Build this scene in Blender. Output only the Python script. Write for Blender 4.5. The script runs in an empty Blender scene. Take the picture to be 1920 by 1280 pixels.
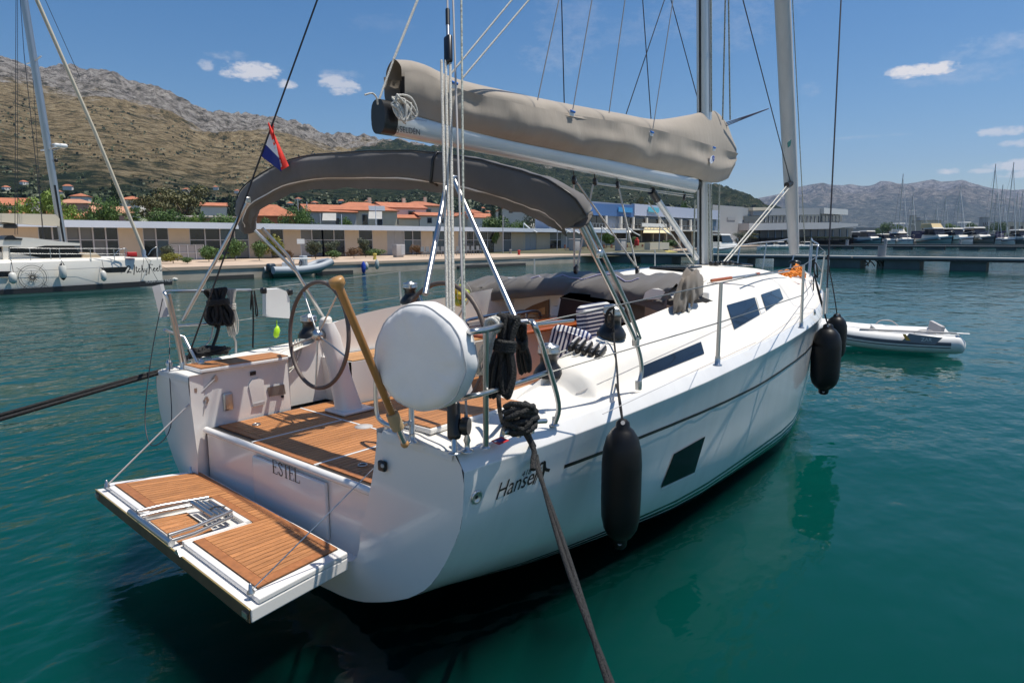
import bpy, math, random
from mathutils import Vector, Matrix, noise
from mathutils.bvhtree import BVHTree
R = math.radians
rnd = random.Random(7)
SC = bpy.context.scene
COL = SC.collection

# ------------------------------------------------------------------ camera
# The yacht's own axes are the world axes: X towards the bow, Y to port, Z up,
# origin on the waterline under the middle of the transom.
CAM = Vector((-2.38, -4.14, 2.33)); FPX = 1250.0
YAW = R(39.72); PIT = math.atan2(190.0, FPX)
cam = bpy.data.cameras.new('camera'); camo = bpy.data.objects.new('camera', cam); COL.objects.link(camo)
cam.sensor_width = 36.0; cam.lens = 36.0*FPX/1920.0
cam.clip_start = 0.05; cam.clip_end = 20000
camo.location = CAM
camo.rotation_euler = (R(90)-PIT, 0, YAW-R(90))
SC.camera = camo

# ------------------------------------------------------------------ sky, sun, exposure
SUN_TO = Vector((0.27, -0.24, 1.0)).normalized()
SUN_EL = math.asin(SUN_TO.z); SUN_AZ = math.atan2(SUN_TO.x, SUN_TO.y)
W = bpy.data.worlds.new('World'); SC.world = W; W.use_nodes = True
nt = W.node_tree; nt.nodes.clear(); L = nt.links.new
def wn(t, **k):
    n = nt.nodes.new(t)
    for a, b in k.items(): setattr(n, a, b)
    return n
sky = wn('ShaderNodeTexSky'); sky.sky_type = 'NISHITA'; sky.sun_disc = False
sky.sun_elevation = SUN_EL; sky.sun_rotation = SUN_AZ
sky.air_density = 1.0; sky.dust_density = 0.6; sky.ozone_density = 2.0; sky.altitude = 0
hsv = wn('ShaderNodeHueSaturation'); hsv.inputs['Saturation'].default_value = 1.36; hsv.inputs['Value'].default_value = 0.76
L(sky.outputs[0], hsv.inputs['Color'])
tc = wn('ShaderNodeTexCoord')
bg = wn('ShaderNodeBackground'); bg.inputs['Strength'].default_value = 0.108
wo = wn('ShaderNodeOutputWorld')
CLOUD_COL = (7.0, 6.6, 6.3, 1)

SUNL = bpy.data.lights.new('sun', 'SUN'); SUNL.energy = 4.4; SUNL.angle = R(0.53); SUNL.color = (1.0, 0.945, 0.85)
suno = bpy.data.objects.new('sun', SUNL); COL.objects.link(suno)
suno.rotation_euler = SUN_TO.to_track_quat('Z', 'Y').to_euler()
SC.view_settings.view_transform = 'Standard'; SC.view_settings.look = 'None'
SC.view_settings.exposure = 0.30; SC.view_settings.gamma = 1.0; SC.view_settings.use_curve_mapping = False
SC.cycles.use_denoising = True
SC.cycles.max_bounces = 10; SC.cycles.transparent_max_bounces = 16
SC.cycles.caustics_reflective = False; SC.cycles.caustics_refractive = False
SC.cycles.sample_clamp_indirect = 6.0

# ------------------------------------------------------------------ surveying: rays through the camera onto known planes
_fw = Vector((math.cos(YAW), math.sin(YAW), 0)); _rt = Vector((math.sin(YAW), -math.cos(YAW), 0)); _up = Vector((0, 0, 1))
_F = _fw*math.cos(PIT)-_up*math.sin(PIT); _U = _up*math.cos(PIT)+_fw*math.sin(PIT)
def ray(x, y): return _F+_rt*((x-960)/FPX)+_U*((640-y)/FPX)
def BZ(x, y, v): d = ray(x, y); return CAM+d*((v-CAM.z)/d.z)
def BY(x, y, v): d = ray(x, y); return CAM+d*((v-CAM.y)/d.y)
def BX(x, y, v): d = ray(x, y); return CAM+d*((v-CAM.x)/d.x)
def BD(x, y, dep): return CAM+ray(x, y)*dep
def hit(bvh, x, y, off=0.0):
    d = ray(x, y).normalized()
    p, n, i, t = bvh.ray_cast(CAM, d)
    if p is None: return None, None
    if n.dot(d) > 0: n = -n
    return p+n*off, n

# clouds: a few small puffs and thin wisps, placed by direction in the sky
def dirn(x, y): return ray(x, y).normalized()
puffs = [  # x, y, half width, half height (in thousandths of a radian, roughly), density
 (470, 134, 48, 15, 1.0), (388, 122, 14, 9, .55), (432, 105, 34, 7, .35), (538, 158, 17, 8, .9), (637, 160, 34, 16, .8), (640, 140, 40, 8, .3), (610,142,12,5,.5),
 (1727, 132, 50, 10, 1.25), (1700, 138, 18, 6, .8), (1880, 246, 34, 7, .8), (1905, 268, 22, 6, .7), (1778, 322, 21, 5, .95),
 (1846, 320, 24, 4, .7), (1905, 310, 44, 9, .9), (1915, 326, 34, 5, .8), (1635, 256, 60, 3, .25), (1900,75,70,14,.35), (1800,140,80,14,.22), (1850,95,60,10,.25),
 (1070, 50, 60, 70, .16), (1040, 105, 60, 24, .22), (1345, 20, 130, 40, .16), (1375, 60, 60, 30, .16), (1170,60,60,20,.12),(1520,168,16,10,.2),(720,45,60,14,.08)]
nz = wn('ShaderNodeTexNoise'); nz.inputs['Scale'].default_value = 46; nz.inputs['Detail'].default_value = 7; nz.inputs['Roughness'].default_value = .62
mp = wn('ShaderNodeMapping'); mp.inputs['Scale'].default_value = (1, 1, 2.1)
L(tc.outputs['Generated'], mp.inputs[0]); L(mp.outputs[0], nz.inputs['Vector'])
nz2 = wn('ShaderNodeTexNoise'); nz2.inputs['Scale'].default_value = 150; nz2.inputs['Detail'].default_value = 4
L(mp.outputs[0], nz2.inputs['Vector'])
def M(op, a, b=None, clamp=False):
    n = wn('ShaderNodeMath', operation=op); n.use_clamp = clamp
    for i, s in enumerate((a, b)):
        if s is None: continue
        if isinstance(s, (int, float)): n.inputs[i].default_value = s
        else: L(s, n.inputs[i])
    return n.outputs[0]
def DOT(v):
    n = wn('ShaderNodeVectorMath', operation='DOT_PRODUCT'); L(tc.outputs['Generated'], n.inputs[0]); n.inputs[1].default_value = v
    return n.outputs['Value']
tot = None
nmix = M('ADD', M('MULTIPLY', nz.outputs[0], 1.5), M('MULTIPLY', nz2.outputs[0], .5))
for (x, y, hw, hh, den) in puffs:
    c = dirn(x, y); rt = c.cross(Vector((0, 0, 1))).normalized(); up = rt.cross(c)
    a = M('DIVIDE', DOT(rt), hw/FPX*1.05); b = M('DIVIDE', DOT(up), hh/FPX*1.12)
    q = M('SUBTRACT', 1.0, M('ADD', M('MULTIPLY', a, a), M('MULTIPLY', b, b)))
    q = M('MULTIPLY', q, .85 if den > .4 else .6)
    s = M('ADD', q, M('MULTIPLY', M('SUBTRACT', nmix, 1.0), 1.9))
    s = M('MULTIPLY', M('MULTIPLY', s, 1.35 if den > .4 else .9, True), den)
    s = M('MULTIPLY', s, M('MULTIPLY', M('ADD', q, .25), 3.0, True))
    s = M('MULTIPLY', s, M('GREATER_THAN', DOT(c), 0.5))
    tot = s if tot is None else M('MAXIMUM', tot, s)
tot = M('MULTIPLY', tot, .74, True)
mx = wn('ShaderNodeMix', data_type='RGBA'); L(tot, mx.inputs[0]); L(hsv.outputs[0], mx.inputs[6]); mx.inputs[7].default_value = CLOUD_COL
L(mx.outputs[2], bg.inputs['Color']); L(bg.outputs[0], wo.inputs[0])

# ------------------------------------------------------------------ materials
MATS = {}
def mat(name, col, rough=.5, metal=0., var=0., vs=6., vstretch=(1, 1, 1), bump=0., bs=40., coat=0., spec=.5, objrand=0., sheen=0., col2=None, detail=4):
    if name in MATS: return MATS[name]
    m = bpy.data.materials.new(name); m.use_nodes = True; MATS[name] = m
    t = m.node_tree; p = t.nodes['Principled BSDF']; l = t.links.new
    p.inputs['Roughness'].default_value = rough; p.inputs['Metallic'].default_value = metal
    p.inputs['Coat Weight'].default_value = coat; p.inputs['Coat Roughness'].default_value = .06
    p.inputs['Specular IOR Level'].default_value = spec; p.inputs['Sheen Weight'].default_value = sheen
    c4 = (*col, 1); p.inputs['Base Color'].default_value = c4
    tcn = t.nodes.new('ShaderNodeTexCoord'); mpn = t.nodes.new('ShaderNodeMapping'); mpn.inputs['Scale'].default_value = vstretch
    l(tcn.outputs['Object'], mpn.inputs[0])
    out = None
    if var or col2:
        n = t.nodes.new('ShaderNodeTexNoise'); n.inputs['Scale'].default_value = vs; n.inputs['Detail'].default_value = detail; n.inputs['Roughness'].default_value = .6
        l(mpn.outputs[0], n.inputs['Vector'])
        r = t.nodes.new('ShaderNodeValToRGB'); l(n.outputs[0], r.inputs[0])
        r.color_ramp.elements[0].position = .3; r.color_ramp.elements[1].position = .7
        lo = tuple(max(0, c*(1-var)) for c in col); hi = tuple(c*(1+var) for c in col) if col2 is None else col2
        r.color_ramp.elements[0].color = (*lo, 1); r.color_ramp.elements[1].color = (*hi, 1); out = r.outputs[0]
    if objrand:
        oi = t.nodes.new('ShaderNodeObjectInfo'); mr = t.nodes.new('ShaderNodeMapRange'); mr.inputs[3].default_value = 1-objrand; mr.inputs[4].default_value = 1+objrand
        l(oi.outputs['Random'], mr.inputs[0]); mm = t.nodes.new('ShaderNodeMix'); mm.data_type = 'RGBA'; mm.blend_type = 'MULTIPLY'; mm.inputs[0].default_value = 1
        if out: l(out, mm.inputs[6])
        else: mm.inputs[6].default_value = c4
        cb = t.nodes.new('ShaderNodeCombineColor')
        for i in range(3): l(mr.outputs[0], cb.inputs[i])
        l(cb.outputs[0], mm.inputs[7]); out = mm.outputs[2]
    if out: l(out, p.inputs['Base Color'])
    if bump:
        n = t.nodes.new('ShaderNodeTexNoise'); n.inputs['Scale'].default_value = bs; n.inputs['Detail'].default_value = 5; l(mpn.outputs[0], n.inputs['Vector'])
        b = t.nodes.new('ShaderNodeBump'); b.inputs['Strength'].default_value = bump; b.inputs['Distance'].default_value = .01; l(n.outputs[0], b.inputs['Height']); l(b.outputs[0], p.inputs['Normal'])
    return m
GEL = mat('white_gelcoat', (.79, .765, .73), .22, var=.025, vs=1.3, coat=.35)
GELD = mat('white_nonskid', (.76, .725, .66), .5, var=.03, vs=2, bump=.12, bs=260)
STEEL = mat('polished_steel', (.55, .55, .54), .33, 1.0, var=.06, vs=3)
ALU = mat('anodised_alloy', (.42, .44, .46), .32, .75, var=.05, vs=2, vstretch=(1, 1, .2))
ALUW = mat('pale_alloy', (.60, .62, .63), .3, .35, var=.04, vs=2)
BLK = mat('black_plastic', (.012, .012, .013), .35, var=.2, vs=8)
RUB = mat('black_rubber', (.006, .006, .0065), .4, spec=.3, var=.3, vs=6, bump=.05, bs=60)
BROPE = mat('black_rope', (.008, .008, .009), .75, var=.5, vs=120, bump=1.0, bs=180)
WROPE = mat('white_rope', (.62, .60, .54), .8, var=.22, vs=90, bump=.9, bs=160)
GLASS = mat('tinted_glass', (.007, .009, .013), .08, spec=.45, coat=.1)
TEAK = mat('teak_plank', (.44, .19, .07), .5, var=.32, vs=3.2, vstretch=(1.2, 26, 26), objrand=.14, bump=.25, bs=50)
TEAKB = mat('teak_border', (.33, .128, .045), .5, var=.2, vs=3, vstretch=(8, 8, 8), objrand=.08)
CAULK = mat('black_caulk', (.02, .017, .015), .6)
TAN = mat('tan_wood', (.50, .26, .10), .4, var=.1, vs=3, vstretch=(6, 6, .6))
VARN = mat('varnished_wood', (.40, .105, .03), .22, var=.16, vs=3, vstretch=(1, 8, 8), coat=.6)
CANV = mat('taupe_canvas', (.345, .295, .24), .85, var=.07, vs=3, vstretch=(1, 1, .45), bump=.55, bs=9, sheen=.2)
GREYC = mat('charcoal_canvas', (.105, .094, .086), .85, var=.14, vs=2.5, bump=.5, bs=7, sheen=.25)
WCLOTH = mat('white_cloth', (.80, .79, .77), .6, var=.04, vs=4, bump=.35, bs=5)
GREYP = mat('grey_trim', (.45, .43, .42), .7)
WHITEP = mat('white_plastic', (.78, .78, .76), .4, var=.03)
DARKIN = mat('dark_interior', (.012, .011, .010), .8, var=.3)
INK = mat('black_lettering', (.012, .012, .012), .4)

# ------------------------------------------------------------------ mesh builder
def catmull(pts, n, closed=False):
    P = [Vector(p) for p in pts]; out = []; m = len(P)
    segs = m if closed else m-1
    for i in range(segs):
        if closed: p0, p1, p2, p3 = P[i-1], P[i], P[(i+1) % m], P[(i+2) % m]
        else:
            p1, p2 = P[i], P[i+1]; p0 = P[i-1] if i else p1*2-p2; p3 = P[i+2] if i+2 < m else p2*2-p1
        for k in range(n):
            t = k/n; t2 = t*t; t3 = t2*t
            out.append(.5*((2*p1)+(p2-p0)*t+(2*p0-5*p1+4*p2-p3)*t2+(3*p1-p0-3*p2+p3)*t3))
    if not closed: out.append(P[-1].copy())
    return out
def interp(xs, ys, x):
    if x <= xs[0]: return ys[0]
    for i in range(len(xs)-1):
        if x <= xs[i+1]:
            h = xs[i+1]-xs[i]; t = (x-xs[i])/h
            def sl(j):
                if j <= 0: return (ys[1]-ys[0])/(xs[1]-xs[0])
                if j >= len(xs)-1: return (ys[-1]-ys[-2])/(xs[-1]-xs[-2])
                a = (ys[j]-ys[j-1])/(xs[j]-xs[j-1]); b = (ys[j+1]-ys[j])/(xs[j+1]-xs[j])
                return 0 if a*b <= 0 else 2*a*b/(a+b)
            m0, m1 = sl(i)*h, sl(i+1)*h; t2 = t*t; t3 = t2*t
            return (2*t3-3*t2+1)*ys[i]+(t3-2*t2+t)*m0+(-2*t3+3*t2)*ys[i+1]+(t3-t2)*m1
    return ys[-1]
ORG = {}
def rootof(o):
    while o.parent: o = o.parent
    return o
def fillet(pts, r, n=4):
    P = [Vector(p) for p in pts]; out = [P[0]]
    for i in range(1, len(P)-1):
        a, b = P[i-1]-P[i], P[i+1]-P[i]; rr = r[i] if isinstance(r, (list, tuple)) else r
        ra, rb = min(rr, a.length*.45), min(rr, b.length*.45)
        p, q = P[i]+(a.normalized()*ra if a.length > 1e-6 else a), P[i]+(b.normalized()*rb if b.length > 1e-6 else b)
        for k in range(n+1):
            t = k/n; out.append(p*(1-t)**2+P[i]*2*t*(1-t)+q*t*t)
    out.append(P[-1]); return out
class MB:
    def __init__(s): s.v = []; s.f = []; s.sm = []
    def add(s, vs, fs, smooth=False):
        b = len(s.v); s.v += [Vector(v) for v in vs]; s.f += [tuple(b+i for i in f) for f in fs]; s.sm += [smooth]*len(fs); return s
    def box(s, c, d, rot=None, taper=1.0):
        c = Vector(c); x, y, z = d[0]/2, d[1]/2, d[2]/2; vs = []
        for k, sz in ((-1, 1.0), (1, taper)):
            for (a, b) in ((-1, -1), (1, -1), (1, 1), (-1, 1)):
                p = Vector((a*x*sz, b*y*sz, k*z))
                if rot is not None: p = rot @ p
                vs.append(c+p)
        return s.hexa(vs)
    def hexa(s, vs): return s.add(vs, [(3, 2, 1, 0), (4, 5, 6, 7), (0, 1, 5, 4), (1, 2, 6, 5), (2, 3, 7, 6), (3, 0, 4, 7)])
    def span(s, lo, hi): return s.box([(a+b)/2 for a, b in zip(lo, hi)], [b-a for a, b in zip(lo, hi)])
    def rbox(s, c, d, r=.02, n=3, rot=None):
        c = Vector(c); x, y, z = d[0]/2, d[1]/2, d[2]/2; r = min(r, x, y, z)*.98
        prof = []
        for (sx, sy, a0) in ((1, 1, 0), (-1, 1, 90), (-1, -1, 180), (1, -1, 270)):
            for k in range(n+1):
                a = R(a0+90*k/n); prof.append((sx*(x-r), sy*(y-r), math.cos(a), math.sin(a)))
        rows = []
        for (zz, rr) in [(-z, 0)]+[(-z+r-r*math.cos(R(90*k/n)), r*math.sin(R(90*k/n))) for k in range(1, n+1)]+[(z-r+r*math.sin(R(90*k/n)), r*math.cos(R(90*k/n))) for k in range(0, n)]+[(z, 0)]:
            row = []
            for (px, py, ca, sa) in prof:
                p = Vector((px+ca*rr, py+sa*rr, zz)); p = rot @ p if rot is not None else p; row.append(c+p)
            rows.append(row)
        s.grid(rows, True, closev=True)
        s.poly(list(reversed(rows[0]))); s.poly(rows[-1]); return s
    def grid(s, rows, smooth=True, closeu=False, closev=False, flip=False):
        n, m = len(rows), len(rows[0]); fs = []
        for i in range(n if closeu else n-1):
            for j in range(m if closev else m-1):
                q = (i*m+j, i*m+(j+1) % m, ((i+1) % n)*m+(j+1) % m, ((i+1) % n)*m+j)
                fs.append(q[::-1] if flip else q)
        return s.add([p for r in rows for p in r], fs, smooth)
    def poly(s, pts, smooth=False): return s.add(pts, [tuple(range(len(pts)))], smooth)
    def prism(s, pts, vec, smooth=False):
        n = len(pts); vec = Vector(vec); a = [Vector(p) for p in pts]; b = [p+vec for p in a]
        s.poly(a[::-1]); s.poly(b)
        return s.add(a+b, [(i, (i+1) % n, n+(i+1) % n, n+i) for i in range(n)], smooth)
    def tube(s, pts, r, n=8, caps=True, closed=False, sq=1.0):
        P = [Vector(p) for p in pts]; m = len(P); rows = []; up = None
        rr = r if isinstance(r, (list, tuple)) else [r]*m
        for i in range(m):
            a = P[i-1] if (i or closed) else P[0]; b = P[(i+1) % m] if (i < m-1 or closed) else P[-1]
            t = (b-a); t = t.normalized() if t.length > 1e-9 else Vector((0, 0, 1))
            if up is None:
                up = Vector((0, 0, 1)) if abs(t.z) < .9 else Vector((1, 0, 0))
            u = up-t*up.dot(t); u = u.normalized() if u.length > 1e-6 else t.orthogonal().normalized(); w = t.cross(u); up = u
            rows.append([P[i]+(u*math.cos(2*math.pi*k/n)*sq+w*math.sin(2*math.pi*k/n))*rr[i] for k in range(n)])
        s.grid(rows, True, closeu=closed, closev=True)
        if caps and not closed: s.poly(rows[0][::-1]); s.poly(rows[-1])
        return s
    def lathe(s, prof, org=(0, 0, 0), axis=(0, 0, 1), n=16, smooth=True):
        ax = Vector(axis).normalized(); u = ax.orthogonal().normalized(); w = ax.cross(u); o = Vector(org)
        if abs(ax.z) > .999: u, w = Vector((1, 0, 0)), Vector((0, 1, 0))*(1 if ax.z > 0 else -1)
        rows = [[o+ax*z+(u*math.cos(2*math.pi*k/n)+w*math.sin(2*math.pi*k/n))*r for k in range(n)] for r, z in prof]
        s.grid(rows, smooth, closev=True)
        if prof[0][0] > 1e-5: s.poly(rows[0][::-1])
        if prof[-1][0] > 1e-5: s.poly(rows[-1])
        return s
    def ball(s, c, r, n=10, m=7, sc=(1, 1, 1)):
        rows = []
        for i in range(m+1):
            a = math.pi*i/m
            rows.append([Vector(c)+Vector((math.sin(a)*math.cos(2*math.pi*k/n)*r*sc[0], math.sin(a)*math.sin(2*math.pi*k/n)*r*sc[1], -math.cos(a)*r*sc[2])) for k in range(n)])
        return s.grid(rows, True, closev=True)
    def mesh(s, name, m, off=Vector((0, 0, 0))):
        me = bpy.data.meshes.new(name)
        me.from_pydata([tuple(v-off) for v in s.v], [], s.f); me.polygons.foreach_set('use_smooth', s.sm)
        for mm in (m if isinstance(m, (list, tuple)) else [m]): me.materials.append(mm)
        me.update(); return me
    def build(s, name, m, parent=None, label=None, bevel=0.):
        off = Vector((0, 0, 0))
        if parent is not None: off = ORG.get(rootof(parent).name, off)
        elif s.v:
            xs = [v.x for v in s.v]; ys = [v.y for v in s.v]; off = Vector(((min(xs)+max(xs))/2, (min(ys)+max(ys))/2, min(v.z for v in s.v)))
        o = bpy.data.objects.new(name, s.mesh(name, m, off)); COL.objects.link(o)
        if parent is not None: o.parent = parent
        else: o.location = off; ORG[o.name] = off
        if label: o['label'] = label
        if bevel:
            b = o.modifiers.new('bevel', 'BEVEL'); b.width = bevel; b.segments = 2; b.limit_method = 'ANGLE'; b.angle_limit = R(40)
        return o
    def bvh(s): return BVHTree.FromPolygons(s.v, s.f)
def tag(o, label, cat, group=None):
    o['label'] = label; o['category'] = cat
    if group: o['group'] = group
    return o
def thing(name, loc, label, cat, group=None, rz=0.):
    o = bpy.data.objects.new(name, None); COL.objects.link(o); o.empty_display_size = .2
    o.location = loc; o.rotation_euler = (0, 0, rz); ORG[o.name] = Vector(loc) if rz == 0 else Vector((0, 0, 0))
    return tag(o, label, cat, group)
def proto(name, label, cat, group=None):   # built round the origin, placed afterwards
    o = thing(name, (0, 0, 0), label, cat, group); return o
KIDS = {}
def place(root, loc, rz=0., sc=1., label=None, group=None, first=False):
    """root itself the first time, then copies of it with copies of all its parts"""
    if root.name not in KIDS: KIDS[root.name] = [(c, [g for g in c.children]) for c in root.children]
    r = root
    if not first:
        r = root.copy(); COL.objects.link(r)
        for c, gs in KIDS[root.name]:
            d = c.copy(); COL.objects.link(d); d.parent = r
            for g in gs:
                e = g.copy(); COL.objects.link(e); e.parent = d
    r.location = loc; r.rotation_euler = (0, 0, rz); r.scale = sc if isinstance(sc, (tuple, list, Vector)) else (sc, sc, sc)
    if label: r['label'] = label
    if group: r['group'] = group
    return r
def struct(mb, name, m): o = mb.build(name, m); o['kind'] = 'structure'; return o
def text(name, s, m, org, right, up, size, parent, ext=.0015, shear=0., sx=1.0):
    cu = bpy.data.curves.new('t', 'FONT'); cu.body = s; cu.size = 1.0; cu.extrude = 0; cu.shear = shear
    ob = bpy.data.objects.new('t', cu); COL.objects.link(ob)
    bpy.context.view_layer.update()
    me = bpy.data.meshes.new_from_object(ob.evaluated_get(bpy.context.evaluated_depsgraph_get()))
    bpy.data.objects.remove(ob); bpy.data.curves.remove(cu)
    rt = Vector(right).normalized()*size*sx; u = Vector(up); u = (u-rt.normalized()*u.dot(rt.normalized())).normalized()*size
    nrm = rt.cross(u).normalized(); o = Vector(org); mb = MB()
    mb.add([o+rt*v.co.x+u*v.co.y+nrm*ext for v in me.vertices], [tuple(p.vertices) for p in me.polygons])
    bpy.data.meshes.remove(me)
    return mb.build(name, m, parent)
def strokes(mb, lines, org, right, up, size, ext=.0015, w=.1):
    rt = Vector(right).normalized()*size; u = Vector(up); u = (u-rt.normalized()*u.dot(rt.normalized())).normalized()*size
    nrm = rt.cross(u).normalized(); o = Vector(org)
    for ln in lines:
        ww = w
        if isinstance(ln[0], (int, float)): ww = ln[0]; ln = ln[1:]
        pts = [Vector((p[0], p[1], 0)) for p in ln]
        if len(pts) > 2: pts = catmull(pts, 4)
        L_, R_ = [], []
        for i, p in enumerate(pts):
            t = (pts[min(i+1, len(pts)-1)]-pts[max(i-1, 0)]).normalized(); nn = Vector((-t.y, t.x, 0))*ww/2
            L_.append(p+nn); R_.append(p-nn)
        cv = lambda p: o+rt*p.x+u*p.y+nrm*ext
        mb.grid([[cv(a), cv(b)] for a, b in zip(L_, R_)], False)
    return mb
# ================================================================== the setting: water, bed, quay, land
def sheet(name, x0, x1, y0, y1, z, m, n=2):
    mb = MB(); mb.grid([[(x0+(x1-x0)*i/n, y0+(y1-y0)*j/n, z) for j in range(n+1)] for i in range(n+1)], False, flip=True); return struct(mb, name, m)
wm = bpy.data.materials.new('sea_water'); wm.use_nodes = True; t = wm.node_tree; t.nodes.clear(); l = t.links.new
N = lambda ty, **k: (lambda n: [setattr(n, a, b) for a, b in k.items()] and n or n)(t.nodes.new(ty))
tcw = N('ShaderNodeTexCoord')
def wnoise(scale, sx, sy, det, rot=0., rough=.5):
    m = N('ShaderNodeMapping'); m.inputs['Scale'].default_value = (sx, sy, 1); m.inputs['Rotation'].default_value = (0, 0, rot); l(tcw.outputs['Object'], m.inputs[0])
    n = N('ShaderNodeTexNoise'); n.inputs['Scale'].default_value = scale; n.inputs['Detail'].default_value = det; n.inputs['Roughness'].default_value = rough; l(m.outputs[0], n.inputs['Vector']); return n.outputs[0]
def wmath(op, a, b): 
    n = N('ShaderNodeMath', operation=op)
    for i, s in enumerate((a, b)):
        if isinstance(s, (int, float)): n.inputs[i].default_value = s
        else: l(s, n.inputs[i])
    return n.outputs[0]
h1 = wnoise(.55, 1, 1.7, 2, .5); h2 = wnoise(2.1, 1, 1.6, 2, -.4); h3 = wnoise(7, 1, 1.3, 2, .3); patch = wnoise(.09, 1, 1, 2, .2)
pr = N('ShaderNodeMapRange'); pr.inputs[1].default_value = .42; pr.inputs[2].default_value = .62; pr.inputs[3].default_value = .35; pr.inputs[4].default_value = 1.0; l(patch, pr.inputs[0])
# a breeze ruffles the open water; in the lee by the moored hull it lies smoother
sepw = N('ShaderNodeSeparateXYZ'); l(tcw.outputs['Object'], sepw.inputs[0])
dx_ = wmath('MULTIPLY', wmath('SUBTRACT', sepw.outputs[0], 2.0), .55); dy_ = wmath('ADD', sepw.outputs[1], 2.0)
dist = wmath('SQRT', wmath('ADD', wmath('MULTIPLY', dx_, dx_), wmath('MULTIPLY', dy_, dy_)), 0)
lee = N('ShaderNodeMapRange'); lee.inputs[1].default_value = 3; lee.inputs[2].default_value = 17; lee.inputs[3].default_value = .07; lee.inputs[4].default_value = 1.; l(dist, lee.inputs[0])
fine = wmath('MULTIPLY', wmath('ADD', wmath('MULTIPLY', h2, .30), wmath('MULTIPLY', h3, .055)), wmath('MULTIPLY', pr.outputs[0], lee.outputs[0]))
hh = wmath('ADD', wmath('MULTIPLY', h1, wmath('ADD', wmath('MULTIPLY', lee.outputs[0], .35), .12)), fine)
bp = N('ShaderNodeBump'); bp.inputs['Strength'].default_value = 1.0; bp.inputs['Distance'].default_value = .155; l(hh, bp.inputs['Height'])
fr = N('ShaderNodeFresnel'); fr.inputs['IOR'].default_value = 1.333; l(bp.outputs[0], fr.inputs['Normal'])
gl = N('ShaderNodeBsdfGlossy'); gl.inputs['Roughness'].default_value = .03; l(bp.outputs[0], gl.inputs['Normal'])
tp = N('ShaderNodeBsdfTransparent'); tp.inputs['Color'].default_value = (.92, .97, .97, 1)
ms_ = N('ShaderNodeMixShader'); l(fr.outputs[0], ms_.inputs[0]); l(tp.outputs[0], ms_.inputs[1]); l(gl.outputs[0], ms_.inputs[2])
ow = N('ShaderNodeOutputMaterial'); l(ms_.outputs[0], ow.inputs[0])
WATER = sheet('water', -300, 2600, -1800, 400, 0, wm)
# the turbid teal body of the sea: a closed volume just under the surface
tm = bpy.data.materials.new('turbid_sea'); tm.use_nodes = True; tt = tm.node_tree; tt.nodes.clear()
vs_ = tt.nodes.new('ShaderNodeVolumeScatter'); vs_.inputs['Color'].default_value = (.004, .31, .262, 1); vs_.inputs['Density'].default_value = .5; vs_.inputs['Anisotropy'].default_value = .0
va = tt.nodes.new('ShaderNodeVolumeAbsorption'); va.inputs['Color'].default_value = (.004, .205, .212, 1); va.inputs['Density'].default_value = .5
ad = tt.nodes.new('ShaderNodeAddShader'); tt.links.new(vs_.outputs[0], ad.inputs[0]); tt.links.new(va.outputs[0], ad.inputs[1])
to = tt.nodes.new('ShaderNodeOutputMaterial'); tt.links.new(ad.outputs[0], to.inputs['Volume'])
struct(MB().span((-299, -1799, -7.9), (2599, 399, -.004)), 'water_body', tm)
sheet('seabed', -300, 2600, -1800, 400, -8, mat('teal_seabed', (.06, .10, .09), .9, var=.25, vs=.25))
CONC = mat('quay_concrete', (.42, .37, .30), .85, var=.2, vs=.6, bump=.3, bs=3)
# the dock on which the photographer stands and to which the stern lines lead
struct(MB().span((-14, -60, -3), (-2.2, 70, .75)), 'dock', mat('dock_concrete', (.50, .45, .37), .85, var=.12, vs=.7, bump=.3, bs=3))
CONC = mat('quay_concrete', (.42, .37, .30), .85, var=.2, vs=.6, bump=.3, bs=3)
PAVE = mat('quay_paving', (.50, .38, .28), .85, var=.12, vs=.5)
DARKC = mat('opening_dark', (.035, .035, .032), .6, var=.4, vs=1)
QZ = .76
QL = [(-60, 35.3), (15, 35.3), (62, 35.6), (64, 38.5), (100, 43.5), (135, 57), (230, 66), (330, 90), (700, 200)]
ql = MB(); ql.grid([[(x, y, -3), (x, y, QZ-.02), (x, y+.5, QZ), (x, y+600 if x > 60 else y+120, QZ+.1)] for x, y in QL], False, flip=True)
struct(ql, 'quay', [CONC])
pv = MB(); pv.grid([[(x, y-.06, QZ+.03), (x, y+.55, QZ+.035), (x, y+30, QZ+.1)] for x, y in QL], False, flip=True); pv.grid([[(x, y-.06, QZ-.16), (x, y-.06, QZ+.03)] for x, y in QL], False, flip=True); struct(pv, 'quay_pavement', PAVE)
# openings under the quay, their dark put in as solid near-black boxes
for i, (xa, xb) in enumerate(((16.6, 19.6), (24.2, 27.2), (38.0, 47.0))):
    o = MB().span((xa, 35.2, -.2), (xb, 35.42, .2)).build('quay_culvert', DARKC); o['kind'] = 'structure'
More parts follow.
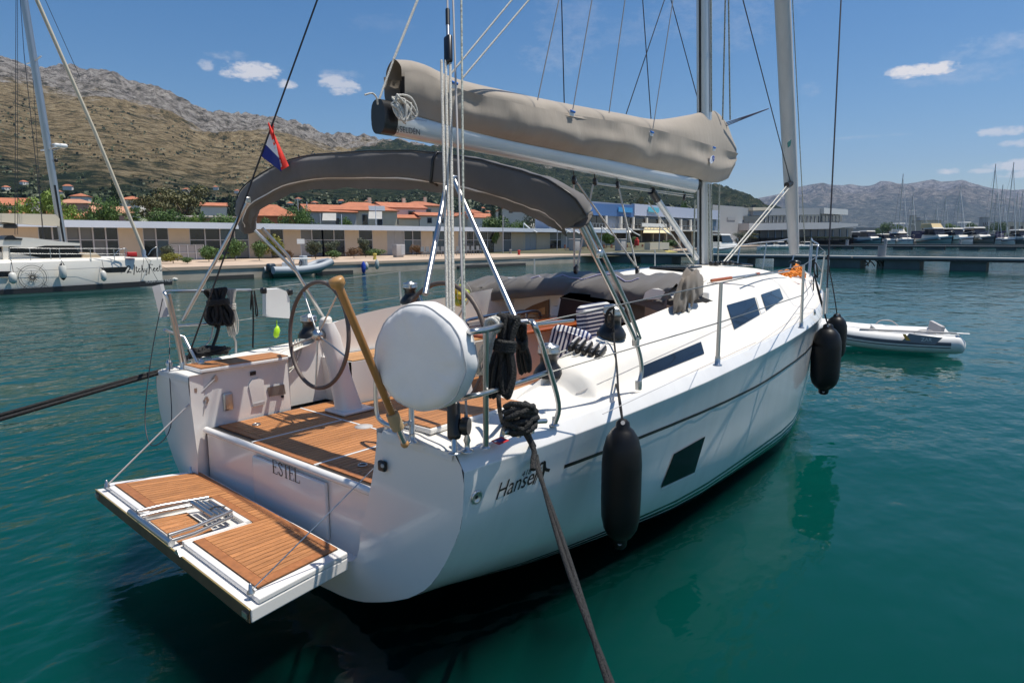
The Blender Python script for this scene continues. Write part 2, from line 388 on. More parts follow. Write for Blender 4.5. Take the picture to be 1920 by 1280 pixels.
# ================================================================== the sailing yacht
YA = thing('sailing_yacht', (0, 0, 0), 'large white sailing yacht moored in the foreground with open stern and lowered teak platform', 'sailing yacht')
SX = [0, .65, 1.55, 2.66, 4, 5, 5.86, 6.7, 7.55, 8.93, 10.2, 11.0, 11.58, 11.98]
SY = [1.84, 1.94, 2.02, 2.07, 2.06, 2.01, 1.93, 1.79, 1.60, 1.19, .75, .45, .22, .03]
def sheer(x): return interp(SX, SY, x)
def zg(x): return 1.22+.04*x
HX = [0, 1.2, 3, 5, 7, 9, 10.5, 11.5, 11.98]
def hullsec(x):
    ys = sheer(x); f = lambda t: interp(HX, t, x)
    return [(max(ys-.075, .004), zg(x)+.012), (max(ys-.055, .004), zg(x)+.012), (ys, zg(x)-.075), (f([1.835, 1.965, 2.045, 1.985, 1.68, 1.12, .58, .19, .022]), zg(x)-.22),
      (f([1.78, 1.905, 1.985, 1.945, 1.63, 1.08, .55, .18, .02]), .76), (f([1.50, 1.765, 1.93, 1.895, 1.55, .98, .46, .14, .016]), f([.36]+[.38]*8)),
      (f([.95, 1.40, 1.77, 1.80, 1.46, .89, .40, .11, .012]), f([.10, .05, .05, .05, .05, .05, .05, .05, .05])),
      (f([.50, .92, 1.22, 1.3, 1.03, .6, .25, .06, .008]), f([.05, -.10, -.2, -.25, -.25, -.25, -.25, -.2, -.2])),
      (f([.2, .4, .55, .6, .5, .28, .1, .03, .004]), f([.035, -.17, -.38, -.46, -.45, -.38, -.33, -.28, -.22])), (0, f([.03, -.2, -.42, -.52, -.5, -.42, -.36, -.3, -.25]))]
def hullline(x):
    c = hullsec(x); P = [Vector((0, y, z)) for y, z in c]
    return P[:3]+[q for q in catmull(P[2:], 4)][1:]
hxs = [0, .05, .15, .3, .6, .9, 1.2, 1.6, 2, 2.5, 3, 3.5, 4, 4.5, 5, 5.5, 6, 6.5, 7, 7.5, 8, 8.5, 9, 9.5, 10, 10.4, 10.8, 11.2, 11.5, 11.75, 11.9, 11.98]
mh = MB(); mside = MB()
for sg in (-1, 1):
    rows = [[Vector((x, sg*p.y, p.z)) for p in hullline(x)] for x in hxs]
    mh.grid([fillet(r[:3]+[r[2].lerp(r[3], .3)], [0, .01, .008, 0], 3) for r in rows], True, flip=sg > 0)
    mh.grid([[r[2].lerp(r[3], .3)]+r[3:] for r in rows], True, flip=sg > 0)
    if sg < 0: mside.grid(rows)
HB = mside.bvh()
hullm = mat('hull_gelcoat', (.79, .775, .75), .17, var=.05, vs=1.6, vstretch=(3, 1, .35), coat=.4, bump=.03, bs=3)
# boot stripes: flat painted bands that follow the waterline
t = hullm.node_tree; p = t.nodes['Principled BSDF']; l = t.links.new
tcn = t.nodes.new('ShaderNodeTexCoord'); sp = t.nodes.new('ShaderNodeSeparateXYZ'); l(tcn.outputs['Object'], sp.inputs[0])
ma = t.nodes.new('ShaderNodeMath'); ma.operation = 'MULTIPLY_ADD'; l(sp.outputs[0], ma.inputs[0]); ma.inputs[1].default_value = -.012; l(sp.outputs[2], ma.inputs[2])
cr = t.nodes.new('ShaderNodeValToRGB'); cr.color_ramp.interpolation = 'CONSTANT'; l(ma.outputs[0], cr.inputs[0])
e = cr.color_ramp.elements; e[0].position = 0; e[0].color = (0, 0, 0, 1); e[1].position = .105; e[1].color = (1, 1, 1, 1)
for pos, v in ((.119, 0), (.155, 1), (.173, 0), (.203, 1)):
    q = e.new(pos); q.color = (v, v, v, 1)
mxr = t.nodes.new('ShaderNodeMix'); mxr.data_type = 'RGBA'; l(cr.outputs[0], mxr.inputs[0]); mxr.inputs[6].default_value = (.014, .017, .022, 1)
old = p.inputs['Base Color'].links[0].from_socket; l(old, mxr.inputs[7]); l(mxr.outputs[2], p.inputs['Base Color'])
hull = mh.build('hull', hullm, YA)
# transom wings and lower transom
tr = MB()
for sg, inn in ((-1, [(1.15, 1.232), (1.09, .95), (.97, .6), (.86, .34), (.4, .31), (0, .3)]), (1, [(1.24, 1.232), (1.2, .95), (1.16, .6), (1.12, .36), (.5, .31), (0, .3)])):
    out = [(sheer(0)-.07, 1.232), (1.8, 1.215), (1.835, 1.14)]+[(q.y, q.z) for q in hullline(0)[3:]]
    A = catmull([Vector((0, sg*a, b)) for a, b in inn], 8)
    Bq = [Vector((0, sg*a, b)) for a, b in out]
    def resamp(P, n):
        d = [0]
        for i in range(1, len(P)): d.append(d[-1]+(P[i]-P[i-1]).length)
        o = []
        for k in range(n):
            s = d[-1]*k/(n-1); i = 0
            while i < len(d)-2 and d[i+1] < s: i += 1
            o.append(P[i].lerp(P[i+1], (s-d[i])/max(1e-6, d[i+1]-d[i])))
        return o
    A = resamp(A, 30); Bq = resamp(Bq, 30)
    bulge = lambda a, b, t: a.lerp(b, t)+Vector((-.012*math.sin(math.pi*t), 0, 0))
    tr.grid([[bulge(a, b, t/5) for a, b in zip(A, Bq)] for t in range(6)], True, flip=sg < 0)
tr.build('transom', GEL, YA)

# ---------------- deck, coamings and coachroof
DX = [0, .5, .92, 1.0, 1.26, 1.37, 1.6, 2.2, 3.0, 4.0, 4.6, 5.5, 6.5, 7.5, 8.5, 9.1, 9.6, 10.2, 10.8, 11.4, 11.9]
DK = {  # outer foot y, shoulder y/z, inner edge y/z, centre z
 'yf': [1.66, 1.68, 1.68, 1.66, 1.63, 1.80, 1.81, 1.80, 1.76, 1.69, 1.64, 1.57, 1.44, 1.24, .96, .74, .56, .42, .32, .18, .02],
 'ysh': [1.45, 1.5, 1.52, 1.53, 1.53, 1.66, 1.68, 1.67, 1.61, 1.51, 1.43, 1.35, 1.21, 1.02, .76, .56, .40, .3, .2, .1, .01],
 'zsh': [1.25, 1.262, 1.275, 1.30, 1.335, 1.43, 1.47, 1.51, 1.54, 1.61, 1.66, 1.715, 1.75, 1.755, 1.74, 1.72, 1.67, 1.66, 1.68, 1.70, 1.712],
 'yin': [1.20, 1.22, 1.24, 1.30, 1.36, 1.39, 1.40, 1.38, 1.32, 1.24, 1.10, 1.0, .9, .74, .5, .32, .2, .15, .1, .05, .005],
 'zin': [1.25, 1.262, 1.275, 1.31, 1.36, 1.45, 1.54, 1.62, 1.68, 1.76, 1.80, 1.86, 1.88, 1.87, 1.83, 1.79, 1.69, 1.67, 1.685, 1.702, 1.713],
 'zc': [1.25]*10+[1.92, 1.97, 1.98, 1.95, 1.89, 1.83, 1.70, 1.675, 1.69, 1.705, 1.714]}
dk = lambda k, x: interp(DX, DK[k], x)
def decksec(x, roof):
    zd = zg(x)+.008
    P = [(max(sheer(x)-.072, .003), zd+.004), (max(sheer(x)-.12, .003), zd-.012), (dk('yf', x)+.03*min(1, dk('yf', x)), zd-.008), (dk('yf', x)-.015*min(1, dk('yf', x)), max(zd+.01, zd+.1*(dk('zsh', x)-zd))), (dk('ysh', x)+.03*min(1, dk('ysh', x)), dk('zsh', x)-.035*min(1, max(0, dk('zsh', x)-zd)*4)), (dk('ysh', x)-.02*min(1, dk('ysh', x)), dk('zsh', x)+.006), (dk('yin', x), dk('zin', x))]
    if roof: P += [(dk('yin', x)*.5, dk('zin', x)*.25+dk('zc', x)*.75), (0, dk('zc', x))]
    return [(min(y, max(.003, sheer(x)-.072)), z) for y, z in P]
dxa = [0, .25, .5, .75, .88, .94, 1.0, 1.1, 1.2, 1.26, 1.285, 1.31, 1.34, 1.37, 1.4, 1.5, 1.6, 1.9, 2.2, 2.6, 3.0, 3.4, 3.8, 4.15]
dxb = [4.15, 4.4, 4.7, 5, 5.5, 6, 6.5, 7, 7.5, 8, 8.5, 8.8, 9.1, 9.35, 9.6, 9.9, 10.2, 10.5, 10.8, 11.1, 11.4, 11.65, 11.85, 11.95]
md = MB(); ms = MB()
for sg in (-1, 1):
    for xs, roof in ((dxa, False), (dxb, True)):
        rows = []
        for x in xs:
            c = [Vector((x, sg*y, z)) for y, z in decksec(x, roof)]
            rows.append(fillet(c, [0, .012, .05, .05, .05, .05, .03, .2, 0][:len(c)], 4))
        md.grid(rows, True, flip=sg < 0)
        if sg < 0: ms.grid(rows)
for sg in (-1, 1):   # close the after ends of the quarter decks
    c = fillet([Vector((0, sg*y, z)) for y, z in decksec(0, False)], [0, .012, .05, .05, .05, .05, .03], 4)
    md.grid([[p, p+Vector((-.010, 0, -.012)), Vector((-.012, p.y, 1.19))] for p in c], True, flip=sg > 0)
deck = md.build('deck', GELD, YA)
DB = ms.bvh()
def dpt(x, y, off=0.):
    p, n = hit(DB, x, y, off)
    return (p, n) if p is not None else (BZ(x, y, 1.52), Vector((0, 0, 1)))

# ---------------- cockpit well
ck = MB()
ZS = .79
port = [(.0, 1.24), (.92, 1.27), (.94, 1.50), (1.40, 1.52)]
def wall(a, b, z0, z1a, z1b, lean=0., n=None):
    a0 = Vector((a[0], a[1], z0)); b0 = Vector((b[0], b[1], z0)); ck.add([a0, b0, Vector((b[0], b[1]+lean, z1b)), Vector((a[0], a[1]+lean, z1a))], [(0, 1, 2, 3)])
for sg in (1, -1):
    yq = 1.24 if sg > 0 else 1.17
    wall((.0, sg*yq-.03*sg), (.12, sg*yq-.01*sg), .30, 1.25, 1.253, .0)
    wall((.12, sg*yq-.01*sg), (.92, sg*1.25), ZS-.02, 1.253, 1.275, sg*.01)
    wall((.92, sg*1.25), (.94, sg*1.50), ZS-.02, 1.275, 1.275)
    wall((.94, sg*1.42), (1.42, sg*1.42), ZS-.02, 1.30, 1.46)
    # bench block, seat and backrest
    ck.add([(1.42, sg*1.46, ZS-.02), (1.42, sg*.98, ZS-.02), (1.38, sg*.98, 1.20), (1.38, sg*1.46, 1.20)], [(0, 1, 2, 3)])
    ck.add([(1.42, sg*.98, ZS-.02), (4.15, sg*.92, ZS-.02), (4.15, sg*.88, 1.20), (1.38, sg*.94, 1.20)], [(0, 1, 2, 3)])
    ck.add([(1.38, sg*.94, 1.20), (4.15, sg*.88, 1.20), (4.15, sg*1.30, 1.20), (1.38, sg*1.42, 1.20)], [(0, 1, 2, 3)])
    rows = [[(x, sg*(dk('yin', x)+.02-(.0)), 1.20), (x, sg*dk('yin', x), dk('zin', x))] for x in dxa if x >= 1.4]
    rows = [[Vector(a) for a in r] for r in rows]; ck.grid(rows, False)
# recessed lower transom and lip
ck.add([(.11, -1.14, .3), (.11, 1.2, .3), (.11, 1.2, .795), (.11, -1.14, .795)], [(0, 1, 2, 3)])
ck.add([(.0, -1.0, .30), (.0, 1.18, .30), (.12, 1.2, .30), (.12, -1.1, .30)], [(0, 1, 2, 3)])
cockpit = ck.build('cockpit_liner', GEL, YA)
MB().tube([(.105, -1.12, .785), (.105, 1.2, .785)], .028, 10).build('transom_lip', GEL, YA)
# raised frame pressed into the transom and the name panel
nb = MB().rbox(((.092), -.02, .535), (.03, .93, .40), .014).build('name_panel', GEL, YA)
tl = BX(513, 879, .072); tr_ = BX(549, 899, .072); bl = BX(514, 862, .072)
Z1 = BX(514, 884, .072)
estel = [  # serif capitals as strokes
 [[.13, (0, 0), (0, 1)], [.05, (-.13, 0), (.5, 0)], [.05, (-.13, 1), (.48, 1)], [.05, (0, .52), (.34, .52)], [.05, (.5, 0), (.52, .2)], [.05, (.48, 1), (.5, .82)], [.05, (.34, .42), (.34, .62)]],
 [[.06, (.5, .78), (.48, .97)], [.09, (.47, .8), (.36, .97), (.16, .95), (.06, .76), (.2, .58), (.4, .42), (.5, .22), (.36, .03), (.14, .03), (.02, .25)], [.06, (.02, .05), (.0, .26)]],
 [[.13, (.3, 0), (.3, 1)], [.05, (.14, 0), (.46, 0)], [.05, (-.03, 1), (.63, 1)], [.05, (-.03, 1), (-.05, .78)], [.05, (.63, 1), (.65, .78)]],
 None,
 [[.13, (0, 0), (0, 1)], [.05, (-.13, 0), (.5, 0)], [.05, (-.13, 1), (.14, 1)], [.05, (.5, 0), (.54, .24)]]]
estel[3] = estel[0]
mbt = MB()
adv = [0, .70, 1.36, 2.16, 2.88]
w_ = (BX(513, 885, .072)-BX(549, 900, .072)).length
Hh = .098
for g, a in zip(estel, adv): strokes(mbt, g, Vector((.0755, BX(513, 884, .0755).y-a*Hh, BX(513, 886, .0755).z)), (0, -1, 0), (0, 0, 1), Hh, .0005)
mbt.build('name_lettering', INK, YA)

# teak sole: one object per plank
sole = MB().span((.12, -1.17, ZS-.03), (4.15, 1.26, ZS-.006)).build('cockpit_sole', CAULK, YA)
def plank(parent, q, th=.008, m=TEAK):   # q: four corners, counter-clockwise
    q = [Vector(a) for a in q]; mb = MB(); mb.hexa([a for a in q]+[a+Vector((0, 0, th)) for a in q]); return mb.build('plank', m, parent)
pw = .0535
def run(x0, x1, y0, y1, z, parent, lat=None):
    n = max(1, round((y1-y0)/pw)); w = (y1-y0)/n
    for i in range(n): plank(parent, [(x0, y0+i*w+.0032, z), (x1, y0+i*w+.0032, z), (x1, y0+(i+1)*w-.0032, z), (x0, y0+(i+1)*w-.0032, z)])
zt = ZS-.006
for (y0, y1, xa) in ((-1.15, -.26, .19), (-.235, .565, .16), (.59, 1.22, .22)):
    run(xa+.06, .985, y0, y1, zt, sole)
    plank(sole, [(xa, y0, zt), (xa+.055, y0, zt), (xa+.055, y1, zt), (xa, y1, zt)], m=TEAKB)
run(1.015, 1.40, -1.15, 1.22, zt, sole)
run(1.402, 4.12, -.93, .93, zt, sole)
gr = MB()
for y in (-.2475, .5775): gr.span((.16, y-.009, zt), (1.0, y+.009, zt+.009))
gr.span((.99, -1.15, zt), (1.008, 1.22, zt+.009))
gr.build('panel_seam', WHITEP, sole)
# stern quarter seats in teak
for sg in (-1, 1):
    b = MB().span((.09, min(sg*1.2, sg*1.5), 1.258), (.90, max(sg*1.2, sg*1.5), 1.292)).build('quarter_seat', GEL, YA, bevel=.01)
    for i in range(6):
        ya, yb = 1.205+i*.048, 1.205+i*.048+.045
        plank(b, [(.10, min(sg*ya, sg*yb), 1.292), (.89, min(sg*ya, sg*yb), 1.292), (.89, max(sg*ya, sg*yb), 1.292), (.10, max(sg*ya, sg*yb), 1.292)])
    for k in (0, 1):
        bt = MB().span((1.40, min(sg*.95, sg*1.34), 1.2), (4.1, max(sg*.95, sg*1.34), 1.203)).build('seat_base', CAULK, YA) if k == 0 else bt
    for i in range(7):
        ya, yb = .955+i*.055, .955+i*.055+.052
        plank(bt, [(1.405, min(sg*ya, sg*yb), 1.203), (4.09, min(sg*ya, sg*yb), 1.203), (4.09, max(sg*ya, sg*yb), 1.203), (1.405, max(sg*ya, sg*yb), 1.203)], m=TAN)
# fittings on the port quarter wall (facing starboard)
def onwall(x, y, yy=1.238): return BY(x, y, yy)
c = onwall(427, 752); q = MB().rbox(c+Vector((0, -.005, 0)), (.085, .03, .155), .03); q.build('shower_hatch', STEEL, YA)
c = onwall(480, 735); q = MB()
q.prism([onwall(*p, 1.24) for p in ((466, 722), (472, 712), (484, 708), (494, 712), (496, 752), (474, 762))], (0, -.006, 0)); q.build('locker_lid', GEL, YA, bevel=.004)
MB().prism([onwall(*p, 1.245) for p in ((472, 762), (474, 756), (494, 751), (494, 757))], (0, -.02, 0)).build('lid_pull', GREYP, YA)
MB().prism([onwall(*p, 1.245) for p in ((501, 726), (532, 720), (535, 738), (504, 743))], (0, -.008, 0)).build('drain_grille', mat('grille_steel', (.30, .28, .26), .4, .8), YA)
MB().prism([onwall(*p, 1.245) for p in ((469, 697), (479, 695), (479, 702), (469, 704))], (0, -.008, 0)).build('power_socket', BLK, YA)
MB().prism([onwall(*p, 1.23) for p in ((360, 728), (368, 727), (368, 735), (360, 736))], (0, -.014, 0)).build('deck_light', STEEL, YA)
MB().lathe([(.012, 0), (.012, .012), (.004, .014)], onwall(529, 743, 1.24), (0, -1, 0)).build('drain_plug', BLK, YA)
for (x, y) in ((403, 708), (386, 748)):
    MB().prism([onwall(x+a, y+b, 1.235) for a, b in ((-6, 2), (1, -6), (5, 1), (2, 8))], (0, -.012, 0)).build('platform_pad_eye', STEEL, YA)
# stern lights, vents
p_ = BX(720, 872, -.012); MB().rbox(p_+Vector((-.012, 0, 0)), (.03, .062, .062), .012).build('stern_light', BLK, YA)
p_ = BX(720, 872, -.03); MB().rbox(p_+Vector((-.012, 0, 0)), (.012, .022, .02), .005).build('light_lens', GREYP, YA)
hp, hn = hit(HB, 893, 931, .0)
pv = MB().lathe([(.038, 0), (.038, .008), (.028, .012), (.024, .004), (.0, .004)], hp, hn, 20); pv.build('engine_vent', STEEL, YA)
MB().lathe([(.024, .0), (.0, .007)], hp, hn, 14).build('vent_core', BLK, YA)

# ---------------- swim platform
A, B, C, D = BZ(180, 908, .49), BZ(470, 1130, .49), BZ(652, 1035, .425), BZ(372, 881, .425)
def pf(u, v, dz=0.): return (A.lerp(B, u)).lerp(D.lerp(C, u), v)+Vector((0, 0, dz))
def slab(mb, u0, u1, v0, v1, z0, z1): mb.hexa([pf(u0, v0, z0), pf(u1, v0, z0), pf(u1, v1, z0), pf(u0, v1, z0)]+[pf(u0, v0, z1), pf(u1, v0, z1), pf(u1, v1, z1), pf(u0, v1, z1)])
pm = MB()
NU0, NU1, NV = .355, .60, .66
slab(pm, 0, NU0, 0.07, 1, -.035, 0); slab(pm, NU1, 1, .07, 1, -.035, 0); slab(pm, NU0, NU1, NV, 1, -.035, 0)
slab(pm, 0, 1, 0, 1, -.115, -.036)
PLT = pm.build('swim_platform', GEL, YA, bevel=.008)
pe = MB(); slab(pe, 0.004, .996, -.012, -.001, -.113, -.04); pe.build('platform_edge', mat('shaded_edge', (.10, .068, .035), .5, var=.35, vs=5), PLT)  # shadow side of the aft face put into the colour as dark brown
pe = MB(); slab(pe, .0, 1, -.014, -.0005, -.04, -.034); pe.build('edge_trim', mat('brass_trim', (.55, .40, .16), .35, .6), PLT)
tb = MB(); slab(tb, .035, NU0-.02, .13, .97, .0005, .003); slab(tb, NU1+.02, .965, .13, .97, .0005, .003); slab(tb, NU0-.02, NU1+.02, NV+.05, .97, .0005, .003); tb.build('teak_bed', CAULK, PLT)
def pplank(u0, u1, v0, v1, m=TEAK):
    mb = MB(); slab(mb, u0, u1, v0, v1, .003, .010); mb.build('plank', m, PLT)
bu = .028
for (u0, u1, v0, v1) in ((.038, NU0-.024, .135, .965), (NU1+.024, .962, .135, .965)):
    pplank(u0, u1, v0, v0+.09, TEAKB)
pplank(.038, .962, .895, .965, TEAKB)
pplank(NU0-.022, NU1+.022, NV+.052, NV+.125, TEAKB)
pplank(.962-bu, .962, .228, .892, TEAKB)
def band(ua, ub, va, vb):
    n = max(1, round((ub-ua)/.0213)); d_ = (ub-ua)/n
    for i in range(n): pplank(ua+i*d_+.0013, ua+(i+1)*d_-.0013, va, vb)
band(.038, NU0-.023, .228, .892); band(NU0-.021, NU1+.021, NV+.128, .892); band(NU1+.023, .962-bu, .228, .892)
rw = MB(); slab(rw, NU0-.012, NU0, 0.07, NV+.05, -.036, .006); slab(rw, NU1, NU1+.012, .07, NV+.05, -.036, .006); slab(rw, NU0-.012, NU1+.012, NV, NV+.05, -.036, .006); rw.build('ladder_recess', GEL, PLT)
for i in range(7):
    a = NU0+.02+i*.03; mb = MB(); slab(mb, a, a+.028, .08, NV-.25, -.034, -.028); mb.build('plank', TEAK, PLT)
# folding bathing ladder
LAD = thing('bathing_ladder', pf(.48, .2, -.03), 'folded stainless bathing ladder lying in the recess of the teak platform', 'ladder')
for uu in (NU0+.015, NU1-.015):
    for dz in (.015, .055): MB().tube([pf(uu, -.02, dz-.005), pf(uu, .2, dz), pf(uu+(.03 if uu < .48 else -.03), NV-.06, dz+.01)], .013).build('side_rail', STEEL, LAD)
for k in range(4): MB().tube([pf(NU0+.05, NV-.06-k*.055, .035+.008*k), pf(NU1-.05, NV-.06-k*.055, .035+.008*k)], .017, 8).build('rung', STEEL, LAD)
MB().tube([pf(NU0-.03, -.03, .018), pf(NU1+.01, -.03, .018)], .021, 10).build('hinge_bar', STEEL, LAD)
MB().tube([pf(.50, NV-.04, .06), pf(.50, NV-.14, .075), pf(.50, NV-.25, .06), pf(.50, NV-.14, .015)], .006, 6, closed=True).build('lashing', BLK, LAD)
MB().prism([pf(NU1+.02, -.03, -.03), pf(NU1+.055, -.03, -.03), pf(NU1+.04, -.03, .01)], (.02, 0, 0)).build('hinge_plate', STEEL, LAD)
for uu in (.012, .972): MB().hexa([pf(uu, -.03, -.09), pf(uu+.02, -.03, -.09), pf(uu+.02, -.012, -.09), pf(uu, -.012, -.09), pf(uu, -.03, -.06), pf(uu+.02, -.03, -.06), pf(uu+.02, -.012, -.06), pf(uu, -.012, -.06)]).build('hinge_fitting', STEEL, PLT)
# platform stays
def wire(name, a, b, r, m, parent=None, sag=0., n=1):
    a, b = Vector(a), Vector(b); pts = [a.lerp(b, i/max(1, n))+Vector((0, 0, -4*sag*(i/max(1, n))*(1-i/max(1, n)))) for i in range(n+1)]
    return MB().tube(pts, r, 6).build(name, m, parent)
wire('platform_stay', onwall(403, 710, 1.22), pf(.04, .06, .01), .0065, GREYP, YA)
wire('platform_stay', onwall(386, 750, 1.22), pf(.02, .9, .01), .007, GREYP, YA)
wire('platform_stay', BX(700, 878, .05), pf(.965, .07, .012), .004, STEEL, YA)
for (uu, vv) in ((.04, .06), (.965, .07), (.02, .9)): MB().lathe([(.022, 0), (.022, .006), (.012, .02), (.009, .05), (0, .055)], pf(uu, vv, 0), (0, 0, 1), 10).build('stay_eye', STEEL, YA)

# ---------------- steering
def wheel(c, rad, label=None):
    ax = Vector((-1, .04, .10)).normalized(); u = Vector((0, 1, 0)); u = (u-ax*u.dot(ax)).normalized(); w = ax.cross(u)
    ring = [c+(u*math.cos(2*math.pi*k/48)+w*math.sin(2*math.pi*k/48))*rad for k in range(48)]
    ob = MB().tube(ring, .0175, 10, closed=True).build('steering_wheel', mat('brown_leather', (.115, .085, .070), .5, bump=.2, bs=150), YA)
    for k in range(5):
        a = math.pi/2+2*math.pi*k/5; MB().tube([c, c+(u*math.cos(a)+w*math.sin(a))*(rad-.01)], .0075, 8).build('spoke', STEEL, ob)
    MB().lathe([(.0, -.06), (.045, -.05), (.05, .02), (.035, .04), (0, .045)], c, ax, 16).build('wheel_hub', STEEL, ob)
WP = BX(596, 628, .92); WS = BX(826, 650, .92)
wheel(WP, .455); wheel(WS, .455)
for (c, sg) in ((WP, 1), (WS, -1)):
    secs = []
    for (t, hx, hy) in ((0, .14, .13), (.05, .11, .105), (.5, .075, .085), (.85, .075, .09), (1, .05, .07)):
        z = ZS+(c.z+.10-ZS)*t; x = 1.22-(1.22-c.x-.09)*t; y = c.y
        secs.append([Vector((x+hx*math.copysign(abs(math.cos(a))**.6, math.cos(a)), y+hy*math.copysign(abs(math.sin(a))**.6, math.sin(a)), z)) for a in [2*math.pi*k/20 for k in range(20)]])
    m_ = MB().grid(secs, True, closev=True); m_.poly(secs[-1])
    ped = m_.build('steering_pedestal', GEL, YA)
    MB().lathe([(.052, 0), (.052, .03), (.04, .045), (0, .05)], (c.x+.09, c.y, c.z+.10), (-.2, 0, 1), 16).build('compass', GELD, ped)
    MB().rbox((1.22, c.y, ZS+.02), (.34, .30, .03), .014).build('pedestal_foot', GEL, ped)
pc = BY(582, 695, 1.40); MB().lathe([(.085, 0), (.085, .008), (.07, .012), (0, .012)], (1.40, 1.2, 1.03), (-1, 0, 0), 22).build('inspection_cover', GEL, YA)
p_ = BZ(682, 800, ZS); MB().lathe([(.075, 0), (.075, .006), (0, .008)], p_+Vector((0, 0, .0)), (0, 0, 1), 24).build('deck_plate', GREYP, YA)
for (x, y) in ((481, 795), (680, 871)): MB().tube([BZ(x, y, ZS+.008)+Vector((.03*math.cos(a), .03*math.sin(a), 0)) for a in [2*math.pi*k/16 for k in range(16)]], .006, 6, closed=True).build('lift_ring', STEEL, YA)
# cockpit table with folded leaves and rail
tb = MB().rbox((2.95, .08, 1.455), (1.75, .62, .035), .02); tb.rbox((2.95, .52, 1.462), (1.7, .24, .03), .014); TABLE = tb.build('cockpit_table', VARN, YA)
MB().rbox((3.0, .08, 1.10), (1.2, .22, .68), .05).build('table_pedestal', GEL, TABLE)
MB().tube(catmull([(2.5, .18, 1.475), (2.52, .2, 1.54), (2.9, .34, 1.545), (3.5, .40, 1.545), (3.62, .42, 1.475)], 5), .016, 8).build('table_rail', STEEL, TABLE)
MB().tube(catmull([(2.5, .5, 1.475), (2.52, .5, 1.53), (3.5, .62, 1.53), (3.62, .62, 1.475)], 5), .016, 8).build('table_rail', STEEL, TABLE)
# companionway bulkhead
MB().span((4.12, .42, .78), (4.16, 1.34, 1.86)).build('bulkhead', GEL, YA, bevel=.01)
MB().span((4.12, -1.34, .78), (4.16, -.62, 1.80)).build('bulkhead', GEL, YA, bevel=.01)
bw = [BX(x, y, 4.115) for x, y in ((1029, 690), (1030, 561), (1000, 572), (985, 580), (976, 592), (972, 612), (968, 690))]
MB().prism(bw, (-.012, 0, 0)).build('wooden_door', mat('door_edge_shading', (.20, .10, .045), .5), YA)  # brown shading round the door panel put in as a darker wood colour
bw = [BX(x, y, 4.10) for x, y in ((1022, 690), (1023, 575), (1000, 583), (988, 592), (980, 608), (975, 640), (972, 690))]
MB().prism(bw, (-.006, 0, 0)).build('door_panel', TAN, YA)
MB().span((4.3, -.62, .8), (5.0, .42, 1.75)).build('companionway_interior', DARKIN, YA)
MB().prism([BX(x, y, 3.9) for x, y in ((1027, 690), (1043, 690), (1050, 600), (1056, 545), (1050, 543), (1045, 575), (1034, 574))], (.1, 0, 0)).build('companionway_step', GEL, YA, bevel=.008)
MB().prism([BX(x, y, 3.6) for x, y in ((1030, 672), (1052, 558), (1150, 575), (1150, 640))], (.03, 0, 0)).build('hood_cavity_dark', DARKIN, YA)  # flat dark sheet for the shade in the cavity under the hood
MB().prism([BX(x, y, 3.75) for x, y in ((1050, 560), (1068, 551), (1180, 562), (1160, 574))], (.0, .0, .015)).build('sliding_hatch', mat('hatch_glass', (.02, .035, .06), .05, spec=1.0, coat=1.0), YA)

# ---------------- rigging
def winch(base, n, r, h):
    w = MB().lathe([(r*1.35, 0), (r*1.35, h*.12), (r*1.1, h*.26), (r*.78, h*.40), (r*.74, h*.62), (r*.95, h*.70), (r*.95, h*.73)], base, n, 22).build('winch', BLK, YA)
    MB().lathe([(r*.97, h*.73), (r*.99, h*.80), (r*.9, h*.84), (r*.97, h*.90), (r*.9, h*.95), (r*.4, h*.98), (r*.4, h*1.02), (0, h*1.02)], base, n, 22).build('self_tailer', STEEL, w)
    a = Vector(base)+Vector(n).normalized()*h*.8; MB().rbox(a+(CAM-a).normalized()*r*.9, (.03, .03, h*.22), .008).build('feeder_arm', STEEL, w)
up = Vector((0, 0, 1))
p_, n_ = dpt(1146, 630); winch(p_-up*.005, (n_*.4+up).normalized(), .085, .25)
winch((1.32, -1.40, 1.385), up, .08, .23)
winch((2.6, 1.47, 1.63), up, .085, .24); winch((1.28, 1.45, 1.40), up, .08, .22)
# rope clutches in their pocket on the starboard coaming
cp, cn = dpt(1062, 668)
pk = [dpt(x, y, .004)[0] for x, y in ((1075, 645), (1114, 659), (1085, 690), (1040, 690))]
q0 = Vector((1.62, -1.405, 1.545))
for k in range(5):
    q = q0+Vector((.02*k, -.046*k, -.012*k)); rot_ = Matrix.Rotation(R(12), 3, 'Z') @ Matrix.Rotation(R(-14), 3, 'Y')
    ob = MB().rbox(q+up*.03, (.17, .036, .05), .012, rot=rot_).build('rope_clutch', BLK, YA)
    MB().rbox(q+up*.064+Vector((.015, 0, 0)), (.12, .018, .010), .004, rot=rot_).build('clutch_handle', GREYP, ob)
    if k < 3: MB().tube(catmull([q+Vector((-.07, 0, .0)), q+Vector((-.14, .03, -.02)), q+Vector((-.2, .05+.02*k, -.06)), Vector((1.36+.02*k, -1.38, 1.42))], 4), .007, 6).build('control_line', WROPE, YA)
MB().prism([dpt(x, y, -.02)[0] for x, y in ((1074, 645), (1116, 660), (1100, 667), (1076, 655))], (0, 0, .026)).build('clutch_pocket', GREYP, YA)
# engine panel on the starboard quarter
q, n_ = dpt(989, 742, 0)
q = BY(989, 742, -1.26)
MB().rbox(q, (.14, .03, .13), .012, rot=Matrix.Rotation(R(-20), 3, 'X')).build('engine_panel', BLK, YA)
for a, b in ((-.03, .02), (.03, .03), (0, -.03)): MB().lathe([(.014, 0), (.014, .01), (0, .012)], q+Vector((a, -.016, b)), (0, -1, .3), 10).build('panel_button', GREYP, YA)
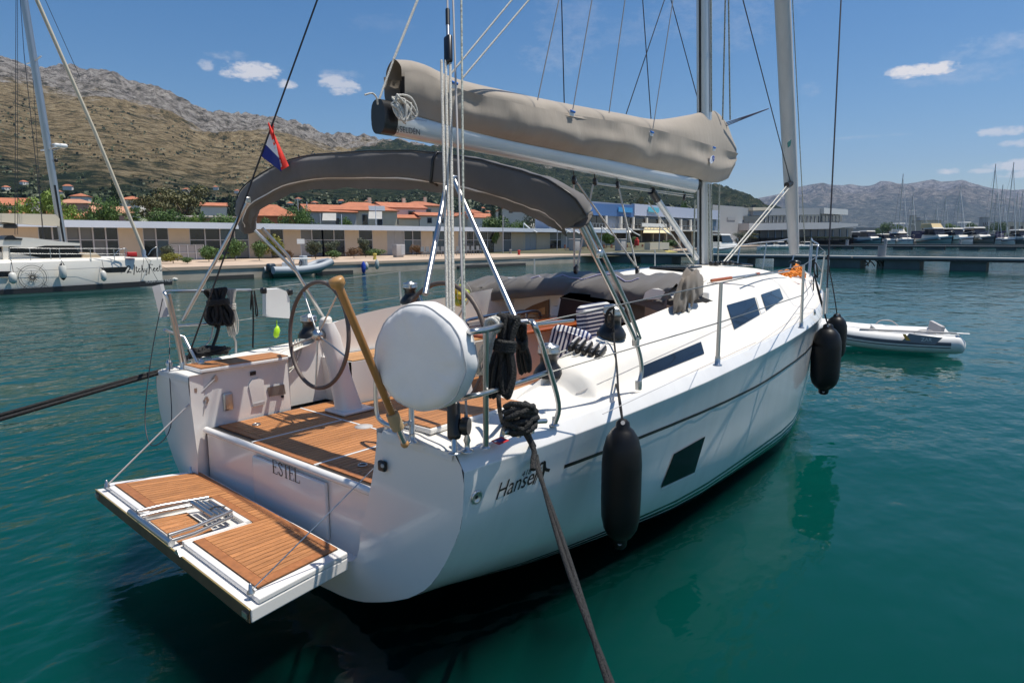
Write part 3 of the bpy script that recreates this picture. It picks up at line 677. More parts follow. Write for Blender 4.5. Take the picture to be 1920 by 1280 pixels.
# mast, boom, vang, furled headsail
m0 = BY(1321, 499, 0); m1 = BY(1320.5, 0, 0); md_ = (m1-m0)
def rail_section(P0, P1, a, b, name, m, n=20, steps=6, fore=None):
    ax = (P1-P0).normalized(); f = Vector((1, 0, 0)) if fore is None else Vector(fore); f = (f-ax*f.dot(ax)).normalized(); s = ax.cross(f)
    rows = []
    for i in range(steps+1):
        c = P0.lerp(P1, i/steps); rows.append([c+f*a*math.copysign(abs(math.cos(t))**.75, math.cos(t))+s*b*math.copysign(abs(math.sin(t))**.75, math.sin(t)) for t in [2*math.pi*k/n for k in range(n)]])
    mb = MB().grid(rows, True, closev=True); mb.poly(rows[0][::-1]); mb.poly(rows[-1]); return mb.build(name, m, YA)
MT = m0+md_*4.2
rail_section(m0-md_*.02, MT, .135, .085, 'mast', ALUW)
MB().tube([m0+Vector((-.14, 0, 0)), MT+Vector((-.14, 0, 0))], .016, 6).build('mast_track', BLK, YA)
MB().lathe([(.2, 0), (.2, .03), (.16, .05), (0, .05)], (m0.x, 0, m0.z-.02), up, 18).build('mast_collar', BLK, YA)
sp0 = m0+md_*1.25
bA = BY(722, 221, 0); bF = BY(1300, 345, 0)
bA.y = bF.y = 0
rail_section(bA, bF, .125, .078, 'boom', ALUW, fore=(0, 0, 1), steps=3)
rail_section(bA+Vector((-.07, 0, 0)), bA+Vector((.06, 0, 0)), .128, .081, 'boom_end', BLK, fore=(0, 0, 1), steps=1)
rail_section(bF+Vector((-.02, 0, -.0)), bF+Vector((.16, 0, .03)), .10, .05, 'gooseneck', BLK, fore=(0, 0, 1), steps=2)
sidep = lambda x, y: BY(x, y, -.081)
text('boom_lettering', 'SELDÉN', INK, sidep(749, 247), sidep(772, 251)-sidep(749, 247), (0, 0, 1), .062, YA)
MB().tube([sidep(744.5, 241), sidep(747.3, 244), sidep(746.5, 249), sidep(742.5, 248), sidep(742, 243)], .003, 5, closed=True).build('boom_emblem', INK, YA)
strokes(MB(), [[.25, (i*.9, 0), (i*.9, .7)] for i in range(24)], sidep(753, 220.5), sidep(796, 227)-sidep(753, 220), (0, 0, 1), .0125, .002).build('boom_scale', INK, YA)
v0, v1 = BY(1224, 362, 0), BY(1306, 484, 0)
MB().tube([v0, v1], .042, 12).build('boom_vang', ALUW, YA)
MB().tube([v0+(v0-v1)*.03, v0+(v1-v0)*.09], .052, 12).build('vang_end', BLK, YA)
MB().tube([BY(1216, 380, -.03), BY(1300, 495, -.03)], .008, 6).build('vang_line', WROPE, YA)
j0, j1 = BY(1489, 476, 0), BY(1467, 0, 0); jd = j1-j0
jm = mat('furled_sail', (.58, .57, .56), .7, var=.08, vs=2, vstretch=(3, 3, .5), bump=.3, bs=8)
pts = [j0+jd*t for t in (0, .05, .3, .6, .9, 1.4, 2, 3.6)]
MB().tube(pts, [.085, .10, .125, .13, .13, .125, .12, .07], 14).build('furled_headsail', jm, YA)
MB().lathe([(.10, 0), (.11, .03), (.06, .05), (.06, .12), (.11, .14), (.11, .17), (.05, .2), (0, .2)], BY(1490, 497, 0)+Vector((0, 0, -.1)), up, 18).build('furling_drum', BLK, YA)
hb = BY(1476, 268, -.10); MB().prism([hb+Vector((0, 0, 0)), BY(1483, 262, -.11), BY(1481, 274, -.11), BY(1477, 277, -.11)], (0, -.01, 0)).build('sail_tab', mat('teal_patch', (.0, .10, .09), .6), YA)

# sail cover (stack pack) on the boom
st = [(738, 112, 128, 208), (760, 113, 128, 212), (850, 147, 166, 238), (950, 172, 191, 262), (1060, 195, 212, 284), (1150, 211, 228, 301), (1230, 224, 246, 319), (1290, 216, 263, 330), (1335, 207, 274, 342), (1362, 232, 281, 332), (1371, 262, 283, 306)]
px_, tops, lips, bots = zip(*st)
mbu, mbl = MB(), MB(); ru, rl = [], []
noise_ = lambda v, s: noise.noise(Vector(v)*s)
for i in range(61):
    x = 738+633*i/60
    yt, yl, yb = interp(px_, tops, x), interp(px_, lips, x), interp(px_, bots, x)
    T, Lp, Bt = BY(x, yt, 0), BY(x, yl, -.17), BY(x, yb, -.1)
    X = T.x; zt_, zl, zb = T.z, Lp.z, Bt.z
    wob = lambda k, s: .030*noise_((X*1.3, k*2.7, s), 1.0)+.018*noise_((X*4.1+k, k*1.7, s), 1.0)+.012*noise_((X*9+k*3, k*1.3, s*2), 1.)
    end = min(1, .55+(i/60)*1.2)*(1 if i < 52 else max(.55, 1-(i-52)*.06))
    wl_ = .185*end
    row = [Vector((X, -.05, zl*.2+zt_*.8+.01)), Vector((X, -.03, zt_))]
    up_ = []
    for sg in (-1, 1):
        pass
    h = zl-zb
    sec = [(-wl_*.98+wob(1, 3)*.7, zl-.02), (-wl_*.86+wob(2, 5)*.5, zl+(zt_-zl)*.42), (-wl_*.42+wob(3, 6)*.4, zl+(zt_-zl)*.86), (0, zt_), (wl_*.42, zl+(zt_-zl)*.86), (wl_*.86, zl+(zt_-zl)*.42), (wl_*.98, zl-.02)]
    ru.append(catmull([Vector((X, a, b)) for a, b in sec], 3))
    for_l = []
    for sg in (-1, 1):
        cc = [Vector((X, sg*(wl_*1.0+.012)+sg*wob(4, 1), zl+.006)), Vector((X, sg*(wl_*1.07)+sg*wob(5, 2), zl-h*.25)), Vector((X, sg*(wl_*1.12)+sg*wob(6, 2)*1.3, zl-h*.55)), Vector((X, sg*(wl_*.86)+sg*wob(7, 2), zl-h*.82)), Vector((X, sg*.085, zb))]
        for_l.append(catmull(cc, 4))
    rl.append(for_l)
CV = mbu.grid(ru, True).build('sail_cover', CANV, YA)
for k in (0, 1): mbl.grid([r[k] for r in rl], True, flip=k == 0)
mbl.build('cover_side', CANV, CV)
mend = MB(); e0 = ru[3]; l0, l1 = rl[3]; mend.poly([v for v in e0]+[v for v in l1]+[v for v in l0[::-1]]); mend.build('folded_sail', mat('cover_inside_dark', (.05, .05, .055), .8, var=.5, vs=14), CV)  # dark sheet closes the end, standing in for the cover's black inside
fend = MB(); e0 = ru[-1]; l0, l1 = rl[-1]; fend.poly(([v for v in e0]+[v for v in l1]+[v for v in l0[::-1]])[::-1]); fend.build('cover_front', CANV, CV)
def bez(a, b, c, n=8): return [(a*(1-t)*(1-t)+b*2*t*(1-t)+c*t*t) for t in [i/n for i in range(n+1)]]
BLUE = mat('blue_webbing', (.02, .16, .55), .7)
for (x, y) in ((850, 154), (1072, 208), (1221, 247), (1338, 276)):
    c = BY(x, y, -.205); q = MB()
    q.prism([c+Vector((a, 0, b)) for a, b in ((-.05, .0), (.05, 0), (.035, -.05), (-.035, -.05))], (0, -.006, 0)); lp = q.build('lazy_jack_patch', WHITEP, CV)
    MB().tube([c+Vector((-.035, -.012, -.005)), c+Vector((.035, -.012, -.01))], .012, 6).build('lazy_jack_loop', BLUE, CV)
# oval sailmaker's badge
bc = BY(1335, 299, -.20); rt_ = (BY(1341, 292, -.20)-bc).normalized(); upv = Vector((0, -1, 0)).cross(rt_)
def disc(c, a, b, n=22, off=0.): return [c+rt_*a*math.cos(2*math.pi*k/n)+upv*b*math.sin(2*math.pi*k/n)+Vector((0, -off, 0)) for k in range(n)]
MB().prism(disc(bc, .085, .047), (0, -.004, 0)).build('badge', mat('badge_white', (.75, .78, .85), .5), CV)
bl_ = mat('badge_blue', (.02, .06, .35), .5)
MB().prism([bc+rt_*a+upv*b+Vector((0, -.006, 0)) for a, b in ((.01, -.038), (.012, .038), (.045, .034), (.072, .012), (.074, -.01), (.05, -.033))], (0, -.003, 0)).build('badge_field', bl_, CV)
text('badge_letter', 'N', mat('badge_white', (.7, .7, .7), .5), bc+rt_*.022+upv*-.02+Vector((0, -.011, 0)), rt_, upv, .045, CV)
text('badge_letter', 'S', bl_, bc-rt_*.052+upv*-.016+Vector((0, -.008, 0)), rt_, upv, .045, CV)
# straps from the cover to the shroud
for dy in (0, 5, 10): wire('cover_strap', BY(1362, 236-dy*.6, -.12), BY(1441, 204, -.3), .007, mat('navy_strap', (.03, .035, .08), .7), YA)

mb = MB(); r2 = random.Random(31); c0 = BY(735, 196, -.05)
for k in range(7): mb.tube(catmull([c0+Vector((r2.uniform(-.05, .02), -.05, r2.uniform(-.02, .06))), c0+Vector((r2.uniform(-.02, .1), -.11, r2.uniform(-.02, .05))), c0+Vector((r2.uniform(.02, .16), -.10, r2.uniform(-.16, -.05))), c0+Vector((r2.uniform(-.04, .06), -.09, r2.uniform(-.14, -.02)))], 4, True), .009, 6, closed=True)
mb.build('boom_lashing', WROPE, YA)
MB().tube(catmull([BY(708, 196, -.03), BY(706, 184, -.05), BY(698, 175, -.06), BY(684, 178, -.06)], 4), .007, 5).build('lashing_tail', WROPE, YA)
# blocks, sheets, standing rigging
def block(c, r=.05):
    ob = MB().lathe([(r*.9, -.018), (r, -.008), (r, .008), (r*.9, .018)], c, (.35, -1, 0), 18).build('pulley_block', BLK, YA)
    MB().lathe([(r*.28, -.024), (r*.28, .024)], c, (.35, -1, 0), 10).build('block_pin', STEEL, ob); return ob
for (x, y, rr) in ((1077, 338, .05), (1116, 341, .046), (1158, 347, .046), (1283, 370, .045)): block(BY(x, y, 0), rr); wire('block_strop', BY(x, y, 0), BY(x-2, y-18, 0), .006, BLK, YA)
for (x, y) in ((1080, 505), (1195, 507)): block(BY(x, y, .2 if x < 1100 else -.2), .055)
def rl_(name, pa, ya, pb, yb, r, m):
    a, b = BY(*pa, ya), BY(*pb, yb)
    if pa[1] == 0: a = b+(a-b)*3.0   # carried on up the mast, out of the picture
    return wire(name, a, b, r, m, YA)
for a, b in (((1082, 342), (1196, 505)), ((1112, 346), (1082, 500)), ((1076, 346), (1077, 500)), ((1160, 352), (1193, 500))): rl_('mainsheet', a, 0, b, .2 if b[0] < 1100 else -.2, .0105, WROPE)
for d in (0, 4): rl_('mainsheet', (1116, 343+d*.4), 0, (1300, 366+d), 0, .0085, WROPE)
rl_('topping_lift', (783, 0), 0, (738, 112), 0, .011, WROPE); rl_('topping_lift', (738, 112), 0, (709, 192), 0, .009, WROPE)
for a, b in (((960, 0), (846, 138)), ((992, 0), (868, 146))): rl_('lazy_jack', a, -.3, b, -.2, .008, WROPE)
for a, b in (((1048, 0), (1008, 188)), ((1110, 0), (1074, 206)), ((1172, 0), (1142, 212)), ((1262, 0), (1224, 243))): rl_('lazy_jack', a, -.3, b, -.2, .0055, GREYP)
DW = mat('dark_wire', (.05, .05, .055), .4, .6)
for a, b in (((1053, 0), (1058, 196)), ((1205, 0), (1222, 242)), ((1246, 0), (1174, 214)), ((1258, 0), (1308, 185))): rl_('flag_halyard', a, .1, b, .1, .006, DW)
rl_('baby_stay', (1393, 0), -.3, (1490, 372), -.02, .008, DW)
rl_('halyard', (1486, 0), -.3, (1509, 458), -.3, .008, mat('flecked_rope', (.30, .32, .28), .8, var=.6, vs=60))
for a, b in (((1360, 0), (1355, 225)), ((1366, 0), (1369, 225)), ((1333, 0), (1334, 210)), ((1333, 345), (1336, 495)), ((1328, 345), (1330, 495)), ((1349, 345), (1346, 495)), ((1303, 375), (1300, 498))): rl_('halyard', a, -.10, b, -.10, .011, MATS['flecked_rope'])
for a, b in (((1474, 350), (1352, 496)), ((1482, 350), (1358, 496))): rl_('spinnaker_line', a, -.05, b, -.3, .011, WROPE)
MB().tube([BY(1475, 347, -.03), BY(1486, 343, -.03)], .05, 10).build('line_clip', BLK, YA)
s0_ = BZ(1549, 578, 1.50); wire('cap_shroud', s0_, s0_+(BY(1577, 0, -1.3)-s0_)*2.6, .011, DW, YA)
for (a, b) in (((1549, 588), (1552, 540)), ((1543, 590), (1546, 548))): wire('turnbuckle', BZ(*a, 1.49), BX(b[0], b[1], BZ(*a, 1.49).x+.02), .016, STEEL, YA)
# backstays meet on the centreline above the boom
FORK = BY(829, -646, 0)
stb, prt = BZ(852, 850, 1.245), BZ(345, 690, 1.245)
wire('backstay', BZ(876, 846, 1.245)+up*.05, FORK, .0065, GREYP, YA)
wire('backstay', prt, FORK, .008, DW, YA); wire('backstay', FORK, FORK*0+MT, .008, DW, YA)
MB().lathe([(.035, 0), (.035, .006), (.016, .012), (.013, .04), (.02, .06), (.008, .1), (.008, .13), (0, .13)], BZ(876, 846, 1.24), up, 14).build('chainplate', STEEL, YA)
dv = FORK-BZ(876, 846, 1.245); MB().tube([BZ(876, 846, 1.245)+dv*.018, BZ(876, 846, 1.245)+dv*.034], [.014, .009], 8).build('stay_boot', BLK, YA)
d1 = FORK-stb; tb_ = stb+d1*((BX(838, 95, 0).z-1.24)/1.0*0+.0)
# point of the tackle's upper block: on the stay line, seen at y 95
best = min(range(400), key=lambda k: abs((lambda q: 640-FPX*(q-CAM).dot(_U)/(q-CAM).dot(_F))(stb+d1*(k/400))-95)); TBk = stb+d1*(best/400); dn = d1.normalized()
sidev = d1.cross(CAM-TBk).normalized()
bb = MB().rbox(TBk, (.035, .06, .2), .016, rot=up.rotation_difference(d1).to_matrix()); bb.build('backstay_block', BLK, YA)
MB().tube([TBk+dn*.1, TBk+dn*.19], .012, 8).build('block_shackle', STEEL, YA)
MB().tube([TBk+dn*.18, TBk+dn*.30], .014, 8).build('stay_boot', BLK, YA)
wire('backstay_leg', TBk+dn*.25, FORK, .006, GREYP, YA)
for o_ in (-.031, -.012, .008): wire('backstay_tackle', stb+dn*.25+sidev*o_*.7, TBk+sidev*o_*1.35-dn*.08, .009, WROPE, YA)
wire('backstay_tail', BY(871, 648, -1.86), BY(865, 0, -1.0), .0075, MATS['flecked_rope'], YA)
bb = MB().rbox(stb+dn*.17, (.05, .075, .20), .02, rot=up.rotation_difference(d1).to_matrix()); bb.build('backstay_block', BLK, YA)
MB().lathe([(.045, -.02), (.05, 0), (.045, .02)], stb+dn*.14+sidev*.06, (.5, -1, 0), 14).build('ratchet_cam', BLK, YA)
MB().tube([stb, stb+dn*.08], .014, 8).build('block_shackle', STEEL, YA); MB().lathe([(.035, 0), (.035, .007), (0, .01)], stb-up*.0, up, 14).build('chainplate', STEEL, YA)

# ---------------- pushpits, stanchions, pulpit
def rail(name, pts, r=.0145, n=5, parent=YA, m=STEEL): return MB().tube(catmull(pts, n) if n else pts, r, 10).build(name, m, parent)
f0, f1, f2 = BZ(911, 838, 1.25), BZ(1040, 796, 1.26), BZ(773, 828, 1.25)
zt_ = 1.90
c1 = Vector((.02, -1.93, zt_)); t1 = BZ(911, 618, zt_)
ps = MB()
ps.tube(catmull([f1, BX(1047, 755, f1.x-.02), BX(1020, 660, f1.x-.2), BZ(1003, 612, zt_-.01), BZ(992, 603, zt_), BZ(955, 607, zt_), t1, BZ(885, 622, zt_), BX(860, 630, .02), BX(820, 650, .03), BX(785, 680, .03), BX(772, 740, .0), f2], 5), .0155, 10)
PU = ps.build('pushpit', STEEL, YA)
MB().tube([f0, t1], .0155, 10).build('post', STEEL, PU)
MB().tube(catmull([BX(1026, 698, f1.x-.12), BZ(960, 720, 1.58), BZ(911, 736, 1.575), BZ(885, 742, 1.57), BX(830, 750, .03), BX(780, 750, .0)], 5), .0135, 10).build('mid_rail', STEEL, PU)
MB().tube(catmull([BX(730, 700, .0), BX(712, 701, .0), BX(705, 708, .0), BX(706, 770, .0), BX(716, 790, .0), BX(740, 800, -.02), BX(768, 792, -.05)], 5), .0135, 10).build('end_loop', STEEL, PU)
for f in (f0, f1, f2): MB().lathe([(.028, 0), (.028, .006), (.016, .012), (.016, .05)], f-up*.004, up, 14).build('post_foot', STEEL, PU)
# port pushpit
g0, g1, g2 = BZ(343, 692, 1.25), BZ(375, 690, 1.25), BZ(362, 688, 1.27)
PP = MB().tube(catmull([g0, BX(330, 630, g0.x-.05), BX(313, 560, g0.x-.12), BX(309, 548, g0.x-.1), BY(330, 546, 1.86), BY(400, 545, 1.95), BY(470, 544, 2.0)], 5), .0145, 10).build('pushpit', STEEL, YA)
MB().tube([g1, BX(345, 632, g1.x-.05), BX(335, 628, g1.x-.07), BX(308, 618, g1.x-.2)], .013, 8).build('end_loop', STEEL, PP)
MB().tube([BX(322, 612, g0.x-.05), BY(404, 606, 1.95), BY(440, 602, 2.0)], .013, 8).build('mid_rail', STEEL, PP)
MB().tube([BX(350, 690, g0.x+.02), BX(333, 620, g0.x-.02), BX(317, 550, g0.x-.1)], .013, 8).build('post', STEEL, PP)
MB().tube([BY(443, 693, 1.93), BY(442, 640, 1.95), BY(425, 605, 1.95)], .013, 8).build('post', STEEL, PP)
MB().tube([BX(340, 688, .22), BX(376, 690, .26)], .016, 8).build('foot_bar', STEEL, PP)
for q in (g0, BZ(318, 692, 1.24), BZ(378, 690, 1.26)): MB().lathe([(.03, 0), (.03, .008), (.02, .02), (.03, .05), (.012, .08), (0, .08)], q, up, 12).build('post_foot', STEEL, PP)
def stanchion(base, top, nm='stanchion'):
    s = MB().tube([base, base.lerp(top, .5), top], [.0145, .013, .0115], 10).build(nm, STEEL, YA)
    MB().lathe([(.03, 0), (.03, .006), (.018, .012), (.018, .06)], base-up*.004, up, 12).build('stanchion_foot', STEEL, s); return s
S1b, _ = dpt(1345, 684); S1b = S1b if S1b else BZ(1345, 684, 1.34)
S2b, _ = dpt(1502, 614); S2b = S2b if S2b else BZ(1502, 614, 1.42)
S1t = BX(1352, 530, S1b.x); S2t = BX(1507, 497, S2b.x)
stanchion(S1b, S1t); stanchion(S2b, S2t)
S3b = Vector((8.1, -sheer(8.1)+.1, zg(8.1))); S3t = S3b+Vector((0, -.03, .62)); stanchion(S3b, S3t)
for x in (2.9, 5.4, 8.1): b = Vector((x, sheer(x)-.1, zg(x))); stanchion(b, b+Vector((0, .02, .62)))
PB = Vector((10.1, -sheer(10.1)+.09, zg(10.1))); PT = PB+Vector((.15, 0, .60))
def lifeline(pts): return MB().tube(pts, .0042, 6).build('lifeline', mat('steel_wire', (.24, .24, .23), .4, .8), YA)
lifeline([BZ(1003, 606, 1.9), S1t, S2t, S3t, PT])
mids = lambda b, t: b.lerp(t, .52)
lifeline([BX(1024, 700, f1.x-.1), mids(S1b, S1t), mids(S2b, S2t), mids(S3b, S3t), mids(PB, PT)])
qs = [Vector((x, sheer(x)-.08, zg(x)+.62)) for x in (2.9, 5.4, 8.1)]
lifeline([BY(470, 544, 2.0)]+qs+[Vector((PT.x, -PT.y, PT.z))]); lifeline([BY(440, 602, 2.0)]+[q-up*.3 for q in qs]+[Vector((PB.x, -PB.y, PB.z+.3))])
for a in ((1077, 612), (1040, 600)): pass
MB().tube([BY(1075, 600, -1.95), BY(1003, 608, -1.95)], .009, 8).build('lifeline_tensioner', STEEL, YA)
pl = MB()
for sg in (-1, 1):
    b = Vector((PB.x, sg*abs(PB.y), PB.z)); e_ = Vector((11.55, sg*.19, zg(11.55)))
    pl.tube(catmull([b, b+Vector((.1, 0, .55)), b+Vector((.3, -sg*.04, .62)), Vector((11.2, sg*.33, zg(11.2)+.64)), Vector((11.75, sg*.14, zg(11.7)+.62)), e_], 5), .014, 8)
    pl.tube([Vector((10.75, sg*sheer(10.75)*.82, zg(10.75))), Vector((10.85, sg*sheer(10.8)*.8, zg(10.8)+.62))], .013, 8)
pl.build('pulpit', STEEL, YA)
# ---------------- windows, lines and lettering
def glasspatch(pts, name, m=GLASS, bv=DB, off=.008, label=None, n=12):
    a, b, c, d = pts; rows = []
    for i in range(n+1):
        row = []
        for j in range(7):
            u, v = i/n, j/6
            x = (a[0]*(1-u)+b[0]*u)*(1-v)+(d[0]*(1-u)+c[0]*u)*v; y = (a[1]*(1-u)+b[1]*u)*(1-v)+(d[1]*(1-u)+c[1]*u)*v
            p, nn = hit(bv, x, y, off)
            if p is None: p = (row[-1] if row else rows[-1][j]).copy()
            row.append(p)
        rows.append(row)
    return MB().grid(rows, True).build(name, m, YA, label)
glasspatch([(1204, 686), (1313, 641), (1320, 664), (1203, 710)], 'cabin_window')
glasspatch([(1362, 573), (1414, 558), (1424, 590), (1376, 618)], 'cabin_window')
glasspatch([(1426, 553), (1461, 541), (1468, 560), (1436, 583)], 'cabin_window')
glasspatch([(1416, 557), (1424, 554), (1434, 584), (1426, 589)], 'window_strip', WHITEP)
glasspatch([(1262, 850), (1321, 817), (1301, 884), (1238, 913)], 'hull_window', mat('black_hull_glass', (.004, .004, .005), .12, spec=.25), HB, .008)
glasspatch([(1240, 914.5), (1301, 886), (1301, 888), (1239, 917)], 'window_rim', WHITEP, HB, .006)
cs = MB(); rows = []
for i in range(60):
    x = .78+i*(7.4-.78)/59; z = interp([.78, 2.0, 3.6, 5.3, 7.4], [.985, .985, .985, 1.06, 1.13], x)
    r_ = []
    for dz in (.012, -.012):
        p, n, i_, t_ = HB.ray_cast(Vector((x, -4, z+dz)), Vector((0, 1, 0))); r_.append(p+Vector((0, -.004, 0)))
    rows.append(r_)
cs.grid(rows).build('cove_stripe', INK, YA)
def onhull(o, ext=.004):
    off_ = ORG[YA.name]
    for v in o.data.vertices:
        q, n, i_, t_ = HB.ray_cast(Vector((v.co.x, -4, v.co.z)), Vector((0, 1, 0)))
        if q: v.co = q+n*(ext if n.y < 0 else -ext)
    return o
pa, na = hit(HB, 927, 937, .003); pb, nb2 = hit(HB, 993, 907, .003)
rt_h = (pb-pa); uph = Vector((0, 0, 1))
onhull(text('hull_lettering', 'Hanse', INK, pa+Vector((0, 0, 0)), rt_h, uph, .135, YA, ext=.004, shear=.42, sx=.86))
pa2, _ = hit(HB, 977, 894, .003); onhull(text('hull_number', '418', INK, pa2, rt_h, uph, .05, YA, ext=.004, shear=.2))
pa3, _ = hit(HB, 998, 907, .003)
onhull(strokes(MB(), [[.10, (0, 0), (.25, .55), (.5, .95), (.62, .9)], [.05, (.12, -.03), (.4, .5), (.55, .72)], [.16, (.5, .1), (.6, .05), (.72, .45), (.7, 1.0), (.82, .55), (1.15, .35)]], pa3, rt_h, uph, .12, .004, .08).build('hull_emblem', INK, YA))
# cleats, hatches and deck gear
def cleat(c, d):
    d = Vector(d).normalized(); s = Vector((-d.y, d.x, 0)); q = MB()
    q.tube(catmull([c-d*.13+up*.035, c-d*.06+up*.045, c+d*.06+up*.045, c+d*.13+up*.035], 3), .011, 8); q.tube([c-d*.04, c-d*.04+up*.04], .012, 8); q.tube([c+d*.04, c+d*.04+up*.04], .012, 8)
    return q.build('cleat', STEEL, YA)
CL = dpt(985, 815)[0] or BZ(985, 815, 1.26); cleat(CL, (1, -.08, 0)); cl2, _ = dpt(1527, 590); cleat(cl2 if cl2 else Vector((6, -1.7, 1.47)), (1, .3, 0)); cleat(Vector((.28, 1.66, 1.26)), (1, .05, 0))
cleat(Vector((9.6, -.8, zg(9.6))), (1, .35, 0))
MB().rbox((5.6, -.25, 1.985), (.5, .5, .03), .012, rot=Matrix.Rotation(R(-1), 3, 'Y')).build('deck_hatch', GLASS, YA)
MB().rbox((8.1, 0, 1.945), (.5, .5, .03), .012, rot=Matrix.Rotation(R(4), 3, 'Y')).build('deck_hatch', GLASS, YA)
for k in range(6): MB().tube([(m0.x-.15, -.25-.07*k, 1.955-.01*k), (4.9, -.75-.06*k, 1.89-.012*k)], .007, 6).build('control_line', WROPE, YA)
for k in range(5): MB().rbox((m0.x-.25+.1*k, -.22-.03*k, 2.0), (.12, .06, .06), .02).build('mast_block', BLK, YA)
MB().tube([BZ(1395, 520, 1.90), BZ(1480, 508, 1.86)], .012, 6).build('handrail', STEEL, YA)
# joints moulded into the non-slip deck
jl = MB()
def seam(pts, w=.006):
    q = [dpt(x, y, .003)[0] for x, y in pts]
    q = [a for a in q if a is not None]
    if len(q) > 1: jl.tube(q, .0022, 4)
seam([(1080+i*20, 738-i*9) for i in range(16)]); seam([(1130+i*18, 776-i*8.4) for i in range(17)]); seam([(1405+i*8, 655-i*5.6) for i in range(12)])
jl.build('deck_joint', GREYP, YA)
seam_m = MB()
# ================================================================== bimini and sprayhood (fixed to the yacht)
XA = .86
arch_px = [(464, 432, .98), (462, 404, .94), (470, 376, .88), (497, 353, .86), (560, 323, .86), (650, 313, .86), (760, 311, .86), (850, 320, .86), (930, 336, .86), (1000, 358, .86), (1052, 381, .88), (1080, 404, .92), (1087, 416, .95)]
ap = catmull([BX(x, y, X) for x, y, X in arch_px], 4)
rows = []
n_ = len(ap)
for i, c in enumerate(ap):
    t_ = (ap[min(i+1, n_-1)]-ap[max(i-1, 0)]).normalized(); fx = Vector((1, 0, 0)); fx = (fx-t_*fx.dot(t_)).normalized(); s_ = t_.cross(fx)
    s_ = s_ if s_.z > 0 else -s_
    e = min(1, .72+min(i, n_-1-i)*.05)
    ring = []
    for k in range(18):
        a = 2*math.pi*k/18; w = .018*noise_((i*.35, k*.9, 1), 1.)+.010*noise_((i*.9, k*.7, 4), 1.)
        ca, sa = math.cos(a), math.sin(a)
        ring.append(c+fx*(math.copysign(abs(ca)**.55, ca)*.088*e+w)+s_*(math.copysign(abs(sa)**.6, sa)*.103*e+w*.6-.0))
    rows.append(ring)
bm = MB().grid(rows, True, closev=True); bm.poly(rows[0]); bm.poly(rows[-1][::-1])
BIM = bm.build('bimini_cover', GREYC, YA)
# light piping, flap and zip seams along the rolled cloth
def alongarch(dx, dz, i0, i1, r, wv=0.):
    return [ap[i]+Vector((dx, 0, dz+wv*noise_((i*.5, 2, 7), 1.))) for i in range(i0, i1)]
rb = MB(); rb.grid([[rows[i][11].lerp(rows[i][12], .35+.25*noise_((i*.5, 4, 1), 1))+(rows[i][11]-ap[i])*.03, rows[i][11].lerp(rows[i][12], .75+.25*noise_((i*.5, 4, 1), 1))+(rows[i][12]-ap[i])*.04] for i in range(2, n_-1)], True); rb.build('bimini_piping', mat('pale_piping', (.72, .69, .66), .8), BIM)
fl = MB(); fl.grid([[rows[i][13], rows[i][13]+Vector((.02, 0, -.035-.02*abs(noise_((i*.4, 3, 3), 1)))), rows[i][13]+Vector((.03, 0, -.05-.03*abs(noise_((i*.4, 3, 3), 1))))] for i in range(4, n_-3)], True)
fl.build('bimini_flap', GREYC, BIM)
MB().tube([rows[i][6]+Vector((-.006, 0, .004)) for i in range(4, n_-3)], .006, 5).build('bimini_zip', BLK, BIM)
for i in (int(n_*.56),): MB().tube([q+(q-ap[i])*.02 for q in rows[i]], .013, 6, closed=True).build('bimini_strap', BLK, BIM)
BT = .0155
def tube_(nm, pts, r=BT): return MB().tube(pts, r, 10).build(nm, STEEL, YA)
st_b = BY(1197, 722, -1.93); st_e = BY(1192, 640, -1.93)
MB().tube(catmull([st_b, BY(1203, 690, -1.93), st_e, BX(1155, 560, 1.32), BX(1080, 408, .97)], 5), BT, 10).build('bimini_frame', STEEL, YA)
MB().tube([BY(1199, 634, -1.93), BX(1178, 575, 1.42), BX(1097, 405, 1.02)], BT, 10).build('bimini_frame', STEEL, YA)
MB().tube([BX(1122, 480, 1.13), BX(1085, 400, 1.0)], BT, 10).build('bimini_frame', STEEL, YA)
MB().rbox(BX(1124, 476, 1.13), (.05, .04, .05), .015).build('frame_clamp', STEEL, YA)
for q in (st_e, st_b): MB().lathe([(.024, -.03), (.026, 0), (.024, .03)], q, up, 12).build('frame_joint', STEEL, YA)
tube_('bimini_frame', [BY(612, 603, 1.78), BX(556, 510, 1.25), BX(478, 432, .98)]); tube_('bimini_frame', [BY(600, 588, 1.78), BX(540, 480, 1.25), BX(492, 428, 1.0)])
tube_('bimini_strut', [BY(343, 600, 1.75), BX(465, 378, .62)], .016)
tube_('bimini_strut', [BZ(971, 607, 1.90), BX(852, 338, .62)], .016); tube_('bimini_strut', [BX(797, 552, .05), BX(836, 352, .60)], .016)
for q in (BX(852, 338, .62), BX(465, 376, .62)): MB().rbox(q, (.05, .03, .06), .012).build('strut_fitting', STEEL, YA)

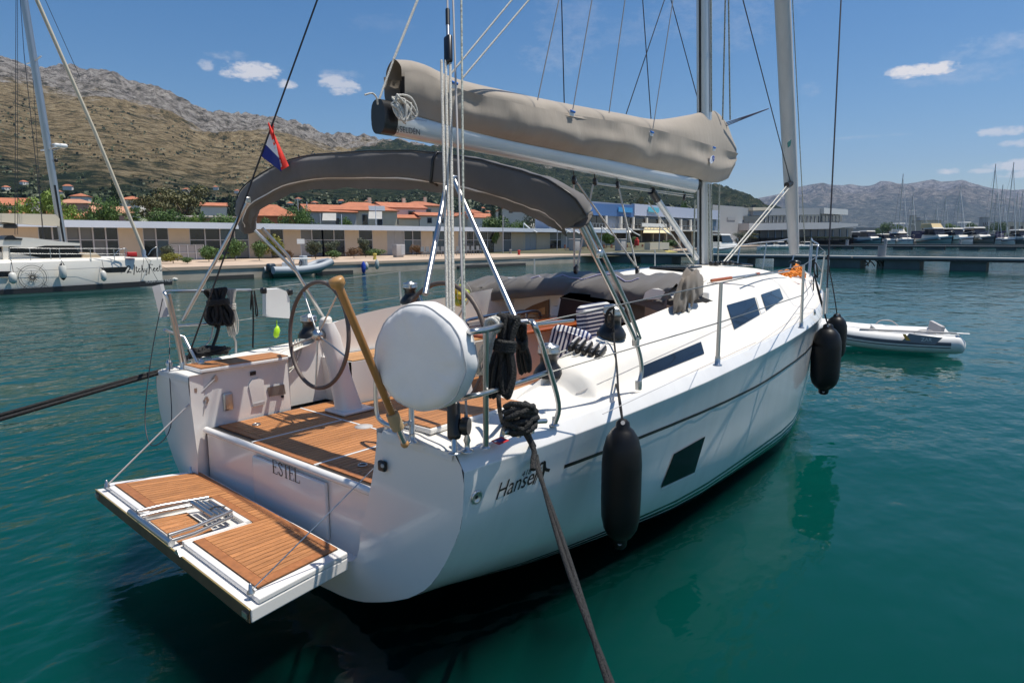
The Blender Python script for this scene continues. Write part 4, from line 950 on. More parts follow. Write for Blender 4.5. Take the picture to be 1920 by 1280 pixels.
# sprayhood, folded down across the cabin top
sh_top = [(872, 536), (905, 527), (950, 526), (1010, 525), (1080, 524), (1150, 526), (1205, 528), (1240, 533), (1262, 542)]
sh_X = [3.65, 3.8, 3.95, 4.0, 4.0, 3.95, 3.85, 3.75, 3.6]
tp_ = catmull([BX(x, y, X) for (x, y), X in zip(sh_top, sh_X)], 5); rows = []
for i, c in enumerate(tp_):
    f = i/(len(tp_)-1); wd = .10+.16*math.sin(math.pi*min(1, f*1.15+.02))**.6; row = []
    hgt = .19+.04*math.sin(f*9)
    if f < .12: hgt *= .5+f*4
    for k in range(15):
        a = math.pi*(k/14); ca, sa = -math.cos(a), math.sin(a)
        w = .085*(1-2.2*abs(noise_((c.y*1.6+k*.25, k*.5, 2), 1.)))+.06*(1-2.5*abs(noise_((c.y*3.4-k*.4, k*.7, 5), 1.)))
        sag = .05*noise_((c.y*1.2, 3, 1), 1.)
        row.append(c+Vector((.24+ca*(.38+wd*.5)+w*.7, .05*noise_((c.y*2, k*.6, 8), 1.), (sa**.7-1)*hgt+w*.8*min(1, sa*1.6)+sag*sa-.015)))
    rows.append(row)
SH = MB().grid(rows, True).build('sprayhood', GREYC, YA)
MB().tube([rows[i][4]+Vector((-.006, 0, .004)) for i in range(14, 30)], .007, 5).build('sprayhood_piping', mat('violet_piping', (.45, .42, .60), .6), SH)
# side wing of the cabin top under the hood
MB().prism([BX(x, y, 4.3) for x, y in ((882, 552), (890, 540), (905, 534), (945, 532), (960, 556), (885, 556))], (.3, 0, 0)).build('cabin_shoulder', GEL, YA, bevel=.02)
MB().prism([BX(x, y, 3.6) for x, y in ((1205, 562), (1210, 548), (1222, 541), (1250, 545), (1262, 560))], (.4, -.1, 0)).build('cabin_shoulder', GEL, YA, bevel=.02)
# the loose end of the hood heaped on the coachroof
lump = MB(); bc_ = dpt(1262, 582)[0]; rows = []
for i in range(27):
    f = i/26; row = []
    c = bc_.lerp(BX(1318, 545, bc_.x+.55), f)+Vector((0, 0, .08*math.sin(math.pi*f)))
    for k in range(21):
        a = 2*math.pi*k/20; rr = .06+.13*math.sin(math.pi*(f*.85+.13))**.7
        w = 1+.45*noise_((f*5, math.cos(a)*1.6+3, math.sin(a)*1.6), 1.)+.28*noise_((f*9, math.cos(a)*3, math.sin(a)*3+5), 1.)
        row.append(c+Vector((math.cos(a)*rr*w*.7, math.cos(a)*rr*w*.35, .04+math.sin(a)*rr*w*.95)))
    rows.append(row)
lump.grid(rows, True).build('sprayhood_end', mat('taupe_hood', (.155, .13, .105), .9, var=.1, vs=4, sheen=.2), SH)
lp2 = MB(); rows = []
for i in range(15):
    f = i/14; a = BX(1222+f*92, 573-f*8, bc_.x+.15+.25*f); row = [a+Vector((0, 0, (1-abs(2*q/6-1))*.05)) + Vector((.12*(q/6-.5), -.10*(q/6-.5)*2, -.02*noise_((i*.8, q, 1), 1.))) for q in range(7)]; rows.append(row)
lp2.grid(rows, True).build('sprayhood_hem', GREYC, SH)
pp_, pn_ = dpt(1291, 585); 
if pp_: MB().lathe([(.012, 0), (.012, .02), (.022, .03), (.022, .05), (.01, .06), (.018, .075), (0, .09)], pp_, up, 10).build('hood_fitting', STEEL, YA)

# ================================================================== loose gear
# flag at the port backstay
dB = FORK-prt
def onback(y):
    k = min(range(600), key=lambda k: abs((lambda q: 640-FPX*(q-CAM).dot(_U)/(q-CAM).dot(_F))(prt+dB*(k/600))-y)); return prt+dB*(k/600)
F0, F1 = onback(226), onback(292)
ee = [(BD(519, 250, (F0-CAM).dot(_F)), 0), (BD(541, 312, (F0-CAM).dot(_F)), 1)]
FL = thing('ensign', F1, 'red white and blue ensign flying from the backstay on the far side of the stern', 'flag')
for nm, a0, a1, col in (('red_stripe', 0, .34, (.80, .035, .02)), ('white_stripe', .34, .66, (.80, .80, .82)), ('blue_stripe', .66, 1, (.016, .028, .20))):
    rows = []
    for i in range(10):
        f = i/9; row = []
        for k in range(5):
            s = a0+(a1-a0)*k/4; h = F0.lerp(F1, s)
            fly = BD(502, 232, 5.9).lerp(BD(525, 320, 5.9), s) if False else None
            dep = (F0-CAM).dot(_F)+.10*math.sin(f*4.5+s*1.2)*f
            xe, ye = 513+15*s, 246+76*s
            e_ = BD(xe, ye, dep); row.append(h.lerp(e_, f))
        rows.append(row)
    MB().grid(rows, True).build(nm, mat(nm, col, .75), FL)
# the fly end folds forward, all red
rows = []
for i in range(8):
    f = i/7; dep = (F0-CAM).dot(_F)-.02-.05*math.sin(f*3)
    rows.append([BD(500+f*40+(1-s)*(3)*1.0*(1-f), 229+f*82+s*(14 if f < .6 else 4)*(1-abs(2*f-1)), dep) for s in (0, .5, 1)])
rows = [[BD(502+f*24, 232+f*88, (F0-CAM).dot(_F)-.03), BD(503+f*31, 230+f*86, (F0-CAM).dot(_F)-.07), BD(504+f*38, 229+f*82, (F0-CAM).dot(_F)-.04)] for f in [i/9 for i in range(10)]]
MB().grid(rows, True).build('red_fold', mat('red_stripe', (.62, .03, .02), .75), FL)
for f in (.38, .5, .62, .72, .82, .9): c = rows[int(f*9)][0]; MB().ball(BD(502+f*24+3, 232+f*88-1, (F0-CAM).dot(_F)-.055), .016, 8, 5, (1, .4, 1)).build('white_motif', WHITEP, FL)
wire('flag_halyard', F1, onback(360), .005, GREYP, FL)

def fender(name, x, ytop, ybot, hw, plane, label, line_to, grp=None):
    a, b = plane(x, ytop), plane(x, ybot); h = a.z-b.z; dep = (a-CAM).dot(_F); r = hw/FPX*dep
    o = thing(name, Vector((a.x, a.y, b.z)), label, 'fender', grp)
    prof = [(r*.22, 0), (r*.34, h*.02), (r*.36, h*.07), (r*.60, h*.10), (r*.84, h*.16), (r*.97, h*.25), (r, h*.40), (r, h*.66), (r*.95, h*.77), (r*.80, h*.86), (r*.55, h*.92), (r*.36, h*.945), (r*.33, h*.98), (r*.2, h)]
    c = Vector((a.x, a.y, b.z)); MB().lathe(prof, c, up, 26).build('fender_body', RUB, o)
    for zz in (.035, .965): MB().lathe([(.013, -r*.36), (.013, r*.36)], c+up*h*zz, CAM-c, 10).build('fender_eye', GREYP, o)
    for i, pts in enumerate(line_to): MB().tube(catmull([c+up*h*.97]+pts, 4), .0075, 7).build('fender_line', BROPE, o)
    return o
FP = lambda x, y: BY(x, y, -2.19)
w1 = BX(1152, 585, 2.0)
fender('fender', 1168, 786, 1022, 38, FP, 'big black fender hanging nearest the stern, below the winch', [[BY(1160, 740, -2.05), dpt(1153, 690, .02)[0] or w1, BX(1150, 620, 1.97), BX(1151, 578, 1.97)], [BY(1161, 742, -2.05), BX(1151, 700, 2.0), BX(1152, 640, 1.97), BX(1147, 590, 1.95), BX(1138, 592, 1.95), BX(1140, 612, 1.95)]])
MB().tube(catmull([BX(1151, 575, 1.95), BX(1139, 585, 1.95), BX(1137, 605, 1.95), BX(1147, 612, 1.95), BX(1150, 590, 1.95)], 4), .012, 7).build('fender_hitch', BROPE, bpy.data.objects['fender'])
f2x = 6.55; fender('fender', 1553, 607, 740, 26, lambda x, y: BX(x, y, 6.2), 'black fender hanging lower at the forward shoulder of the hull', [[BX(1540, 570, 6.15), BX(1530, 530, 6.1), BX(1526, 496, 6.1), BX(1531, 496, 6.1), BX(1533, 520, 6.1), BX(1529, 515, 6.1)], [BX(1528, 520, 6.1), BX(1525, 545, 6.1)]])
fender('fender', 1570, 588, 680, 19, lambda x, y: BX(x, y, 7.6), 'black fender hanging higher and partly behind another at the bow', [[BX(1562, 540, 7.6), BX(1554, 500, 7.55), BX(1551, 478, 7.55)]])

# mooring warps
def braid(mb, pts, r, turns=26., n=7):
    # two strands lying side by side, slowly twisting
    P = catmull(pts, 8); m = len(P)
    for s in (0, math.pi):
        mb.tube([P[i]+Vector((math.cos(s+i*.12), math.sin(s+i*.12), 0))*r*.85 for i in range(m)], r, n)
    return mb
bm_ = mat('braided_black_rope', (.005, .005, .0055), .7, var=.9, vs=75, bump=1.0, bs=120, col2=(.020, .020, .0195))
ed = hit(HB, 1003, 850)[0]; ed = ed+Vector((0, -.025, .02)) if ed else BZ(1003, 840, 1.24)
MR = thing('mooring_warp', (CL.x, CL.y, CL.z), 'thick black double mooring rope running from the near stern cleat down towards the viewer', 'rope')
gx = BY(1000, 848, -sheer(CL.x)-.03); wend = BD(1147, 1290, 2.15)
braid(MB(), [CL+up*.05, CL.lerp(gx, .55)+up*.035, gx+up*.03, gx.lerp(wend, .06)]+[gx.lerp(wend, f)-up*.10*f*(1-f) for f in (.2, .4, .6, .8, 1, 1.4)], .0115, n=10).build('warp_strand', bm_, MR)
mb = MB()
r2 = random.Random(3)
for k in range(9):
    a0 = r2.uniform(0, 6.28); c = CL+Vector((-.03, .0, .05+.008*k)); R_ = Matrix.Rotation(r2.uniform(-.7, .7), 3, 'X') @ Matrix.Rotation(r2.uniform(-.9, .9), 3, 'Y')
    mb.tube([c+R_ @ Vector((math.cos(a)*r2.uniform(.06, .085), math.sin(a)*r2.uniform(.045, .07), 0)) for a in [a0+2*math.pi*i/9 for i in range(9)]], .0125, 8, closed=True)
mb.build('cleat_turns', bm_, MR)
MB().tube(catmull([CL+Vector((-.04, 0, .06)), BX(1000, 840, CL.x-.02), BX(1000, 862, CL.x-.05), BX(999, 880, CL.x-.08)], 4), .012, 8).build('loose_tail', bm_, MR)
pw0 = Vector((.02, 1.80, 1.17))
for i, (a, b, lb) in enumerate((((302, 694), (0, 778), 'upper of the two black mooring ropes leading off to the left from the far quarter'), ((303, 698), (0, 786), 'lower of the two black mooring ropes leading off to the left from the far quarter'))):
    A_ = BX(a[0], a[1], .02); E_ = BZ(b[0], b[1], 1.0)
    o = tag(MB().tube([A_.lerp(A_+(E_-A_)*2.4, f)+Vector((0, 0, -.10*4*f*(1-f)*0)) for f in [k/10 for k in range(11)]], .016, 8).build('mooring_rope', bm_), lb, 'rope', 'far quarter mooring ropes')
# rope hank on the near pushpit
def hank(name, top, bot, w, label, m, loops=9, seed=1, r=.0125, tail=None, cat='rope'):
    o = thing(name, bot, label, cat); q = random.Random(seed); mb = MB(); ax = top-bot; sd = ax.cross(CAM-top).normalized(); fw_ = sd.cross(ax).normalized()
    for k in range(loops):
        off = sd*(w*(k/(loops-1)-.5)*.75)+fw_*q.uniform(-.035, .035); ww = w*q.uniform(.16, .3); l0 = q.uniform(-.03, .02); 
        c0, c1 = top+off+ax*l0*.1, bot+off*1.1-ax*q.uniform(-.06, .05)
        mid = top.lerp(bot, .33)+off*.55
        mb.tube(catmull([c0+sd*ww*.3, mid+sd*ww*.25+fw_*.02, top.lerp(bot, .7)+off+sd*ww*.8, c1+sd*ww*.3, c1-sd*ww*.3, top.lerp(bot, .7)+off-sd*ww*.8, mid-sd*ww*.25-fw_*.02, c0-sd*ww*.3], 4, True), r, 7, closed=True)
    mb.build('hank_coil', m, o)
    mb = MB(); c = top.lerp(bot, .36)
    for k in range(4):
        cc = c+ax*(.035*(k-1.5)); mb.tube([cc+sd*w*.42*math.cos(a)+fw_*.065*math.sin(a) for a in [2*math.pi*i/14 for i in range(14)]], r, 7, closed=True)
    mb.build('hank_wrap', m, o)
    if tail: MB().tube(catmull(tail, 5), r, 7).build('hank_tail', m, o)
    return o
hank('rope_hank', BZ(953, 598, 1.93), BZ(952, 598, 1.93)+Vector((-.05, .02, -.38)), .115, 'black rope hank tied on the near pushpit rail', bm_, 13, 1, .0135, [BZ(934, 690, 1.6), BX(936, 760, .36), BX(945, 800, .5), CL+Vector((-.1, 0, .05))])
hank('rope_hank', BZ(975, 606, 1.90), BX(984, 690, .42), .05, 'short black rope bight hanging beside the hank on the near rail', bm_, 3, 5, .013)
WC = thing('white_rope_coil', BZ(930, 640, 1.75), 'white rope coil wound round the near pushpit rail', 'rope')
mb = MB()
for k in range(4):
    c = BZ(922+k*6, 611-k*2, 1.9); a_ = (BZ(955, 607, 1.9)-BZ(911, 618, 1.9)).normalized(); u_ = a_.orthogonal().normalized(); v_ = a_.cross(u_)
    mb.tube([c+(u_*math.cos(a)+v_*math.sin(a))*.036 for a in [2*math.pi*i/14 for i in range(14)]], .012, 7, closed=True)
mb.build('rail_turns', WROPE, WC)
for k in range(3): MB().tube(catmull([BZ(925, 620, 1.88), BX(910-k*5, 660, .1), BX(893+k*3, 690, .12), BX(898+k*2, 700, .14), BX(908+k*2, 690, .12), BZ(928, 625, 1.86)], 4), .009, 7).build('hanging_loop', WROPE, WC)
# far side hanks
hank('rope_hank', BY(405, 545, 1.84), BY(415, 606, 1.80), .20, 'black rope hank hanging from the far lifeline by the stern', bm_, 12, 2, .015, [BY(412, 606, 1.8), BY(406, 630, 1.78), BY(398, 652, 1.75)])
hank('white_cord_hank', BY(433, 545, 1.86), BY(436, 625, 1.86), .09, 'thin white cord hank hanging beside black hank on the far lifeline', WROPE, 9, 4, .005)
mb = MB(); r2 = random.Random(9)
for k in range(8):
    c = BY(398, 660, 1.66)+Vector((r2.uniform(-.08, .08), r2.uniform(-.02, .02), r2.uniform(-.01, .03))); mb.tube([c+Vector((math.cos(a)*r2.uniform(.10, .15), math.sin(a)*.06, r2.uniform(-.02, .03))) for a in [2*math.pi*i/11 for i in range(11)]], .016, 7, closed=True)
tag(mb.build('rope_heap', bm_), 'black rope heap made fast on the far stern cleat', 'rope')
MB().tube(catmull([BY(400, 610, 1.9), BY(392, 640, 1.85), BY(362, 664, 1.75), BY(345, 668, 1.7)], 5), .008, 6).build('white_line', WROPE, YA)
sl = thing('strap_loop', BY(474, 653, 1.86), 'thin black strap looped over the far lifeline', 'strap')
MB().tube(catmull([BY(472, 545, 1.88), BY(470, 580, 1.88), BY(473, 552, 1.88), BY(475, 600, 1.88), BY(474, 652, 1.86)], 4), .009, 6).build('strap', BROPE, sl); MB().tube(catmull([BY(477, 545, 1.88), BY(480, 590, 1.88), BY(483, 585, 1.88), BY(477, 546, 1.88)], 4), .007, 6).build('strap_bight', BROPE, sl)
# white danbuoy / rescue-sling case on the far lifeline
HC = thing('rescue_sling_case', BY(520, 596, 1.86), 'white rescue sling case strapped to the far lifeline', 'safety case')
cq = [BY(x, y, 1.86) for x, y in ((499, 594), (544, 597), (543, 560), (537, 546), (525, 541), (499, 543))]
MB().prism(cq, (.03, .12, 0)).build('case_body', WHITEP, HC, bevel=.02)
for (x, y) in ((494, 545), (543, 548)): MB().rbox(BY(x, y, 1.87), (.05, .06, .06), .015).build('case_clip', BLK, HC)
yl = mat('lime_plastic', (.45, .80, .02), .4)
LT = thing('rescue_light', BY(520, 633, 1.8), 'lime yellow rescue light dangling under the white case', 'light')
MB().tube([BY(519, 600, 1.85), BY(519, 618, 1.83)], .006, 6).build('lanyard', yl, LT); MB().lathe([(.012, 0), (.028, .02), (.03, .08), (.014, .11), (0, .12)], BY(517, 633, 1.8), (.25, 0, 1), 12).build('light_body', yl, LT)
wb = tag(MB().hexa([BY(x, y, 1.86) for x, y in ((300, 596), (315, 593), (300, 533), (285, 537))]+[BY(x, y, 1.86)+Vector((.05, .05, 0)) for x, y in ((300, 596), (315, 593), (300, 533), (285, 537))]).build('mounting_board', mat('grey_board', (.52, .52, .53), .5)), 'pale grey board clamped to the far corner of the stern rail', 'board')
tw = MB().tube(catmull([BY(305, 560, 1.83), BY(285, 660, 1.8), BX(272, 780, -.2), BX(285, 835, -.25), BX(320, 800, -.1), BX(318, 700, -.0), BY(318, 620, 1.83)], 5), .004, 5); tag(tw.build('loose_cord', DW), 'thin dark cord dangling off the far corner of the stern', 'cord')
# ensign staff
sb, stp = BZ(759, 832, 1.245), BX(629, 522, -.48)
FS = thing('ensign_staff', sb, 'varnished brown wooden staff with a knob standing raked in the stern socket', 'flagstaff')
brn = mat('staff_wood', (.34, .155, .04), .35, var=.18, vs=5, coat=.4); ax = stp-sb
MB().tube([sb+ax*.10, sb+ax*.5, sb+ax*.97], [.021, .020, .021], 14).build('shaft', brn, FS)
MB().lathe([(.024, -.05), (.036, -.035), (.038, -.01), (.034, 0), (0, .004)], stp, ax, 18).build('knob', mat('knob_wood', (.42, .22, .07), .4, var=.1), FS)
MB().tube([sb+ax*.005, sb+ax*.12], .017, 14).build('socket_tube', STEEL, FS); MB().lathe([(.034, -.05), (.036, 0), (.033, .05)], sb+ax*.155, ax, 16).build('leather_collar', mat('tan_leather', (.42, .30, .17), .7), FS); MB().ball(sb+ax*.0, .023, 10, 7).build('staff_foot', TAN, FS)
# round white cover on the pushpit
cc = BX(797, 668, -.13); CO = thing('round_cover', BX(800, 765, -.13), 'round white fabric cover laced over gear on the stern rail', 'cover')
ax = Vector((-1, -.16, -.03)).normalized(); u_ = Vector((0, 0, 1)); u_ = (u_-ax*u_.dot(ax)).normalized(); v_ = ax.cross(u_)
rows = []
prof = [(.0, .086), (.15, .087), (.3, .088), (.45, .089), (.6, .089), (.72, .088), (.83, .085), (.92, .076), (.975, .055), (1.0, .03), (1.01, -.02), (1.0, -.06), (.95, -.09), (.80, -.10), (.4, -.105), (0, -.105)]
for (rr, d) in prof:
    row = []
    for k in range(110):
        a = 2*math.pi*k/110; ex = .285*(1+.04*math.cos(2*a+.6)); ez = .272
        fa = noise_((math.cos(a)*2.6, math.sin(a)*2.6, 3), 1.); fold = .009*(abs(math.sin(a*9+fa*4))**.5-.6)*min(1, max(0, rr-.25)*1.6)*(.5+.8*abs(fa))*(1 if d > 0 else 1.3)+.016*rr*noise_((math.cos(a)*3*rr, math.sin(a)*3*rr, 9), 1.)
        rad = rr*(1+.03*noise_((math.cos(a)*2, math.sin(a)*2, 5), 1.))
        dd = (d if d > .05 else .05+(d-.05)*.72)+fold*.8-(.02*max(0, math.cos(a-.9))*rr)
        row.append(cc+v_*ex*rad*math.cos(a)+u_*ez*rad*math.sin(a)+ax*dd)
    rows.append(row)
MB().grid(rows, True, closev=True, flip=True).build('cover_cloth', WCLOTH, CO)
MB().tube([q+ax*.003 for q in rows[8]], .0045, 5, closed=True).build('cover_piping', mat('white_piping', (.6, .6, .6), .6), CO)
MB().tube([q for q in rows[12]], .006, 5, closed=True).build('cover_drawstring', GREYP, CO)
# red tag by the cleat
tg = [BZ(x, y, 1.262) for x, y in ((921, 827), (935, 834), (955, 826), (940, 819))]
TG = thing('warning_tag', tg[0], 'small red and white printed tag lying by the near stern cleat', 'tag')
MB().prism(tg, (0, 0, .003)).build('tag_card', mat('tag_red', (.6, .03, .03), .5), TG)
MB().prism([a.lerp((tg[0]+tg[2])/2, .45)+up*.004 for a in tg], (0, 0, .001)).build('tag_print', mat('tag_blue', (.05, .05, .25), .5), TG)
MB().prism([BZ(x, y, 1.266) for x, y in ((925, 827), (929, 829), (941, 824), (937, 822))], (0, 0, .001)).build('tag_stripe', WHITEP, TG)
# cushions on the starboard bench
cm = bpy.data.materials.new('navy_striped_cloth'); cm.use_nodes = True; t = cm.node_tree; p = t.nodes['Principled BSDF']; p.inputs['Roughness'].default_value = .85
tcc = t.nodes.new('ShaderNodeTexCoord'); sx_ = t.nodes.new('ShaderNodeSeparateXYZ'); t.links.new(tcc.outputs['Object'], sx_.inputs[0])
mm = t.nodes.new('ShaderNodeMath'); mm.operation = 'MULTIPLY'; mm.inputs[1].default_value = 26; t.links.new(sx_.outputs[0], mm.inputs[0]); m2 = t.nodes.new('ShaderNodeMath'); m2.operation = 'FRACT'; t.links.new(mm.outputs[0], m2.inputs[0])
m2b = t.nodes.new('ShaderNodeMath'); m2b.operation = 'MULTIPLY'; m2b.inputs[1].default_value = 6.5; t.links.new(sx_.outputs[0], m2b.inputs[0]); m2c = t.nodes.new('ShaderNodeMath'); m2c.operation = 'SINE'; t.links.new(m2b.outputs[0], m2c.inputs[0])
crr = t.nodes.new('ShaderNodeValToRGB'); crr.color_ramp.interpolation = 'CONSTANT'; crr.color_ramp.elements[0].color = (.70, .69, .66, 1); crr.color_ramp.elements[1].position = .5; crr.color_ramp.elements[1].color = (.012, .022, .075, 1); t.links.new(m2.outputs[0], crr.inputs[0])
mxx = t.nodes.new('ShaderNodeMix'); mxx.data_type = 'RGBA'; mxx.blend_type = 'ADD'; t.links.new(m2c.outputs[0], mxx.inputs[0]); t.links.new(crr.outputs[0], mxx.inputs[6]); mxx.inputs[7].default_value = (.0, .015, .10, 1); t.links.new(mxx.outputs[2], p.inputs['Base Color'])
def cushion(c, rot, label):
    rows = []
    for i in range(13):
        row = []
        for k in range(24):
            v = -1+2*i/12; a = 2*math.pi*k/24; e = (1-abs(v)**3.2)**.5
            cx = math.copysign(abs(math.cos(a))**.42, math.cos(a)); cy = math.copysign(abs(math.sin(a))**.42, math.sin(a)); q = (.72+.28*e)
            row.append(Vector((cx*.20*q, cy*.20*q, v*.08*(1-.55*max(abs(cx), abs(cy))**6))))
        rows.append(row)
    m_ = MB().grid(rows, True, closev=True); m_.poly(rows[0][::-1]); m_.poly(rows[-1])
    o = bpy.data.objects.new('cushion', m_.mesh('cushion', cm)); COL.objects.link(o); o.location = c; o.rotation_euler = rot
    return tag(o, label, 'cushion', 'striped cushions in the cockpit')
cushion(BX(1066, 652, 2.75), (R(78), R(12), R(-65)), 'navy and white striped cushion slumped low with stripes upright')
cushion(BX(1116, 606, 3.1), (R(66), R(84), R(-50)), 'navy and white striped cushion propped up with stripes level')
# net of fruit
ap_m = mat('green_apple', (.42, .50, .05), .35, var=.15, vs=8); ap_y = mat('yellow_apple', (.62, .50, .06), .35, var=.12, vs=8)
c = BX(864, 552, 3.1); FN = thing('fruit_net', c-up*.16, 'net of green and yellow fruit hanging by the folded hood', 'fruit net')
r2 = random.Random(5)
for k, (a, b, dd) in enumerate(((-.06, .05, 0), (.0, .07, .03), (-.07, -.02, .02), (.0, -.01, -.03), (.06, .01, .02), (-.03, -.09, 0), (.04, -.08, 0), (.02, .03, .06))):
    MB().ball(c+_rt*a+up*b+_fw*dd, .047, 12, 8).build('apple', ap_m if k % 3 else ap_y, FN)
mb = MB()
for k in range(7):
    a = 2*math.pi*k/7; mb.tube(catmull([c+up*.2, c+(_rt*math.cos(a)+_fw*math.sin(a))*.10+up*.09, c+(_rt*math.cos(a)+_fw*math.sin(a))*.125-up*.03, c-up*.15], 4), .0022, 4)
mb.build('net_cord', WROPE, FN)
mb = MB()
# wooden boat hook on the coachroof, orange line on the foredeck
bh0, bh1 = dpt(1333, 531, .03)[0] or BZ(1333, 531, 1.9), BZ(1420, 514, 1.92)
BH = thing('boat_hook', bh0, 'wooden handled boat hook lashed along the coachroof edge', 'boat hook')
MB().tube([bh0, bh0.lerp(bh1, .42)], .020, 10).build('handle', VARN, BH); MB().tube([bh0.lerp(bh1, .42), bh1], .014, 10).build('pole', ALU, BH); MB().tube([bh0.lerp(bh1, .97), bh1+(bh1-bh0)*.04], .02, 8).build('hook_end', VARN, BH)
om = mat('orange_rope', (.75, .22, .015), .75, var=.3, vs=40, bump=.6, bs=90)
for (x, y, n, lb, sp_) in ((1475, 517, 16, 'loose orange rope heap on the foredeck', .22), (1500, 511, 8, 'orange rope coil hung by the bow rail', .07)):
    c = BZ(x, y, 1.74); mb = MB(); r2 = random.Random(n)
    for k in range(n):
        q = c+Vector((r2.uniform(-sp_, sp_)*1.4, r2.uniform(-sp_, sp_)*.7, r2.uniform(0, .05))); mb.tube([q+Vector((math.cos(a)*r2.uniform(.06, .13), math.sin(a)*r2.uniform(.04, .1), r2.uniform(-.02, .04)+(0 if n > 10 else .08*math.sin(a)))) for a in [2*math.pi*i/9 for i in range(9)]], .014, 6, closed=True)
    tag(mb.build('orange_rope', om), lb, 'rope')
# line heap behind the far wheel
mb = MB(); r2 = random.Random(8)
for k in range(12):
    x0 = 553+r2.uniform(-8, 8); mb.tube(catmull([BY(x0+8, 640+r2.uniform(-6, 6), 1.42), BY(x0+3, 665, 1.38), BY(x0-7, 688+r2.uniform(-4, 4), 1.36), BY(x0-18, 694+r2.uniform(-3, 5), 1.33)], 4), .007, 5)
tag(mb.build('sheet_tail', WROPE), 'loose white sheet tails draped over the far coaming behind the wheel', 'rope')
# ================================================================== background
rr = random.Random(21)
ROOF = mat('terracotta_tile', (.42, .15, .075), .8, var=.2, vs=.8, objrand=.10, bump=.4, bs=2)
SALM = mat('salmon_tile', (.50, .25, .15), .8, var=.15, vs=.8, objrand=.06)
WALLS = {'white': mat('white_render', (.74, .70, .63), .85, var=.06, vs=.4), 'cream': mat('cream_render', (.66, .58, .45), .85, var=.06, vs=.4), 'orange': mat('orange_render', (.58, .21, .09), .85, var=.06, vs=.4), 'pink': mat('pink_render', (.50, .30, .24), .85, var=.06, vs=.4), 'grey': mat('grey_render', (.42, .42, .42), .85, var=.06, vs=.4)}
PANE = mat('dark_pane', (.012, .016, .022), .08, spec=.8)
PANE2 = mat('blue_pane', (.03, .06, .09), .1, spec=.8); PANE3 = mat('blind_pane', (.14, .15, .15), .5)
SHUT = mat('grey_shutter', (.34, .35, .36), .6)
FRM = mat('pale_frame', (.45, .46, .48), .5)
# ---------------- low marina building
YF = 48.0; zb = QZ+.1
MBD = thing('marina_building', (40, YF, zb), 'long low beige marina building with flat white roof and glazed bays along the quay', 'building')
fx = lambda x: BY(x, 450, YF).x
XL, XR = -28, fx(1155)
MB().span((XL, YF+.02, zb), (XR, YF+9, 3.2)).build('wall_core', mat('inner_dark', (.03, .03, .033), .8), MBD)
MB().hexa([(XL, YF-1.1, 3.06), (XR+1, YF-1.1, 3.36), (XR+1, YF+11, 3.40), (XL, YF+11, 3.16), (XL, YF-1.1, 3.54), (XR+1, YF-1.1, 3.80), (XR+1, YF+11, 3.84), (XL, YF+11, 3.60)]).build('roof', mat('pale_fascia', (.62, .68, .76), .45, var=.05, vs=.3), MBD)
BEI = mat('beige_render', (.54, .45, .34), .85, var=.06, vs=.5)
bays = [(-300, -120, 0), (-120, -40, 1), (-40, 25, 0), (25, 72, 0), (72, 222, 3), (222, 268, 0), (268, 316, 2), (316, 355, 0), (355, 466, 3), (466, 506, 0), (506, 531, 1), (531, 563, 0), (563, 605, 4), (605, 646, 2), (646, 672, 0), (672, 698, 1), (698, 725, 0), (725, 757, 5), (757, 789, 2), (789, 810, 0), (810, 833, 1), (833, 858, 0), (858, 874, 5), (874, 926, 3), (926, 942, 0), (942, 958, 1), (958, 984, 0), (984, 1005, 5), (1005, 1030, 0), (1030, 1052, 1), (1052, 1095, 5), (1095, 1155, 0)]
for a, b, k in bays:
    xa, xb = fx(a), fx(b); zt = 3.25
    if k == 0:
        MB().span((xa, YF-.08, zb), (xb, YF+.02, zt)).build('wall', BEI, MBD); continue
    n = {1: 1, 2: 2, 3: 4, 4: 2, 5: 2}[k]
    if b-a > 120: n = 6
    if k == 5: 
        w = MB().span((xa, YF-.02, zb), (xb, YF+.02, zt)).build('door_panel', SHUT, MBD)
        for i in range(3): MB().span((xa+(xb-xa)*i/2-.03, YF-.05, zb), (xa+(xb-xa)*i/2+.03, YF-.02, zt)).build('frame', FRM, w)
        continue
    win = MB().span((xa, YF-.06, 2.30), (xb, YF+.0, 2.36)).build('window', FRM, MBD)
    for i in range(n+1):
        x = xa+(xb-xa)*i/n; MB().span((x-.045, YF-.07, zb), (x+.045, YF-.0, zt)).build('mullion', FRM, win)
    for i in range(n):
        x0, x1 = xa+(xb-xa)*i/n+.045, xa+(xb-xa)*(i+1)/n-.045
        for z0, z1 in ((zb+.05, 2.30), (2.36, zt)): MB().span((x0, YF-.0, z0), (x1, YF+.015, z1)).build('pane', SHUT if (k == 4 and z0 < 1.5 and i == 0) else rr.choice((PANE, PANE, PANE, PANE2, PANE3)), win)
